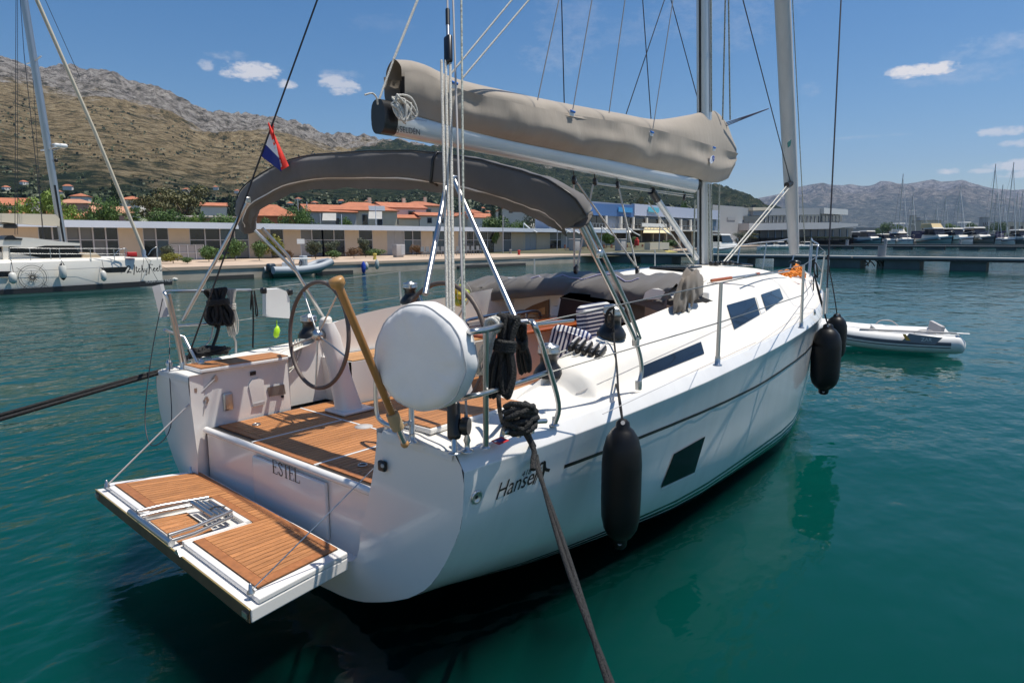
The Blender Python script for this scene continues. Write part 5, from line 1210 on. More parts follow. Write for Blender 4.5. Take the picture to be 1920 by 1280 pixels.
# ---------------- houses up the slope
def house(x, y_eave, dep, w, d, hw, hr, rz, wall, roof, label, kind='gable', wins=(), chim=0, name='house', group=None, base=None):
    y_eave -= (6 if 560 < x < 860 else 3); hr *= (.62 if 560 < x < 860 else .75); c = BD(x, y_eave, dep); z0 = min(2.0, c.z-hw) if base is None else base
    o = thing(name, (c.x, c.y, z0), label, 'house', group, rz); H = c.z-z0
    MB().span((-w/2, -d/2, 0), (w/2, d/2, H)).build('wall', wall, o)
    e = .35; r = MB()
    if kind == 'gable':
        r.add([(-w/2-e, -d/2-e, H-.12), (w/2+e, -d/2-e, H-.12), (w/2+e, 0, H+hr), (-w/2-e, 0, H+hr), (-w/2-e, d/2+e, H-.12), (w/2+e, d/2+e, H-.12)], [(0, 1, 2, 3), (3, 2, 5, 4)])
        MB().add([(-w/2, -d/2, H), (-w/2, d/2, H), (-w/2, 0, H+hr-.2), (w/2, -d/2, H), (w/2, d/2, H), (w/2, 0, H+hr-.2)], [(0, 2, 1), (3, 4, 5)]).build('gable_wall', wall, o)
    else:
        k = w/2-min(w, d)/2*.9
        r.add([(-w/2-e, -d/2-e, H-.1), (w/2+e, -d/2-e, H-.1), (w/2+e, d/2+e, H-.1), (-w/2-e, d/2+e, H-.1), (-k, 0, H+hr), (k, 0, H+hr)], [(0, 1, 5, 4), (2, 3, 4, 5), (1, 2, 5), (3, 0, 4)])
    ro = r.build('roof', roof, o); ro.modifiers.new('thick', 'SOLIDIFY').thickness = .18
    for k in range(chim): MB().span((w*.2-k*3-.3, -.3+d*.1, H+hr*.3), (w*.2-k*3+.3, .3+d*.1, H+hr+1.0)).build('chimney', WALLS['cream'], ro)
    for (u, zc, ww, hh, side) in wins:
        p = Vector((u*w/2, -d/2-.03, H-zc)) if side == 'f' else Vector((-w/2-.03 if side == 'l' else w/2+.03, u*d/2, H-zc)); s = (ww, .08, hh) if side == 'f' else (.08, ww, hh)
        f = MB().box(p, [a+b for a, b in zip(s, (.2, 0, .2) if side == 'f' else (0, .2, .2))]).build('window', FRM, o); MB().box(p+Vector((0, -.03, 0) if side == 'f' else ((-.03 if side == 'l' else .03), 0, 0)), s).build('pane', PANE, f)
    return o
FW = R(-50.3)   # facing the camera squarely
Wf = [(-.7, 1.6, .9, 1.2, 'f'), (-.2, 1.6, .9, 1.2, 'f'), (.3, 1.6, .9, 1.2, 'f'), (.75, 1.6, .9, 1.2, 'f')]
house(512, 408, 130, 8.5, 8, 4, 2.9, R(-30), WALLS['orange'], ROOF, 'orange rendered house with orange tiled roof behind the low building', 'hip', [(-.3, 1.5, .9, 1.1, 'f'), (.5, 1.5, .9, 1.1, 'f'), (0, 1.6, .9, 1.1, 'l')])
house(612, 403, 125, 9, 7, 4, 2.1, R(-18), WALLS['grey'], ROOF, 'grey gabled house with two small dark windows left of the long orange roof', 'gable', [(-.2, .7, .5, .8, 'l'), (.3, .7, .5, .8, 'l'), (.2, 1.8, .8, 1.1, 'f')])
house(672, 401, 130, 12.5, 10, 4, 2.6, R(-24), WALLS['cream'], ROOF, 'wide cream house with orange hip roof, chimney and solar panel', 'hip', [(-.85, 1.8, .8, 1.4, 'f'), (.0, 1.9, 1.0, 1.9, 'f'), (.45, 1.9, .9, 1.9, 'f')], 1)
q = BD(699, 393, 127); o = tag(MB().prism([q+Vector(v) for v in ((-1.4, -.6, -.25), (1.0, -2.4, -.25), (1.3, -1.9, .6), (-1.1, -.1, .6))], (.03, .04, .06)).build('solar_panel', mat('solar_panel', (.30, .33, .38), .3)), 'grey solar panel on the roof of the wide cream house', 'solar panel')
for x, y, lb in ((622, 409, 'white awning jutting from the grey gabled house'), (708, 406, 'white awning at the right end of the wide cream house')):
    q = BD(x, y, 121); tag(MB().prism([q+Vector(v) for v in ((-1.2, .95, .8), (.6, -.55, .8), (.2, -1.0, -.5), (-1.7, .5, -.5))], (0, 0, .08)).build('awning', WALLS['white']), lb, 'awning')
house(745, 396, 140, 9, 9, 5, 1.8, R(-20), WALLS['white'], ROOF, 'tall white house with sloping orange roof and loggia just left of the white backstay tackle', 'gable', [(-.6, 1.5, 1.0, 1.1, 'f'), (.3, 1.5, 1.4, 1.4, 'f')], 1)
house(748, 414, 134, 7, 4, 3, 1.0, R(-24), WALLS['cream'], ROOF, 'low porch with orange tiles in front of the tall white house', 'gable', [(-.4, .9, 1.2, 1.0, 'f')])
house(785, 392, 150, 9, 8, 5, 1.6, R(-24), WALLS['cream'], ROOF, 'cream house with orange roof and chimney behind the tall white house', 'hip', [(.2, 1.5, 1, 1.2, 'f'), (-.4, 1.5, 1, 1.2, 'f')], 1)
house(808, 410, 138, 7, 6, 3, 1.0, R(-24), WALLS['white'], ROOF, 'small white house with low orange roof right of the tall white house', 'gable', [(-.4, 1.1, .9, 1, 'f'), (.3, 1.1, 1.2, 1, 'f')])
house(825, 405, 160, 6, 6, 3, 2.2, R(-40), WALLS['white'], ROOF, 'white house with steep orange roof partly behind the backstay tackle', 'hip')
house(975, 403, 150, 11, 9, 5, 2.4, R(18), WALLS['white'], ROOF, 'white gabled house with a small dark attic window above the low building', 'gable', [(0, -.4, .8, 1.0, 'l'), (.2, 1.7, .8, 1.0, 'f')])
house(995, 390, 170, 5, 5, 4, 1.3, R(-30), WALLS['white'], ROOF, 'small white upper storey with orange roof behind the gabled house', 'gable', [(0, 1.0, .8, .8, 'f')], 1)
house(1028, 408, 160, 7, 6, 4, .8, R(-30), WALLS['pink'], ROOF, 'small pink house with orange roof beside the blue fascia building', 'gable')
house(105, 411, 95, 8.5, 7, 3, 1.7, R(-35), WALLS['white'], ROOF, 'long red tiled roof with white chimney behind the catamaran boom', 'hip', [(.4, .8, 1.2, .5, 'f')])
q = BD(72, 402, 92); MBc = MB().span((q.x-.45, q.y-.45, 3), (q.x+.45, q.y+.45, q.z+1.5)).span((q.x-.6, q.y-.6, q.z+1.5), (q.x+.6, q.y+.6, q.z+1.7)); tag(MBc.build('chimney_stack', WALLS['white']), 'tall white chimney stack beside the long red roof', 'chimney')
house(168, 410, 100, 5, 5, 3, 1.1, R(-35), WALLS['pink'], SALM, 'little salmon roofed house right of the long red roof', 'hip')
house(208, 402, 98, 4.6, 6, 4, 1.3, R(-12), WALLS['pink'], SALM, 'pinkish gabled house with salmon roof by the palm', 'gable')
house(24, 388, 130, 5, 6, 4, 1.9, R(-30), WALLS['white'], ROOF, 'white house with red roof at the far left edge', 'gable', [(0, 1.2, 1.2, .8, 'f')])
house(28, 405, 120, 6, 5, 4, 1.2, R(-30), WALLS['white'], ROOF, 'low red roof just under the white house at the far left edge', 'hip')
house(140, 384, 160, 8, 6, 4, 1.3, R(-40), WALLS['pink'], SALM, 'broad salmon roof behind the lime green trees', 'hip')
house(152, 371, 220, 5, 5, 4, 1.2, R(-30), WALLS['white'], ROOF, 'small red roof above the lime green trees', 'hip')
house(248, 377, 190, 5, 5, 4, 1.2, R(-40), WALLS['white'], ROOF, 'small red roof right of the dark conifer', 'hip')
house(404, 389, 160, 6, 6, 4, 1.0, R(-30), WALLS['white'], ROOF, 'small red roof between the pine and the bimini', 'gable')
house(385, 410, 110, 11, 4, 3, .3, FW, WALLS['pink'], mat('flat_roof', (.3, .27, .24), .9), 'flat roofed pinkish wall house behind the small palm', 'hip')
for i, (x, y) in enumerate(((860, 408), (885, 402), (905, 409), (880, 414), (900, 418), (862, 418), (868, 411), (894, 411))):
    house(x, y, 260-i*4, 7, 6, 4, 1.6, R(-60+i*17), WALLS['white' if i % 2 else 'cream'], ROOF, 'distant red roofed village house seen between the strut and the dark cypress', 'hip' if i % 2 else 'gable', name='village_house', group='distant village houses')

# ---------------- trees and bushes
def leafmat(n, c, c2): return mat(n, c, .6, col2=c2, vs=.9, detail=3, objrand=.12)
LM = {'lime': leafmat('lime_leaves', (.09, .15, .018), (.20, .28, .035)), 'mid': leafmat('green_leaves', (.048, .098, .02), (.115, .19, .036)), 'dark': leafmat('dark_leaves', (.016, .036, .012), (.042, .075, .022)), 'olive': leafmat('olive_leaves', (.062, .066, .016), (.15, .135, .034)), 'grey': leafmat('grey_green_leaves', (.055, .07, .038), (.12, .14, .08)), 'rust': leafmat('rust_leaves', (.10, .05, .018), (.21, .11, .03)), 'yellow': leafmat('yellow_green_leaves', (.13, .14, .012), (.32, .30, .03)), 'red': leafmat('red_leaves', (.13, .035, .02), (.28, .08, .04)), 'grass': leafmat('reed_leaves', (.07, .13, .02), (.15, .24, .05))}
BARK = mat('bark', (.10, .075, .05), .9, var=.3, vs=4)
def leaves(lobes, n, size, seed, flat=0., up_=0.):
    q = random.Random(seed); mb = MB()
    vol = [l[1][0]*l[1][1]*l[1][2] for l in lobes]
    for i in range(n):
        c, r = q.choices(lobes, [v**.7 for v in vol])[0]
        d = Vector((q.gauss(0, 1), q.gauss(0, 1), q.gauss(0, 1))).normalized(); k = q.uniform(.35, 1.05)**.5
        p = Vector(c)+Vector((d.x*r[0], d.y*r[1], d.z*r[2]))*k
        nn = (d+Vector((q.gauss(0, .6), q.gauss(0, .6), q.gauss(0, .6)+flat))).normalized(); u = nn.orthogonal().normalized(); u = Matrix.Rotation(q.uniform(0, 6.28), 3, nn) @ u
        if up_: u = (u*(1-up_)+Vector((q.gauss(0, .25), q.gauss(0, .25), 1))*up_).normalized()
        v = nn.cross(u); s = size*q.uniform(.6, 1.3)
        mb.add([p-u*s, p+v*s*.45, p+u*s, p-v*s*.45], [(0, 1, 2, 3)])
    return mb
def archetype(name, lobes, n, size, lm, trunk_h, tr, seed, label, flat=0., up_=0., limbs=4, cat='tree'):
    o = thing(name, (0, 0, 0), label, cat)
    leaves(lobes, n, size, seed, flat, up_).build('crown', LM[lm], o)
    q = random.Random(seed); mb = MB()
    top = Vector((0, 0, trunk_h)); mb.tube([(0, 0, 0), (q.uniform(-.02, .02), 0, trunk_h*.5), top], [tr, tr*.8, tr*.6], 7)
    for k in range(limbs):
        c, r = lobes[k % len(lobes)]; mb.tube([top*.8, top.lerp(Vector(c), .5), Vector(c)], [tr*.5, tr*.3, tr*.12], 5)
    mb.build('trunk', BARK, o); return o
# all of height 1 and width about 1
def rl2(seed, n, rmin, rmax, z0, z1, spread):
    q = random.Random(seed); return [((q.uniform(-spread, spread), q.uniform(-spread, spread), q.uniform(z0, z1)), (lambda a: (a, a, a*.8))(q.uniform(rmin, rmax))) for _ in range(n)]
ARC = {}
def arc(key, *a, **k): ARC[key] = [archetype(*a, **k), True]
arc('lime', 'broadleaf_tree', rl2(1, 11, .14, .24, .35, .82, .34), 2600, .030, 'lime', .45, .035, 1, 'lime tree')
arc('mid', 'broadleaf_tree', rl2(2, 11, .15, .25, .35, .82, .32), 2600, .030, 'mid', .45, .035, 2, 'green tree')
arc('pine', 'umbrella_pine', [((q[0]*1.25, q[1]*1.25, .55+q[2]*.4), (r[0]*1.1, r[1]*1.1, r[2]*.55)) for q, r in rl2(3, 12, .14, .22, .1, .95, .34)], 2600, .026, 'olive', .6, .035, 3, 'pine', .4)
arc('cypress', 'conifer_tree', [((0, 0, z), (.30*(1-z)**.7+.05, .30*(1-z)**.7+.05, .14)) for z in (.15, .28, .4, .52, .64, .76, .87, .95)], 2400, .030, 'dark', .8, .03, 4, 'conifer')
arc('olive', 'olive_tree', rl2(5, 10, .13, .22, .35, .85, .34), 2200, .026, 'grey', .45, .04, 5, 'olive')
def palm(seed=6):
    o = thing('palm_tree', (0, 0, 0), 'palm', 'tree'); q = random.Random(seed)
    MB().tube([(0, 0, 0), (.01, 0, .3), (0, 0, .55)], [.055, .045, .05], 8).build('trunk', BARK, o)
    mb = MB()
    for k in range(34):
        a = q.uniform(0, 6.28); e = q.uniform(-.2, 1.3); L_ = q.uniform(.42, .55); d = Vector((math.cos(a)*math.cos(e), math.sin(a)*math.cos(e), math.sin(e)))
        pts = [Vector((0, 0, .55))+d*L_*t+Vector((0, 0, -.36*t*t*L_*1.1)) for t in (0, .25, .5, .75, 1)]; s = Vector((-math.sin(a), math.cos(a), 0))
        for i in range(4):
            w = (.05, .075, .065, .04, .01)
            for sg in (-1, 1):
                for h in (0, .5): 
                    p = pts[i].lerp(pts[i+1], h); e_ = p+s*sg*w[i]*1.3+d*.05-Vector((0, 0, .05)); mb.add([p, p+d*.03, e_], [(0, 1, 2)])
    mb.build('crown', LM['mid'], o); return o
ARC['palm'] = [palm(), True]
def put(key, x, ytop, dep, wpx, label, group, z0=1.2, wf=1.0):
    if key in ('mid', 'lime', 'palm', 'olive') and dep < 200: q0 = BY(x, ytop, 61.5); dep = min(dep, max(60, (q0-CAM).dot(_F)))
    a = ARC[key]; c = BD(x, ytop-(6 if dep < 200 else 1), dep); h = c.z-z0; w = wpx*1.22*dep/FPX*wf
    o = place(a[0], (c.x, c.y, z0), rr.uniform(0, 6.28), (w, w, h), label, group, a[1]); a[1] = False; return o
G = 'trees above the quay'
for k, x, yt, dp, w, lb in (
  ('lime', 62, 350, 110, 75, 'large lime green tree left of the catamaran mast'), ('lime', 128, 376, 105, 50, 'lime green tree just right of the catamaran mast'), ('mid', 8, 372, 115, 40, 'dark green tree at the far left edge'),
  ('cypress', 214, 345, 130, 46, 'tall dark conifer left of the furled catamaran sail'), ('mid', 186, 360, 135, 50, 'mid green tree left of the tall dark conifer'), ('mid', 172, 392, 110, 26, 'small green tree in front of the salmon roof'),
  ('pine', 342, 352, 120, 80, 'broad umbrella pine right of the furled catamaran sail'), ('pine', 288, 366, 112, 66, 'olive toned pine by the tall palm'), ('mid', 318, 385, 105, 60, 'bushy green tree under the umbrella pine'),
  ('palm', 245, 372, 92, 62, 'tall palm in front of the pinkish house'), ('palm', 374, 388, 92, 46, 'smaller palm behind the low white roof'), ('mid', 300, 402, 95, 50, 'low green tree right of the tall palm'), ('mid', 342, 400, 96, 46, 'low green tree left of the smaller palm'),
  ('cypress', 430, 372, 125, 30, 'dark conifer just left of the bimini corner'), ('mid', 412, 398, 100, 60, 'leafy green tree right of the smaller palm'), ('lime', 352, 404, 94, 30, 'small lime tree beside the smaller palm'), ('mid', 445, 405, 98, 40, 'low green tree behind the bimini corner'),
  ('mid', 498, 406, 100, 34, 'low round tree in front of the orange house'), ('mid', 553, 380, 140, 46, 'green tree right of the orange house'), ('mid', 575, 402, 110, 40, 'low green tree between the orange and grey houses'), ('mid', 645, 404, 112, 26, 'small tree at the corner of the grey gabled house'),
  ('pine', 668, 372, 200, 40, 'olive pine on the rise behind the wide cream house'), ('cypress', 925, 383, 135, 26, 'dark cypress right of the bimini strut'), ('cypress', 938, 390, 138, 22, 'second dark cypress, nearer the white gabled house'), ('mid', 935, 403, 115, 56, 'round green tree in front of the dark cypresses'), ('mid', 980, 412, 110, 30, 'low dark tree in front of the white gabled house'),
  ('olive', 1010, 392, 105, 46, 'grey green olive tree beside the white gabled house'), ('mid', 1285, 372, 150, 16, 'small tree on the roofline of the blue fascia building'), ('pine', 1210, 375, 160, 24, 'small pine over the roof of the blue fascia building'),
  ('olive', 1388, 440, 150, 26, 'olive tree right of the white motorboat'), ('pine', 1405, 443, 152, 24, 'bushy tree behind the furled headsail foot')):
    put(k, x, yt, dp, w, lb, G)
for k, x, yt, dp, w, lb in (('mid', 1668, 412, 480, 26, 'round green tree on the far shore left of the beige block'), ('lime', 1692, 418, 480, 18, 'smaller tree beside the round one on the far shore'), ('lime', 1790, 416, 480, 24, 'bright green tree on the far shore right of the beige block'), ('mid', 1822, 413, 480, 24, 'green tree on the far shore behind the canopy cruiser'), ('mid', 1870, 412, 490, 26, 'green tree on the far shore between the two tallest masts'), ('mid', 1908, 432, 470, 30, 'low green tree at the right end of the far shore'), ('mid', 1645, 425, 470, 16, 'low shrub tree at the left end of the far shore')):
    put(k, x, yt, dp, w, lb, 'trees on the far shore', 0.5)
arc('round', 'round_bush', rl2(11, 9, .22, .32, .3, .68, .26), 1500, .05, 'mid', .2, .02, 11, 'bush', cat='bush')
arc('roundy', 'round_bush', rl2(12, 8, .26, .34, .3, .62, .24), 1500, .045, 'yellow', .2, .02, 12, 'bush', cat='bush')
arc('rust', 'round_bush', rl2(13, 9, .22, .32, .3, .68, .26), 1300, .05, 'rust', .2, .02, 13, 'bush', cat='bush')
arc('red', 'round_bush', rl2(14, 8, .2, .3, .35, .7, .26), 1200, .05, 'red', .2, .02, 14, 'bush', cat='bush')
arc('reed', 'reed_clump', rl2(15, 9, .18, .28, .3, .75, .26), 1500, .075, 'grass', .2, .02, 15, 'reeds', up_=.75, cat='bush')
arc('loose', 'leafy_shrub', rl2(16, 12, .14, .24, .3, .8, .30), 1300, .055, 'grey', .4, .02, 16, 'shrub', up_=.2, cat='bush')
GB = 'bushes along the quay'
for k, x, yt, yb, w, lb in (
  ('roundy', 325, 474, 493, 36, 'yellow green dome bush by the catamaran bow'), ('loose', 313, 466, 490, 26, 'loose shrub behind the yellow green dome bush'), ('round', 352, 483, 494, 24, 'low spreading bush right of the yellow green dome bush'),
  ('round', 392, 464, 490, 34, 'green bush left of the bimini strut'), ('round', 412, 478, 490, 24, 'low bush hugging the bimini strut'), ('round', 441, 452, 488, 34, 'tall green bush in front of the blue glazed shop'), ('round', 486, 455, 488, 30, 'dark green bush left of the yellow flowering shrub'),
  ('roundy', 512, 440, 484, 34, 'yellow flowering shrub under the bimini leg'), ('rust', 540, 470, 486, 18, 'brownish tuft right of the yellow flowering shrub'), ('loose', 592, 458, 485, 34, 'grey green shrub behind the moored rib'), ('loose', 622, 458, 484, 26, 'thin shrub left of the stacked white crates'), ('round', 628, 471, 485, 32, 'low green bush in front of the thin shrub'),
  ('rust', 664, 466, 484, 26, 'orange brown bush right of the stacked white crates'), ('loose', 686, 454, 482, 26, 'purple grey shrub left of the reeds'), ('reed', 715, 446, 478, 28, 'tall reed clump against the beige wall'), ('round', 703, 468, 482, 32, 'rounded bush under the reed clump'), ('reed', 759, 446, 470, 20, 'reed clump behind the grey cabinet'),
  ('rust', 781, 461, 479, 22, 'russet bush right of the grey cabinet'), ('loose', 806, 449, 470, 34, 'shrub with white plumes behind the stacked chairs'), ('loose', 858, 448, 470, 26, 'shrub behind the white tackle lines'), ('red', 889, 449, 462, 22, 'red flowering bush above the railing'), ('reed', 921, 438, 474, 24, 'tall bright reeds right of the bimini strut'), ('rust', 947, 452, 473, 24, 'cream and green bush right of the bright reeds'), ('roundy', 936, 463, 472, 10, 'tiny yellow green bush beside the bright reeds'),
  ('loose', 982, 455, 472, 24, 'tan shrub in front of the grey doors'), ('loose', 1000, 445, 471, 26, 'taller tan shrub beside the grey doors'), ('reed', 1017, 446, 470, 18, 'reed clump left of the red bush'), ('round', 1022, 457, 471, 16, 'small round bush below the reed clump'), ('red', 1035, 455, 471, 16, 'dark red bush near the bimini foot'), ('roundy', 1049, 458, 470, 14, 'small yellow green bush right of the dark red bush'), ('reed', 1137, 441, 464, 24, 'green clump at the corner of the restaurant terrace'), ('round', 1190, 446, 462, 18, 'bush by the restaurant pillar'), ('round', 1258, 451, 464, 24, 'bush at the right end of the terrace')):
    c = BZ(x, yb, QZ+.08); dp = (c-CAM).dot(_F); 
    if x > 1060: c = BD(x, yb, 92); dp = 92
    a = ARC[k]; h = (yb-yt)*dp/FPX*1.08; w_ = 1.25*w*dp/FPX; h *= 1.18
    place(a[0], c, rr.uniform(0, 6.28), (w_*.95, w_*.95, h*1.05), lb, GB, a[1]); a[1] = False
# ---------------- things along the quay
def crate(x, y, n, lb):
    c = BZ(x, y, QZ+.06); o = thing('storage_cage', c, lb, 'storage cage')
    for k in range(n):
        for j in range(4): MB().tube([c+Vector((k*.62-.3+.6*(j in (1, 2)), .5*(j > 1), 0)), c+Vector((k*.62-.3+.6*(j in (1, 2)), .5*(j > 1), 1.15))], .03, 5).build('post', WHITEP, o)
        MB().span((c.x+k*.62-.27, c.y+.04, c.z+.06), (c.x+k*.62+.27, c.y+.46, c.z+1.1)).build('panel', GREYP, o)
        for zz in (.02, .55, 1.15): MB().tube([c+Vector((k*.62-.3, -.02, zz)), c+Vector((k*.62+.3, -.02, zz))], .022, 5).build('rail', WHITEP, o)
    return o
crate(330, 488, 4, 'white caged storage racks beside the yellow green dome bush'); crate(643, 480, 4, 'stacked white storage crates in front of the beige wall')
c = BZ(752, 482, QZ+.06); o = thing('service_cabinet', c, 'grey metal service cabinet standing on the quay pavement', 'cabinet'); MB().rbox(c+Vector((0, .3, .62)), (1.0, .6, 1.0), .03).build('cabinet_body', GREYP, o); MB().rbox(c+Vector((-.05, .3, .08)), (.8, .5, .16), .02).build('plinth', SHUT, o); MB().span((c.x+.02, c.y-.02, c.z+.2), (c.x+.45, c.y+.02, c.z+1.05)).build('cabinet_door', FRM, o)
c = BZ(565, 485, QZ+.06); o = thing('parking_sign', c, 'small white sign board on a low stand behind the moored rib', 'sign'); MB().tube([c, c+Vector((0, 0, 1.5))], .03, 6).build('post', FRM, o); MB().span((c.x-.35, c.y-.04, c.z+1.2), (c.x+.35, c.y-.0, c.z+1.6)).build('board', WHITEP, o); 
def chair_at(c, rz, lb, g, m):
    o = thing('terrace_chair', c, lb, 'chair', g); 
    MB().span((c.x-.22, c.y-.22, c.z+.42), (c.x+.22, c.y+.22, c.z+.47)).build('seat', m, o); MB().span((c.x-.22, c.y+.18, c.z+.47), (c.x+.22, c.y+.22, c.z+.9)).build('backrest', m, o)
    for i in (-1, 1):
        for j in (-1, 1): MB().tube([c+Vector((i*.19, j*.19, 0)), c+Vector((i*.19, j*.19, .45))], .02, 4).build('leg', m, o)
    return o
met = mat('metal_chair', (.30, .31, .32), .4, .6); brn_c = mat('brown_chair', (.16, .06, .03), .6)
ch = None
for i in range(12):
    c = BZ(795+i*9.4, 481-i*.35, QZ+.06)
    if ch is None: ch = chair_at(c, 0, 'grey metal chair lined up at the quay edge with others', 'grey metal chairs lined up on the quay', met)
    else: place(ch, c, 0)
rg = thing('quay_railing', BZ(870, 476, QZ+.06), 'grey railing of thin uprights behind the lined up chairs', 'railing')
for i in range(26):
    c = BZ(868+i*1.6, 476-i*.06, QZ+.06); MB().tube([c, c+Vector((0, 0, 1.05))], .02, 4).build('upright', met, rg)
a, b = BZ(868, 476, QZ+.06), BZ(908, 474.5, QZ+.06); MB().tube([a+up*1.05, b+up*1.05], .025, 5).build('top_rail', met, rg)
for x, y, m, lb in ((703, 487, 'yellow', 'small yellow topped bollard on the quay edge'), (957, 476, 'grey', 'grey mooring bollard near the pontoon'), (973, 478, 'red', 'red hydrant box at the root of the pontoon')):
    c = BZ(x, y, QZ+.03); col = {'yellow': (.5, .42, .08), 'grey': (.25, .25, .25), 'red': (.5, .03, .02)}[m]; tag(MB().lathe([(.16, 0), (.14, .08), (.11, .3), (.17, .42), (.15, .5), (0, .52)], c, up, 12).build('bollard', mat('bollard_'+m, col, .6)), lb, 'bollard')
for x, y0, y1, m, lb in ((682, 490, 512, (.02, .06, .42), 'blue fender hanging on the quay wall'), (687, 491, 506, (.55, .53, .48), 'off white fender beside the blue one on the quay wall'), (707, 486, 505, (.42, .44, .40), 'pale grey fender hanging right of the blue one'), (328, 520, 527, (.6, .58, .52), 'pale float tied to the quay by the catamaran bow')):
    a, b = BY(x, y0, 35.0), BY(x, y1, 35.0); h = a.z-b.z; tag(MB().lathe([(.03, 0), (.13, .1*h), (.16, .4*h), (.16, .7*h), (.08, .9*h), (.04, h)], b, up, 12).build('quay_fender', mat('fender_%d' % x, m, .4)), lb, 'fender')
for i, (x, yt) in enumerate(((357, 448), (558, 372), (575, 378), (600, 400), (640, 402), (704, 385), (943, 402), (982, 418), (1045, 418), (1062, 420), (1128, 425), (1175, 424), (1237, 424))):
    dp = 75 if i < 7 else 82; c = BD(x, yt, dp); z0 = QZ+.1; o = thing('lamp_post', (c.x, c.y, z0), ['slim grey post behind the low building, %s' % s for s in ('left of the bimini strut', 'right of the orange house', 'beside the taller post right of the orange house', 'in front of the grey gabled house', 'left of the wide cream house', 'right of the solar panel', 'by the dark cypresses')][i] if i < 7 else 'slim post with slanting white boom on the quay, %s' % ('leftmost', 'second from the left', 'third from the left', 'fourth from the left', 'fifth from the left', 'rightmost')[i-7], 'post', 'slim posts along the quay')
    MB().tube([(c.x, c.y, z0), c], .05, 6).build('post', FRM, o)
    if i >= 7: MB().tube([BD(x, yt+.5, dp), BD(x+12, yt+11, dp), BD(x+25, yt+18, dp)], .07, 6).build('boom', WHITEP, o)

# ---------------- restaurant building with blue and white fascias
YB = 52; fb = lambda x, y, o_=0.: BY(x, y, YB-o_)
BB = thing('restaurant_building', fb(1190, 466), 'two storey restaurant building with blue and white fascias, balcony and cream awning', 'building')
def panel(name, x0, y0, x1, y1, m, par, out=.1, th=.3, xs=None):
    return MB().prism([fb(x0, y0, out), fb(x1, y0+ (x1-x0)*.074*0, out), fb(x1, y1, out), fb(x0, y1, out)], (0, th, 0)).build(name, m, par)
def quad(name, pts, m, par, out=.1, th=.3): return MB().prism([fb(x, y, out) for x, y in pts], (0, th, 0)).build(name, m, par)
lin = lambda x, a, b: a+(b-a)*(x-1030)/(1350-1030)
top = lambda x: lin(x, 371, 397); fas = lambda x: lin(x, 400, 414); bal = lambda x: lin(x, 425, 432); gnd = lambda x: lin(x, 470, 462)
quad('wall', [(1030, top(1030)), (1350, top(1350)), (1350, 466), (1030, 474)], mat('blue_grey_wall', (.30, .34, .42), .8), BB, -.2, 2.5)
quad('blue_fascia', [(1030, top(1030)+6), (1188, top(1188)+1), (1188, fas(1188)), (1030, fas(1030))], mat('blue_fascia', (.07, .16, .36), .6, var=.08), BB, .5, .6)
quad('white_fascia', [(1190, top(1190)-2), (1350, top(1350)-2), (1350, fas(1350)-2), (1190, fas(1190)-3)], mat('lilac_fascia', (.55, .58, .70), .6), BB, .5, .6)
quad('sign_panel', [(1160, 388), (1186, 390), (1186, 399), (1160, 397)], mat('bright_blue_sign', (.05, .30, .62), .5), BB, .7, .1); quad('sign_panel', [(1216, 388), (1236, 390), (1236, 399), (1216, 397)], mat('cyan_sign', (.14, .55, .68), .5), BB, .7, .1)
for i, (x0, x1) in enumerate(((1041, 1062), (1100, 1118), (1119, 1136), (1192, 1212), (1216, 1236), (1239, 1257), (1260, 1277), (1280, 1295), (1298, 1310), (1168, 1186))):
    w = quad('window', [(x0, fas(x0)+2), (x1, fas(x1)+2), (x1, bal(x1)-1), (x0, bal(x0)-1)], PANE, BB, .25, .1)
for x in (1064, 1098, 1138, 1166, 1189, 1214, 1238, 1258, 1278, 1296, 1312, 1330): quad('column', [(x-1.3, fas(x)), (x+1.3, fas(x)), (x+1.3, bal(x)+2), (x-1.3, bal(x)+2)], WALLS['white'], BB, .6, .3)
quad('balcony_slab', [(1095, bal(1095)), (1350, bal(1350)+1), (1350, bal(1350)+3), (1095, bal(1095)+2.5)], WALLS['white'], BB, 1.8, 2.2)
for x in range(1100, 1345, 6): quad('baluster', [(x, bal(x)-8), (x+.6, bal(x)-8), (x+.6, bal(x)), (x, bal(x))], met, BB, 1.6, .05)
quad('balcony_rail', [(1100, bal(1100)-8.6), (1345, bal(1345)-7), (1345, bal(1345)-6.2), (1100, bal(1100)-7.8)], met, BB, 1.6, .06)
quad('name_board', [(1204, 418), (1250, 420), (1250, 426), (1204, 425)], WHITEP, BB, 2.0, .1)
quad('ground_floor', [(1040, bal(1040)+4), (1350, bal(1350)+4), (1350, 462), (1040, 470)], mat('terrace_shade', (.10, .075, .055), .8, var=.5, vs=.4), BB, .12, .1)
for x in (1150, 1178, 1203, 1225, 1250, 1275, 1300): quad('post', [(x-1, bal(x)+3), (x+1, bal(x)+3), (x+1, 464), (x-1, 464)], WALLS['cream'], BB, .9, .3)
def awning(x0, x1, y0, y1, m, lb):
    MBx = MB().hexa([fb(x0, y1, 3.2), fb(x1, y1+.5, 3.2), fb(x1-4, y0+.5, .6), fb(x0+2, y0, .6)]+[fb(x0, y1-.8, 3.2), fb(x1, y1-.3, 3.2), fb(x1-4, y0-.3, .6), fb(x0+2, y0-.8, .6)]); return tag(MBx.build('awning', m), lb, 'awning')
awning(1206, 1258, 428, 437, mat('cream_awning', (.70, .58, .34), .8), 'cream awning over the restaurant terrace'); awning(1152, 1184, 429, 436, WALLS['white'], 'white awning left of the cream one')
tch = None
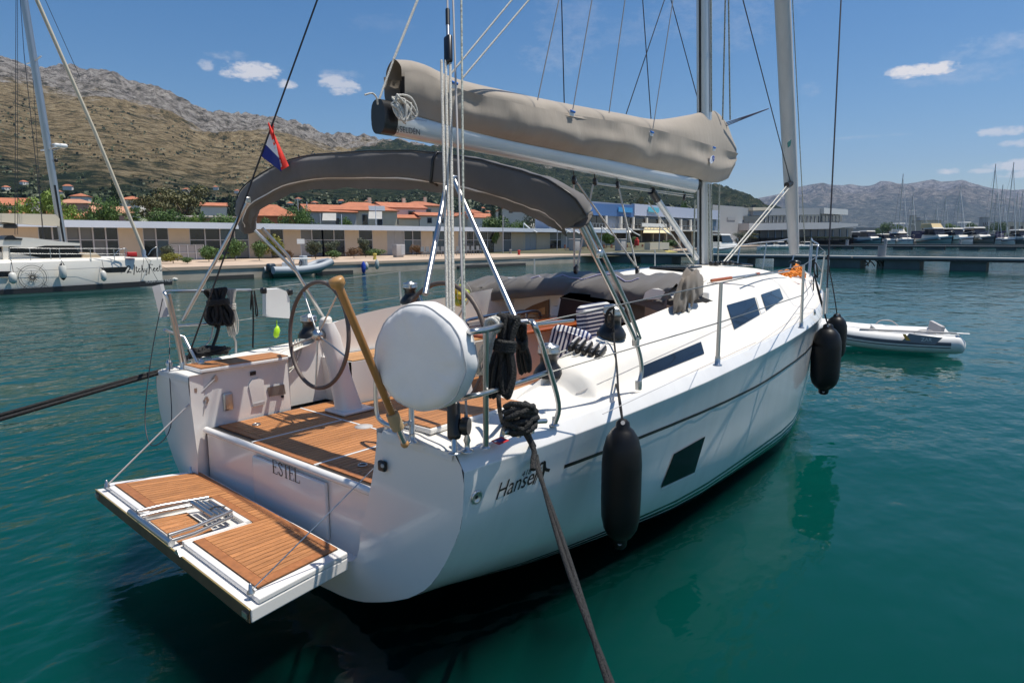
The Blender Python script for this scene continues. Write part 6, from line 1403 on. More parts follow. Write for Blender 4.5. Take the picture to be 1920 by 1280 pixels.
for i in range(16):
    x = 1062+i*14.5; c = BD(x, 467-i*.4, 84+i*.8); c.z = QZ+.1
    lb = 'brown wooden chair on the restaurant terrace'; g = 'brown chairs on the restaurant terrace'
    if tch is None: tch = chair_at(c, 0, lb, g, brn_c)
    else: place(tch, c, 0)
for x, y, lb in ((1077, 452, 'pale grey box bin on the terrace nearest the bimini tubes'), (1163, 451, 'pale grey box bin in the middle of the terrace')):
    c = BD(x, y+14, 82); c.z = QZ+.1; tag(MB().rbox(c+up*.75, (1.1, .9, 1.5), .06).rbox(c+up*1.55, (1.25, 1.0, .12), .05).build('box_bin', GREYP), lb, 'bin')
c = BD(1194, 455, 88); tag(MB().rbox(c, (.5, .5, .8), .1).rbox(c+up*.5, (.3, .3, .3), .1).build('ice_cream_board', mat('bollard_red', (.5, .03, .02), .6)), 'small red board standing on the restaurant terrace', 'board')
c = BD(1232, 458, 86); c.z = QZ+.1; o = thing('long_table', c, 'long cream covered table on the restaurant terrace', 'table'); MB().span((c.x-2.6, c.y-.4, c.z+.25), (c.x+2.6, c.y+.4, c.z+1.15)).build('table_cloth', WALLS['cream'], o)
# ---------------- grey modern building
YG = 78; fg = lambda x, y, o_=0.: BY(x, y, YG-o_)
GB_ = thing('terminal_building', fg(1480, 452), 'grey modern two storey building with long window band and overhanging slabs', 'building')
def gq(name, pts, m, out=.1, th=.3): return MB().prism([fg(x, y, out) for x, y in pts], (0, th, 0)).build(name, m, GB_)
GW = mat('pale_grey_panel', (.46, .47, .48), .7, var=.04, vs=.1); GD = mat('mid_grey_panel', (.30, .32, .34), .7, var=.05, vs=.1)
gq('main_block', [(1345, 393), (1412, 393), (1575, 401), (1575, 450), (1345, 456)], GW, 0, 6); gq('side_block', [(1337, 384), (1392, 388), (1412, 394), (1412, 452), (1337, 458)], mat('blank_grey_wall', (.34, .36, .37), .8, var=.04, vs=.1), .6, 4)
gq('vent_panel', [(1364, 407), (1379, 407.5), (1379, 413), (1364, 412.5)], GD, .75, .1)
gq('window_band', [(1395, 405), (1538, 402), (1538, 418), (1395, 417)], PANE, 1.0, .1)
for i in range(16): x = 1428+i*7.2; gq('mullion', [(x, 405), (x+.9, 405), (x+.9, 417.5), (x, 417.5)], GD, 1.2, .15)
gq('upper_slab', [(1412, 391), (1548, 390), (1548, 402), (1412, 404)], GD, 1.6, 7); gq('overhang', [(1545, 389.5), (1590, 393), (1590, 403), (1545, 400.5)], mat('white_panel', (.66, .66, .64), .6), 3, 8); gq('penthouse', [(1412, 389), (1450, 389), (1446, 394), (1412, 395)], WALLS['cream'], 2, 6)
for i in range(6): x = 1542+i*6.5; gq('window', [(x, 404), (x+4.6, 404.5), (x+4.6, 416), (x, 416)], PANE, 1.2, .1)
gq('lower_slab', [(1405, 418.5), (1560, 417), (1609, 419.5), (1609, 423.5), (1560, 429), (1405, 432)], GW, 4, 8)
gq('ground_glazing', [(1425, 432), (1600, 427), (1600, 449), (1425, 452)], mat('shaded_glazing', (.05, .045, .04), .4, var=.5, vs=.3), .4, .2)
for i in range(12): x = 1440+i*13.5; gq('pillar', [(x, 430), (x+1.1, 430), (x+1.1, 450), (x, 450)], GD, 2.4, .4)
# ---------------- catamaran
YC = 29.35; fc = lambda x, y, o_=0.: BY(x, y, YC-o_)
CT = thing('catamaran', (2, 31, 0), 'white sailing catamaran moored bow to the right at the left edge', 'catamaran')
CG = mat('cream_gelcoat', (.76, .72, .64), .25, coat=.3, var=.02, vs=.6)
def cathull(y0, sg, xs=(-4, -2, 0, 2, 4, 6, 8, 9.5, 10.6, 11.4, 11.85, 11.98)):
    rows = []
    for x in xs:
        f = max(0, (x-7)/5); w = .85*(1-f**2.2); zt = interp([-4, 2, 8, 12], [1.32, 1.42, 1.50, 1.44], x)
        sec = [(-w*.90, zt-.0), (-w*.95, zt-.10), (-w, .9), (-w*1.03, .4), (-w*.9, 0), (-w*.4, -.3), (0, -.4), (w*.4, -.3), (w*.9, 0), (w*1.03, .4), (w, .9), (w*.95, zt-.10), (w*.9, zt), (0, zt+.05)]
        rows.append([Vector((x+.12*(zt-z)*0, y0+y, z)) for y, z in sec])
    m = MB().grid(rows, True, closev=True); m.poly(rows[0]); return m
for y0 in (30.22, 33.9):
    h = cathull(y0, 1).build('hull', CG, CT)
def cq(name, pts, m, out=.03, th=.02, par=None): return MB().prism([fc(x, y, out) for x, y in pts], (0, -th, 0)).build(name, m, par or CT)
cq('boot_stripe', [(-20, 554), (150, 545), (323, 534), (323, 524), (150, 534.5), (-20, 544.5)][::1], mat('black_stripe', (.02, .02, .022), .4), .055, .012)
cq('hull_window', [(187, 502), (240, 500), (234, 510.5), (200, 511.5)], GLASS, .045); cq('hull_window', [(-30, 509), (20, 508.5), (15, 519), (-30, 521)], GLASS, .045)
cq('rub_line', [(0, 511), (120, 505.5), (187, 502), (187, 501.2), (120, 504.5), (0, 510)], GREYP, .05, .004)
o_ = fc(238.5, 511.5, .05); s_ = (fc(248, 511, .05)-o_).length
itchy = [[[.16, (0, .75), (.15, .98), (.42, .9), (.4, .6), (.1, .2), (0, .02), (.25, .1), (.55, .02)]], [[.14, (1.05, 1.15), (1.0, .5), (.85, -.35)]], [[.11, (1.3, .9), (1.25, .3), (1.35, .02), (1.5, .2)], [.09, (1.15, .62), (1.45, .66)]], [[.11, (1.8, .45), (1.65, .52), (1.58, .2), (1.7, .02), (1.88, .2)]], [[.11, (2.1, 1.05), (2.0, .02)], [.11, (2.02, .3), (2.18, .5), (2.22, .02), (2.35, .15)]], [[.11, (2.45, .5), (2.5, .1), (2.7, .15), (2.75, .5)], [.11, (2.75, .5), (2.65, -.4), (2.45, -.4)]],
  [[.16, (3.15, 1.05), (3.1, .5), (2.95, -.35)], [.11, (2.95, 1.0), (3.3, 1.08), (3.65, 1.0)], [.09, (3.0, .5), (3.4, .55)]], [[.11, (3.65, .25), (3.9, .4), (3.8, .52), (3.62, .25), (3.78, .02), (3.98, .15)]], [[.11, (4.1, .25), (4.35, .4), (4.25, .52), (4.07, .25), (4.23, .02), (4.45, .15)]], [[.11, (4.65, .95), (4.58, .3), (4.7, .02), (4.9, .2)], [.09, (4.45, .66), (4.85, .7)]]]
mb = MB()
for g in itchy: strokes(mb, g, o_, fc(305, 508, .05)-o_, up, (fc(305, 508, .05)-o_).length/5.0, .02, .13)
mb.build('name_lettering', INK, CT)
text('maker_lettering', 'FOUNTAINE PAJOT', WHITEP, fc(273, 530.5, .075), fc(309, 528, .075)-fc(273, 530.5, .075), up, .15, CT, .02)
cr_ = fc(61, 520, .045); R0 = .50
mb = MB()
for rad, wdt in ((R0, .020), (R0*.82, .012), (R0*1.14, .005)): strokes(mb, [[wdt]+[(rad*math.cos(2*math.pi*k/24), rad*math.sin(2*math.pi*k/24)) for k in range(25)]], cr_, (1, 0, 0), up, 1, .012)
for k in range(16):
    a = 2*math.pi*k/16+.1; L_ = R0*(.62 if k % 2 == 0 else .45); strokes(mb, [[.028, (.05*math.cos(a), .05*math.sin(a)), (L_*.6*math.cos(a), L_*.6*math.sin(a))], [.012, (L_*.6*math.cos(a), L_*.6*math.sin(a)), (L_*math.cos(a), L_*math.sin(a))]], cr_, (1, 0, 0), up, 1, .012)
    if k % 4 == 1: strokes(mb, [[.016, (R0*.8*math.cos(a+.4), R0*.8*math.sin(a+.4)), (R0*1.35*math.cos(a+.4), R0*1.35*math.sin(a+.4))]], cr_, (1, 0, 0), up, 1, .012)
mb.build('compass_emblem', INK, CT)
YK = 30.4; fk = lambda x, y, o_=0.: BY(x, y, YK-o_)
def kq(name, pts, m, out=0., th=3.0, par=None, bv=.03): return MB().prism([fk(x, y, out) for x, y in pts], (0, th, 0)).build(name, m, par or CT, bevel=bv)
cabin = kq('cabin', [(-60, 496), (-60, 470), (18, 473), (75, 483), (92, 489), (92, 494)], CG, .0, 3.1)
kq('cabin_window', [(16, 462), (60, 466), (82, 461), (138, 460.5), (156, 483), (90, 484), (60, 477), (18, 473)], GLASS, .06, 3.0)
kq('roof', [(-60, 450), (10, 450), (14, 443.5), (60, 446), (128, 454.5), (150, 456), (150, 460.5), (84, 460.5), (60, 465), (14, 462), (-60, 462)], CG, .25, 3.6)
kq('foredeck_locker', [(152, 489), (158, 474), (180, 474), (192, 484), (194, 489)], mat('tan_cover', (.45, .36, .25), .8), .2, 2)
kq('cockpit_pillar', [(6, 491), (6, 453), (16, 453), (16, 491)], CG, .2, .2); kq('winch_cluster', [(8, 447), (14, 442), (24, 441), (30, 446), (42, 447), (42, 450), (8, 450)], BLK, .3, 1.2)
cm0, cm1 = BY(119, 456, 32.0), BY(45, 0, 32.0); mdv = cm1-cm0
MB().tube([cm0, cm0+mdv*.5, cm0+mdv*1.3], [.20, .20, .19], 12, sq=.75).build('mast', ALU, CT)
for t in (.0, .02, .05): MB().tube([cm0+Vector((-.06+t, -.2, 0)), cm0+mdv*.25+Vector((-.06+t, -.2, 0))], .02, 5).build('halyard', BLK, CT)
for t, w in ((.76, 34), (.40, 26)):
    c = cm0+mdv*t; sp = MB(); sp.tube([c+Vector((0, -1.0, .05)), c, c+Vector((0, 1.0, .05))], .035, 6); sp.build('spreader', ALUW, CT)
rdm = cm0+mdv*.415+Vector((.45, -.1, .05)); MB().rbox(rdm, (.55, .4, .18), .07).build('radar_dome', WHITEP, CT); MB().tube([rdm-up*.1, cm0+mdv*.39], .03, 6).build('radar_bracket', ALU, CT)
MB().rbox(cm0+mdv*.355+Vector((.18, -.2, 0)), (.14, .14, .16), .05).build('mast_light', BLK, CT)
bmp = [BY(x, y, 31.6) for x, y in ((-70, 398), (0, 400), (60, 401), (104, 402), (112, 410), (112, 424), (60, 421), (0, 416), (-70, 412))]; MB().prism(bmp, (0, .55, 0)).build('sail_bag', mat('cream_canvas', (.62, .55, .43), .85, bump=.3, bs=3), CT, bevel=.12)
MB().tube([BY(-70, 424, 31.9), BY(27, 421, 31.9)], .10, 8).build('boom', ALU, CT); MB().rbox(BY(18, 424, 31.9), (.5, .3, .2), .05).build('boom_block', BLK, CT)
MB().tube([BY(270, 473, 32.0), BY(178, 248, 32.0), BY(69, 0, 32.0), BY(10, -130, 32.0)], .085, 10).build('furled_headsail', mat('cream_canvas', (.62, .55, .43), .85), CT)
MB().lathe([(.12, 0), (.14, .05), (.08, .1), (.12, .3), (.05, .5)], BY(271, 483, 32.0), (-.1, 0, 1), 12).build('furling_drum', ALU, CT)
for a, b, r in (((87, 486), (45, 100), .014), ((45, 100), (38, 0), .012), ((28, 440), (30, 0), .012), ((33, 440), (33, 0), .010), ((150, 145), (85, 0), .012), ((82, 478), (62, 150), .010)): MB().tube([BY(*a, 31.0), BY(*b, 31.0)], r, 5).build('shroud', DW, CT)
for i, x in enumerate((20, 58, 96, 113, 171, 215, 235, 295)):
    a = fc(x, 490-i*.3, -.15); MB().tube([a, a+up*.52], .016, 5).build('stanchion', STEEL, CT)
for yy in (0, 10): MB().tube([fc(18, 465+yy, -.15), fc(113, 466+yy, -.15), fc(215, 466+yy, -.15), fc(235, 467+yy, -.15)], .010, 5).build('lifeline', STEEL, CT)
MB().tube(catmull([fc(213, 481, -.15), fc(222, 470, -.15), fc(236, 466, -.15), fc(236, 481, -.15)], 4), .018, 6).build('bow_rail', STEEL, CT); MB().tube(catmull([fc(278, 478, -.15), fc(285, 468, -.15), fc(295, 464, -.15), fc(295, 481, -.15)], 4), .018, 6).build('bow_rail', STEEL, CT)
for a, b in (((270, 483), (262, 540)), ((272, 483), (298, 530)), ((274, 484), (326, 512))): MB().tube([fc(*a, .1), fc(b[0], b[1], .3) if b[0] < 320 else BY(334, 515, 35.2)], .010, 5).build('bridle_line', DW, CT)
tag(MB().rbox(fc(246, 477, -.4), (.42, .3, .22), .03).build('deck_box', mat('red_box', (.55, .02, .02), .5)), 'red box on the catamaran foredeck', 'box')
cg = crate(247, 484, 1, 'white wire rack standing behind the red box'); 
for x, y0, y1, w, lb in ((25, 510, 532, 6, 'white fender hanging near the compass emblem of the catamaran, leftmost'), (119, 494, 524, 6, 'long white fender with black tip on the middle of the catamaran hull'), (195, 507, 527, 5, 'white fender below the catamaran hull window, nearest its bow')):
    a, b = fc(x, y0, .22), fc(x, y1, .22); h = a.z-b.z; r = w*.0235
    o = thing('catamaran_fender', b, lb, 'fender', 'white fenders on the catamaran'); MB().lathe([(.03, 0), (r*.6, .06*h), (r, .18*h), (r, .8*h), (r*.6, .93*h), (.03, h)], b, up, 14).build('fender_body', mat('white_fender', (.66, .64, .58), .4), o); MB().tube([a, fc(x-4, 488, -.1)], .012, 5).build('fender_line', DW, o)
    if x == 119:
        for zz, s in ((0, 1), (h, -1)): MB().lathe([(.025, -.03*s), (.07, .02*s), (.11, .07*s)], b+up*(zz), up, 12).build('fender_tip', BLK, o)
# ---------------- rigid inflatable at the quay
RB = thing('rigid_inflatable', BZ(560, 518, 0), 'grey rigid inflatable boat with dark outboard moored along the quay', 'boat')
rp = lambda x, y, o_=0.: BY(x, y, 34.2+o_)
GT = mat('grey_hypalon', (.36, .39, .42), .55); tubep = [rp(512, 507), rp(560, 506), rp(595, 501), rp(615, 494), rp(622, 490)]
MB().tube(catmull(tubep, 4), [.24]*13+[.22, .2, .16, .1][:4] if False else .24, 12).build('tube', GT, RB); MB().tube(catmull([q+Vector((0, 1.2, 0)) for q in tubep[:-1]]+[tubep[-1]+Vector((0, .4, 0))], 4), .24, 12).build('tube', GT, RB)
MB().add([rp(512, 510), rp(560, 509), rp(600, 503), rp(618, 494, .5), rp(512, 519, .3), rp(560, 517, .3), rp(600, 511, .3), rp(616, 500, .5), rp(512, 519, 1.1), rp(560, 517, 1.1)], [(0, 1, 5, 4), (1, 2, 6, 5), (2, 3, 7, 6), (4, 5, 9, 8)]).build('hull', mat('teal_grey_hull', (.12, .18, .19), .4), RB)
MB().prism([rp(x, y, .2) for x, y in ((513, 505), (560, 504), (585, 501), (585, 504), (513, 509))], (0, .9, 0)).build('deck', WHITEP, RB)
ob_ = MB().rbox(rp(508, 502, .6), (.55, .45, .55), .14).build('outboard_cowl', mat('navy_cowl', (.02, .035, .05), .3), RB); MB().rbox(rp(509, 514, .6), (.25, .2, .6), .06).build('outboard_leg', BLK, RB)
MB().rbox(rp(569, 492, .6), (.35, .5, .9), .06).build('console', GT, RB); MB().tube([rp(563, 494, .6)+Vector((.14*math.cos(a)*.3, .16*math.sin(a), .16*math.cos(a))) for a in [2*math.pi*k/12 for k in range(12)]], .025, 6, closed=True).build('steering_wheel', BLK, RB); MB().rbox(rp(540, 497, .6), (.6, .6, .4), .1).build('seat', WHITEP, RB)
MB().tube([rp(548, 485, .2), rp(583, 485, .2)], .05, 6).build('roll_bar', WHITEP, RB)
for x in (551, 573): MB().tube([rp(x, 485, .2), rp(x, 501, .2)], .03, 5).build('roll_post', STEEL, RB)
# ---------------- white dinghy at the bow
DG = thing('inflatable_dinghy', BZ(1690, 668, 0), 'white inflatable dinghy with grey rubbing strake floating beyond the bow', 'dinghy')
o0 = BZ(1805, 668, 0); ux = (BZ(1560, 655, 0)-o0).normalized(); uy = Vector((-ux.y, ux.x, 0))
if uy.dot(_fw) < 0: uy = -uy
dg = lambda a, b, c: o0+ux*a+uy*b+up*c
HYP = mat('white_hypalon', (.74, .73, .70), .45, var=.03); rT = .20
def dtube(b): return catmull([dg(-.02, b, .27), dg(.12, b, .24), dg(.5, b, .23), dg(1.4, b, .24), dg(2.2, b+(.12 if b < .5 else -.12), .30), dg(2.75, .55+(b-.62)*.45, .40), dg(2.95, .62, .43)], 4)
for b in (.0, 1.24):
    P = dtube(b); rad = [.05, .11, .16, .19]+[rT]*(len(P)-4); MB().tube(P, rad, 16).build('tube', HYP, DG)
P = dtube(0.); sk = MB(); sk.grid([[p-uy*(rT*math.cos(a)+.004)+up*(rT*math.sin(a)) for a in (-.30, -.1, .12, .3)] for p in P[6:18]], True); STK = sk.build('strake', mat('dark_grey_strake', (.10, .105, .12), .6), DG)
sk = MB(); sk.grid([[p-uy*(rT*math.cos(a)+.009)+up*(rT*math.sin(a)) for a in (-.18, -.05)] for p in P[6:18]], True); sk.build('strake_line', HYP, DG)
pt = [(.42, .13), (1.02, .18), (1.14, .02), (.55, -.02)]; MB().add([dg(a, -rT-.012, .26+c) for a, c in pt], [(0, 1, 2, 3)]).build('graphic_panel', mat('mid_grey_panel2', (.22, .23, .26), .6), DG)
MB().add([dg(.98, -rT-.018, .44-.14), dg(1.06, -rT-.018, .30), dg(1.14, -rT-.018, .43), dg(1.08, -rT-.018, .43)], [(0, 1, 2, 3)]).build('graphic_flash', mat('orange_flash', (.75, .35, .05), .6), DG)
text('dinghy_lettering', 'ZAR', WHITEP, dg(.80, -rT-.02, .30), -ux, up, .10, DG, .002)
MB().hexa([dg(a, b, c) for a, b, c in ((.3, .1, .12), (2.3, .1, .12), (2.3, 1.14, .12), (.3, 1.14, .12), (.3, .1, .16), (2.3, .1, .16), (2.3, 1.14, .16), (.3, 1.14, .16))]).build('floor', GREYP, DG)
MB().hexa([dg(a, b, c) for a, b, c in ((.40, .05, .1), (.46, .05, .1), (.46, 1.2, .1), (.40, 1.2, .1), (.34, .05, .58), (.40, .05, .58), (.40, 1.2, .58), (.34, 1.2, .58))]).build('transom_board', GREYP, DG)
MB().hexa([dg(a, b, c) for a, b, c in ((1.3, .0, .42), (1.55, .0, .42), (1.55, 1.24, .42), (1.3, 1.24, .42), (1.3, .0, .45), (1.55, .0, .45), (1.55, 1.24, .45), (1.3, 1.24, .45))]).build('seat', HYP, DG)
MB().tube([dg(.05, -.06, .47), dg(1.9, -.02, .47)], .018, 6).build('oar', GREYP, DG); MB().tube([dg(-.06, -.06, .47), dg(.16, -.06, .47)], .045, 8, sq=.3).build('oar_blade', WHITEP, DG)
MB().tube(catmull([dg(.5, 0, .43), dg(.62, 0, .50), dg(.78, 0, .50), dg(.9, 0, .44)], 4), .012, 6).build('handle', GREYP, DG); MB().tube(catmull([dg(1.0, 1.2, .44), dg(1.15, 1.2, .54), dg(1.35, 1.2, .54), dg(1.45, 1.2, .45)], 4), .012, 6).build('handle', GREYP, DG)
# ---------------- pontoons
PD = mat('pontoon_concrete', (.36, .35, .33), .9, var=.15, vs=.5); PF = mat('pontoon_float', (.10, .115, .115), .85, var=.25, vs=.4)
def pontoon(X, ya, yb, zt, zs, floats, label, wd=2.4):
    o = thing('pontoon', (X, (ya+yb)/2, 0), label, 'pontoon', 'floating pontoons')
    n = max(1, int(abs(yb-ya)/12)); L_ = (yb-ya)/n
    for i in range(n): MB().span((X, ya+L_*i+.04, zs), (X+wd, ya+L_*(i+1)-.04, zt)).build('deck_segment', PD, o)
    MB().span((X-.05, ya, zs-.0), (X-.0, yb, zt-.14)).build('fender_strip', mat('dark_timber', (.05, .048, .042), .8, var=.3), o)
    for a, b in floats: MB().span((X+.12, min(a, b), -.4), (X+wd-.12, max(a, b), zs)).build('float', PF, o)
    return o
PX = 59.5; py = lambda x, X=PX: BX(x, 492, X).y
PO = pontoon(PX, -40, 35, .98, .66, [(py(a), py(b)) for a, b in ((1040, 1100), (1120, 1180), (1200, 1258), (1308, 1400), (1450, 1515), (1555, 1612), (1657, 1724), (1781, 1850))]+[(py(1850)-4-i*7.5, py(1850)-7.2-i*7.5) for i in range(4)], 'nearest floating concrete pontoon on dark box floats')
pile = BX(1652, 492, PX+1.2); tag(MB().tube([(pile.x, pile.y, -2), (pile.x, pile.y, 1.9)], .32, 12).build('mooring_pile', mat('grey_steel_pile', (.22, .24, .26), .6)), 'grey steel pile through the nearest pontoon', 'pile')
mb = MB()
for x0, x1 in ((1620, 1628), (1628, 1640), (1640, 1650), (1648, 1656), (1632, 1622)): mb.tube(catmull([BX(x0, 487, PX+.5), BX((x0+x1)/2+2, 493, PX+.5), BX(x1, 499, PX+.5)], 4), .05, 5)
tag(mb.build('mooring_chain', mat('weedy_rope', (.03, .03, .025), .9)), 'dark weedy mooring ropes drooping between two floats of the nearest pontoon', 'rope')
py2 = lambda x: BX(x, 463, 188).y
pontoon(188, -70, 70, .95, .55, [(py2(a), py2(b)) for a, b in ((1530, 1562), (1578, 1596), (1617, 1650), (1674, 1708), (1735, 1770), (1799, 1835), (1868, 1905))], 'second pontoon out, beyond the nearest one', 3)
py3 = lambda x: BX(x, 457, 252).y
pontoon(252, -70, 80, 1.0, .5, [(py3(a), py3(b)) for a, b in ((1604, 1625), (1641, 1660), (1680, 1700), (1720, 1740), (1765, 1785), (1810, 1830), (1850, 1875), (1895, 1915))], 'farthest pontoon with the motor cruisers behind it', 3)
for i, x in enumerate((1588, 1660, 1800)):
    c = BX(x, 460, 189.5 if i < 2 else 253.5); tag(MB().tube([(c.x, c.y, -2), (c.x, c.y, 2.4)], .35, 10).build('mooring_pile', MATS['grey_steel_pile']), ('thin pile on the second pontoon near its left end', 'thin pile on the second pontoon above the near pile', 'thin pile on the farthest pontoon')[i], 'pile')
# ---------------- motor boats and yachts across the basin
def mboat(name, kind, hullm_, label, cat='motorboat'):   # bow towards -x of its own frame, 10 m long, 3.4 m beam
    o = thing(name, (0, 0, 0), label, cat); rows = []
    for t in (0, .1, .25, .45, .7, 1):
        x = -5+10*t; w = 1.7*min(1, t*2.6+.03)**.7; zt = 1.75-.6*t; rows.append([Vector((x-.25*(1-t)*k, sg*w*(.62+.38*k), zt*k)) for sg, k in ((-1, 1), (-1, .5), (-1, 0), (1, 0), (1, .5), (1, 1))])
    m = MB().grid(rows, True, closev=True); m.poly(rows[-1]); m.build('hull', hullm_, o)
    st = MB(); st.grid([[r[0]+Vector((0, -.02, -.28)), r[0]+Vector((0, -.02, -.42))] for r in rows]); st.grid([[r[5]+Vector((0, .02, -.28)), r[5]+Vector((0, .02, -.42))] for r in rows]); st.build('rub_rail', BLK, o)
    def cab(x0, x1, w, z0, z1, rk, m_, nm): return MB().hexa([(x0, -w, z0), (x1, -w, z0), (x1, w, z0), (x0, w, z0), (x0+rk, -w*.86, z1), (x1, -w*.86, z1), (x1, w*.86, z1), (x0+rk, w*.86, z1)]).build(nm, m_, o, bevel=.06)
    if kind != 'sail':
        cab(-3.2, 3.6, 1.35, 1.2, 1.95, 1.2, CG, 'trunk_cabin'); cab(-1.4, 2.8, 1.3, 1.9, 2.9, 1.2, GLASS, 'windscreen'); cab(-.5, 3.2, 1.3, 2.88, 3.1, .2, CG, 'roof')
        if kind == 'fly': cab(.2, 3.2, 1.1, 3.1, 3.8, .6, CG, 'flybridge'); MB().tube([(1.0, -1.0, 3.8), (1.2, -.9, 5.0), (1.2, .9, 5.0), (1.0, 1.0, 3.8)], .06, 6).build('radar_arch', WHITEP, o); cab(.5, 2.8, 1.15, 4.95, 5.08, .1, WHITEP, 'bimini_top')
        if kind == 'canopy': cab(.0, 4.4, 1.25, 3.05, 3.75, .9, mat('cream_canopy', (.60, .46, .24), .8), 'canopy')
        if kind == 'navy': cab(-1.8, 4.4, 1.4, 1.8, 3.4, .9, mat('navy_canopy', (.012, .015, .06), .8), 'canopy')
    else:
        cab(-2.4, 1.6, .95, 1.2, 1.85, 1.0, CG, 'coachroof'); cab(-1.5, 1.4, .97, 1.45, 1.7, .3, GLASS, 'window'); cab(1.4, 2.6, 1.0, 1.6, 2.7, .7, mat('navy_canopy', (.012, .015, .06), .8), 'sprayhood')
        MB().tube([(-.6, 0, 1.8), (-.6, 0, 15.5)], .10, 8).build('mast', ALU, o); MB().tube([(-.6, 0, 2.9), (3.6, 0, 2.8)], .17, 8).build('boom', mat('navy_canopy', (.012, .015, .06), .8), o)
        for z in (6.5, 10.5): MB().tube([(-.6, -.9, z), (-.6, .9, z)], .04, 5).build('spreader', ALU, o)
        MB().tube([(-4.9, 0, 1.75), (-.6, 0, 14.8)], .06, 6).build('furled_headsail', WHITEP, o)
        for y in (-1.5, 1.5): MB().tube([(-.5, y, 1.3), (-.6, y*.6, 10.5), (-.6, 0, 15)], .02, 4).build('shroud', DW, o)
    MB().tube(catmull([(-2.5, -1.5, 2.1), (-4.6, -.6, 2.4), (-5.0, 0, 2.45), (-4.6, .6, 2.4), (-2.5, 1.5, 2.1)], 4), .03, 5).build('bow_rail', STEEL, o)
    return o
WG = mat('boat_white', (.78, .77, .74), .3)
ARB = {k: [mboat(*a), True] for k, a in {'fly': ('motor_cruiser', 'fly', WG, 'white flybridge cruiser'), 'plain': ('motor_cruiser', 'plain', WG, 'white cruiser'), 'teal': ('motor_cruiser', 'plain', mat('teal_hull', (.10, .25, .27), .3), 'teal cruiser'), 'canopy': ('motor_cruiser', 'canopy', mat('teal_hull', (.1, .25, .27), .3), 'cruiser'), 'navy': ('motor_cruiser', 'navy', WG, 'covered cruiser'), 'brown': ('motor_cruiser', 'plain', mat('wood_hull', (.20, .085, .045), .4), 'wooden cruiser'), 'dark': ('motor_cruiser', 'plain', mat('dark_green_hull', (.05, .09, .09), .35), 'dark hulled cruiser'), 'sail': ('moored_yacht', 'sail', WG, 'moored yacht', 'sailing yacht')}.items()}
def boat(k, x, dep, s, lb, g, rz=None):
    a = ARB[k]
    if dep < 300: c = BD(x, 455, dep)
    else: c = BX(x, 455, 263+(dep-335)*.6)
    c.z = 0
    if dep >= 300: s = (s*1.0, s*1.0, s*(1.4 if k in ('plain', 'teal', 'brown', 'dark', 'navy', 'canopy') else 1.2)) if k != 'sail' else (1.25, 1.25, s)
    place(a[0], c, (YAW if rz is None else rz)+R(rr.uniform(-8, 8) if rz is None else 0), s, lb, g, a[1]); a[1] = False
GMB = 'boats moored along the far pontoon'
for k, x, dp, s, lb in (('brown', 1614, 345, 1.25, 'brown wooden cruiser at the left end of the far row'), ('teal', 1630, 335, 1.3, 'teal hulled cruiser with white cabin second in the far row'), ('plain', 1660, 345, 1.05, 'small white cruiser between the teal hull and the tall flybridge'), ('fly', 1690, 345, 1.35, 'tall white flybridge cruiser left in the far row'), ('navy', 1730, 345, 1.15, 'cruiser under a navy cover in the far row'), ('canopy', 1756, 335, 1.5, 'wide cruiser with cream canopy in the far row'), ('plain', 1792, 335, 1.45, 'white cruiser with low cabin right of the cream canopy'), ('fly', 1812, 365, 1.4, 'flybridge cruiser half hidden behind its white neighbour'), ('dark', 1832, 335, 1.5, 'dark green hulled cruiser in the far row'), ('dark', 1916, 335, 1.3, 'dark hulled boat cut by the right edge')):
    boat(k, x, dp, s, lb, GMB)
for x, dp, s, lb in ((1680, 345, 1.62, 'yacht whose tall pale mast rises beside the flybridge cruiser'), (1703, 375, 1.25, 'yacht with a shorter dark mast right of the flybridge cruiser'), (1788, 370, 1.35, 'yacht with a dark mast behind the cream canopy'), (1848, 345, 1.72, 'yacht with a tall mast and blue sail cover right of the dark hull'), (1882, 342, 1.72, 'yacht with the tallest mast in the far row'), (1748, 520, 1.2, 'far yacht mast above the beige block, left of two'), (1763, 520, 1.45, 'far yacht mast above the beige block, right of two'), (1866, 430, 1.5, 'yacht mast between the two tallest masts'), (1858, 480, 1.45, 'thin yacht mast just right of the blue sail cover'), (1896, 520, 1.5, 'thin yacht mast right of the tallest mast'), (1905, 540, 1.6, 'thin yacht mast near the right edge'), (1917, 520, 1.5, 'thin yacht mast at the very right edge'), (1728, 540, 1.0, 'small thin mast left of the beige block')):
    boat('sail', x, dp, s, lb, 'yachts with masts across the basin')
c = BD(1352, 470, 104); c.z = 0
place(ARB['plain'][0], c, R(180), 1.05, 'white motorboat with dark side windows moored behind the mast foot', 'boats by the terminal', False)
for i, (x, dp, k) in enumerate(((1465, 175, 'plain'), (1490, 178, 'fly'), (1442, 172, 'plain'), (1515, 180, 'plain'))): boat(k, x, dp, .62, ('small white day boat behind the pulpit', 'small day boat with raised bridge behind the furled headsail', 'small day boat left of the pulpit', 'small day boat right of the furled headsail foot')[i], 'boats by the terminal', R(150))
yk = thing('yellow_kayak', BD(1245, 471, 88), 'yellow and white kayak lying along the restaurant quay', 'kayak'); c0, c1 = BD(1215, 474, 84), BD(1270, 473, 90); MB().tube([c0, c0.lerp(c1, .3), c0.lerp(c1, .7), c1], [.05, .3, .3, .05], 8).build('hull', mat('yellow_hull', (.55, .45, .12), .4), yk); MB().tube([c0.lerp(c1, .35)+up*.26, c0.lerp(c1, .65)+up*.26], .12, 6).build('seat', BLK, yk)
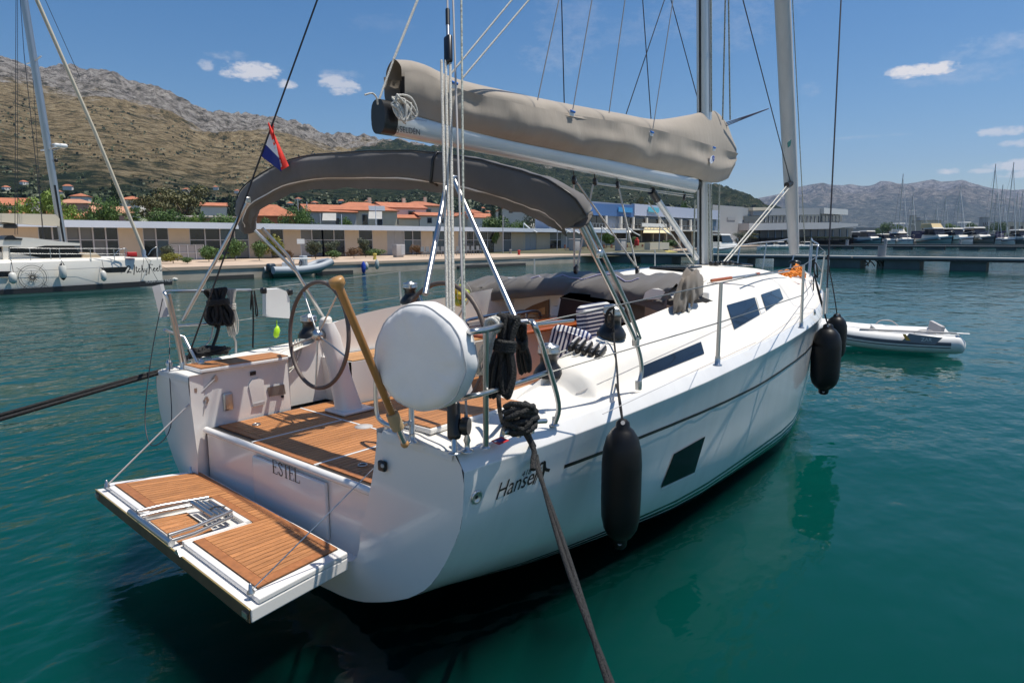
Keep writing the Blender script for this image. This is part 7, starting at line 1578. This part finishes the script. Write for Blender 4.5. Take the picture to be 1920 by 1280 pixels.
# ---------------- far shore
sh = MB(); sh.grid([[BD(x, 450, d)*1.0 for d in (440, 460, 1200)] for x in range(1560, 2300, 40)], False); 
for v in sh.v: pass
rows = []
for x in range(1560, 2300, 30):
    row = []
    for d, z in ((430, -1), (432, .8), (1400, 2)):
        p = BD(x, 450, d); p.z = z; row.append(p)
    rows.append(row)
struct(MB().grid(rows, False), 'far_shore', mat('shore_earth', (.18, .15, .10), .9, var=.3, vs=.05))
q = random.Random(4); lb_ = []
hed = leaves([((0, 0, 0), (1, 1, 1))], 1, .1, 1); hed = MB()
for i in range(9000):
    x = q.uniform(1575, 2150); d = q.uniform(445, 520); p = BD(x, 450, d); p.z = q.uniform(.8, 1.0+4.2*(.6+.5*noise.noise(Vector((x*.03, 0, 0))))); n = Vector((q.gauss(0, 1), q.gauss(0, 1), q.gauss(.4, 1))).normalized(); u = n.orthogonal().normalized(); v = n.cross(u); s = q.uniform(.4, 1.0); hed.add([p-u*s, p-v*s*.7, p+u*s, p+v*s*.7], [(0, 1, 2, 3)])
o = hed.build('shore_scrub', LM['mid']); o['kind'] = 'stuff'
def block_(x, yt, dep, w, d, lb, m, n=3):
    c = BD(x, yt, dep); o = thing('shore_building', (c.x, c.y, .8), lb, 'building', None, FW); H = c.z-.8
    MB().span((-w/2, -d/2, 0), (w/2, d/2, H)).build('wall', m, o); MB().span((-w/2-.3, -d/2-.3, H), (w/2+.3, d/2+.3, H+.4)).build('roof', GREYP, o)
    for i in range(n): MB().span((-w/2+w*(i+.25)/n, -d/2-.06, H*.55), (-w/2+w*(i+.75)/n, -d/2, H*.8)).build('window', PANE, o)
for x, yt, dp, w, d, lb, m in ((1738, 414, 560, 17, 12, 'beige block on the far shore', WALLS['cream']), (1712, 405, 600, 4, 4, 'slim beige tower left of the beige block', WALLS['cream']), (1720, 408, 600, 3, 3, 'second slim tower beside the beige block', WALLS['grey']), (1772, 421, 560, 12, 10, 'low pale building right of the beige block', WALLS['white']), (1630, 428, 500, 14, 10, 'low grey building behind the teal cruiser', WALLS['grey']), (1845, 408, 600, 5, 5, 'grey silo block left of the tall masts', WALLS['grey']), (1890, 417, 620, 24, 12, 'long pale shed behind the tallest mast', WALLS['cream']), (1600, 430, 480, 10, 8, 'small dark roofed building by the terminal', WALLS['grey'])):
    block_(x, yt, dp, w, d, lb, m)
# ---------------- mountains
def mountain(name, prof, x0, x1, nx, r0, r1, nt, m, crag, zfoot, shape, dryf, back=1.35, noise_s=1.0):
    mb_rows = []; zone = []
    xs, ys = zip(*prof)
    for i in range(nx+1):
        x = x0+(x1-x0)*i/nx; d = ray(x, interp(xs, ys, x)); hl = math.hypot(d.x, d.y); sl = d.z/hl; dx, dy = d.x/hl, d.y/hl
        rr1 = r1(x) if callable(r1) else r1; zr = CAM.z+sl*rr1; row = []
        for k in range(nt+1):
            t = k/nt*back; r = r0+(rr1-r0)*t
            h = shape(t) if t <= 1 else 1-(t-1)*2.0
            p = Vector((CAM.x+dx*r, CAM.y+dy*r, 0)); z = zfoot+(zr-zfoot)*h
            q_ = p*(.0065*noise_s); am = crag*(.10+.90*min(1, max(0, (h-.40)/.35)))
            n = noise.multi_fractal(q_, .9, 2.1, 6)-1.0 if False else noise.ridged_multi_fractal(q_, .9, 2.2, 6, 1.0, 2.0)-1.15
            z += am*(n-.12*max(0, 1-abs(t-1)*9))*(1-.75*max(0, 1-abs(t-1)*9))*min(1, t*6)
            p.z = z; row.append(p); zone.append((min(1, max(0, h)), dryf(x), 0, 1))
        mb_rows.append(row)
    mb = MB().grid(mb_rows, True); me_o = struct(mb, name, m)
    at = me_o.data.color_attributes.new('zone', 'FLOAT_COLOR', 'POINT'); at.data.foreach_set('color', [c for z in zone for c in z])
    return me_o
def mtmat(name, cols, ns=1.0, bs=.05):
    m = bpy.data.materials.new(name); m.use_nodes = True; t = m.node_tree; p = t.nodes['Principled BSDF']; p.inputs['Roughness'].default_value = .95; p.inputs['Specular IOR Level'].default_value = .1; l = t.links.new
    at = t.nodes.new('ShaderNodeAttribute'); at.attribute_name = 'zone'; sp = t.nodes.new('ShaderNodeSeparateXYZ'); l(at.outputs['Vector'], sp.inputs[0])
    tcn = t.nodes.new('ShaderNodeTexCoord')
    def nz_(s, det=6, rough=.65):
        n = t.nodes.new('ShaderNodeTexNoise'); n.inputs['Scale'].default_value = s*ns; n.inputs['Detail'].default_value = det; n.inputs['Roughness'].default_value = rough; l(tcn.outputs['Object'], n.inputs['Vector']); return n.outputs[0]
    def mt(op, a, b):
        n = t.nodes.new('ShaderNodeMath'); n.operation = op; n.use_clamp = False
        for i, s in enumerate((a, b)):
            if isinstance(s, (int, float)): n.inputs[i].default_value = s
            else: l(s, n.inputs[i])
        return n.outputs[0]
    def ramp(x, stops):
        r = t.nodes.new('ShaderNodeValToRGB'); e = r.color_ramp.elements; e[0].position, e[0].color = stops[0][0], (*stops[0][1], 1); e[1].position, e[1].color = stops[-1][0], (*stops[-1][1], 1)
        for a, c in stops[1:-1]: q = e.new(a); q.color = (*c, 1)
        l(x, r.inputs[0]); return r.outputs[0]
    def mix(f, a, b):
        n = t.nodes.new('ShaderNodeMix'); n.data_type = 'RGBA'; l(f, n.inputs[0]); l(a, n.inputs[6]); l(b, n.inputs[7]); return n.outputs[2]
    big, mid_, fine = nz_(.006, 5), nz_(.025, 6, .7), nz_(.075, 9, .78)
    z = mt('ADD', sp.outputs[0], mt('MULTIPLY', mt('SUBTRACT', big, .5), .32))
    z = mt('ADD', z, mt('MULTIPLY', mt('SUBTRACT', mid_, .5), .30)); z = mt('ADD', z, mt('MULTIPLY', mt('SUBTRACT', fine, .5), .22))
    rock = ramp(fine, [(.40, cols['rock0']), (.49, cols['rock1']), (.60, cols['rock2'])])
    dry = ramp(fine, [(.41, cols['scrub']), (.49, cols['dry0']), (.60, cols['dry1'])])
    green = ramp(fine, [(.42, cols['green0']), (.53, cols['green1']), (.66, cols['green2'])])
    zl = mt('SUBTRACT', z, mt('MULTIPLY', mt('SUBTRACT', 1.0, sp.outputs[1]), .75))
    f1 = ramp(zl, [(cols['z1']-.05, (0, 0, 0)), (cols['z1']+.04, (1, 1, 1))]); zr = mt('SUBTRACT', z, mt('MULTIPLY', mt('SUBTRACT', 1.0, sp.outputs[1]), .24)); f2 = ramp(zr, [(cols['z2']-.035, (0, 0, 0)), (cols['z2']+.035, (1, 1, 1))])
    l(mix(f2, mix(f1, green, dry), rock), p.inputs['Base Color'])
    b = t.nodes.new('ShaderNodeBump'); b.inputs['Strength'].default_value = 1.; b.inputs['Distance'].default_value = bs/ns; l(mt('ADD', mt('MULTIPLY', fine, 1.0), mt('MULTIPLY', mid_, 2.0)), b.inputs['Height']); l(b.outputs[0], p.inputs['Normal'])
    return m
LMm = mtmat('limestone_mountain', dict(rock0=(.08, .075, .05), rock1=(.28, .25, .21), rock2=(.52, .48, .43), scrub=(.07, .07, .03), dry0=(.30, .22, .105), dry1=(.48, .38, .22), green0=(.016, .030, .012), green1=(.042, .062, .024), green2=(.15, .13, .075), z1=.14, z2=.58), 1.0, 16.0)
prof_l = [(-260, 150), (-160, 95), (-60, 108), (0, 119), (70, 141), (150, 144), (190, 150), (240, 164), (300, 182), (350, 205), (400, 224), (450, 227), (510, 233), (560, 247), (600, 257), (640, 264), (700, 271), (750, 278), (900, 288), (1000, 300), (1090, 320), (1150, 330), (1250, 340), (1335, 362), (1390, 382), (1430, 395), (1480, 415), (1540, 438), (1600, 447)]
shp = lambda t: .06*t+.94*(.45*t**1.35+.55*(3*t*t-2*t**3)) if t < 1 else 1
mountain('mountain', prof_l, -260, 1600, 420, 230, lambda x: interp([-260, 300, 900, 1600], [1750, 1650, 1500, 1350], x), 150, LMm, 30, 3.0, shp, lambda x: interp([-300, 300, 560, 760, 1600], [1, 1, .8, .0, -.4], x))
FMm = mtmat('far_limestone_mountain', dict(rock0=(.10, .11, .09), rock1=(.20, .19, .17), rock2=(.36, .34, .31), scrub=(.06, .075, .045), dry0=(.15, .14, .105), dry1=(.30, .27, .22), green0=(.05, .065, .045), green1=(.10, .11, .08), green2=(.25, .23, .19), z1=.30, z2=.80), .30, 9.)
prof_r = [(1330, 402), (1395, 380), (1440, 370), (1470, 362), (1500, 350), (1535, 343), (1562, 348), (1600, 345), (1632, 346), (1655, 340), (1690, 345), (1725, 337), (1748, 333), (1772, 338), (1800, 335), (1830, 347), (1850, 352), (1920, 356), (2050, 350), (2200, 370), (2400, 365)]
mountain('far_mountain', prof_r, 1330, 2400, 260, 3400, 5600, 90, FMm, 70, 4.0, lambda t: t**1.25 if t < 1 else 1, lambda x: .6, 1.2, .32)
pk = [(1615, 352), (1650, 336), (1668, 338), (1700, 350)]
lowl = MB(); rows = []
for x in range(-500, 2500, 60):
    row = []
    for d, z in ((70 if x < 1300 else 300, -1 if x > 1300 else QZ-.1), (110 if x < 1300 else 620, 2.0), (235 if x < 1300 else 1500, 4), (3600, 3)):
        p = BD(x, 450, d); p.z = z; row.append(p)
    rows.append(row)
LO = struct(MB().grid(rows, False, flip=False), 'ground', mat('village_ground', (.10, .095, .05), .9, var=.4, vs=.05))
# scrub and groves on the lower slopes, and the hillside village
MTB = BVHTree.FromObject(bpy.data.objects['mountain'], bpy.context.evaluated_depsgraph_get())
off = bpy.data.objects['mountain'].location
def onhill(x, y):
    d = ray(x, y).normalized(); p, n, i, t = MTB.ray_cast(CAM-off, d); return (p+off) if p is not None else None
q = random.Random(12); sc = MB()
for i in range(9000):
    x = q.uniform(-20, 1420); f = q.random()**1.6; y = 424-f*interp([0, 500, 800, 1420], [62, 50, 45, 36], x); p = onhill(x, y)
    if p is None: continue
    s = q.uniform(1.0, 2.6)*(.6+(p-CAM).length/1500)
    for k in range(3):
        n = Vector((q.gauss(0, 1), q.gauss(0, 1), abs(q.gauss(.4, 1)))).normalized(); u = n.orthogonal().normalized(); v = n.cross(u); c = p+Vector((q.uniform(-s, s), q.uniform(-s, s), s*q.uniform(.2, .8))); sc.add([c-u*s, c-v*s*.7, c+u*s*.8, c+v*s*.8], [(0, 1, 2, 3)])
for i in range(5200):   # scattered bushes higher up the open slope
    x = q.uniform(-20, 1300); yr = interp(*zip(*prof_l), x); y = yr+(424-yr)*(1-q.random()**1.5*.82)
    if noise.noise(Vector((x*.012, y*.03, 2))) < -.05: continue
    p = onhill(x, y)
    if p is None: continue
    s = q.uniform(.7, 1.7)*(.6+(p-CAM).length/1700)
    for k in range(2):
        n = Vector((q.gauss(0, 1), q.gauss(0, 1), abs(q.gauss(.4, 1)))).normalized(); u = n.orthogonal().normalized(); v = n.cross(u); c = p+Vector((q.uniform(-s, s), q.uniform(-s, s), s*.4)); sc.add([c-u*s, c-v*s*.7, c+u*s*.8, c+v*s*.8], [(0, 1, 2, 3)])
o = sc.build('hillside_scrub', leafmat('scrub_leaves', (.026, .044, .014), (.075, .095, .03))); o['kind'] = 'stuff'
hproto = None
hp_ = [(45, 346), (40, 353), (12, 356), (130, 362), (112, 365), (100, 362), (128, 356), (150, 366), (300, 372), (320, 376), (405, 356), (420, 360), (445, 362), (462, 365), (560, 378), (600, 380), (640, 382), (655, 386), (690, 384), (700, 392), (725, 388), (455, 372), (480, 380), (850, 395), (870, 392), (890, 397), (905, 395), (845, 402), (915, 402), (380, 362), (350, 360), (260, 368), (590, 385), (620, 388), (545, 388), (1015, 398)]
hw_ = thing('hillside_house', (0, 0, 0), 'h', 'house', 'tiny houses on the hillside'); MB().span((-4.5, -3.5, -4), (4.5, 3.5, 4)).build('wall', WALLS['white'], hw_); r = MB().add([(-5, -4, 3.9), (5, -4, 3.9), (5, 4, 3.9), (-5, 4, 3.9), (-2, 0, 6.2), (2, 0, 6.2)], [(0, 1, 5, 4), (2, 3, 4, 5), (1, 2, 5), (3, 0, 4)]).build('roof', ROOF, hw_)
for i in (-2.2, 2.2): MB().span((i-.6, -3.6, .8), (i+.6, -3.5, 2.4)).build('window', PANE, hw_)
fst = True
for x, y in hp_[::2]+hp_[-1:]:
    p = onhill(x, y)
    if p is None: continue
    place(hw_, p, rr.uniform(0, 3), rr.uniform(.42, .7)*(.5+(p-CAM).length/1400), 'tiny pale house with red roof on the lower hillside', 'tiny houses on the hillside', fst); fst = False
# ---------------- the air
HZ = bpy.data.materials.new('haze'); HZ.use_nodes = True; t = HZ.node_tree; t.nodes.clear(); pv_ = t.nodes.new('ShaderNodeVolumePrincipled'); pv_.inputs['Density'].default_value = 7e-5; pv_.inputs['Color'].default_value = (.42, .60, 1.0, 1); pv_.inputs['Anisotropy'].default_value = .2
ho = t.nodes.new('ShaderNodeOutputMaterial'); t.links.new(pv_.outputs[0], ho.inputs['Volume'])
if True:
    o = MB().span((-2500, -3500, -9), (8500, 7500, 900)).build('haze', HZ); o['kind'] = 'stuff'
# ---------------- anything never placed is removed
for d in (ARC, ARB):
    for k, (o, unused) in d.items():
        if unused:
            for c in o.children: bpy.data.objects.remove(c)
            bpy.data.objects.remove(o)
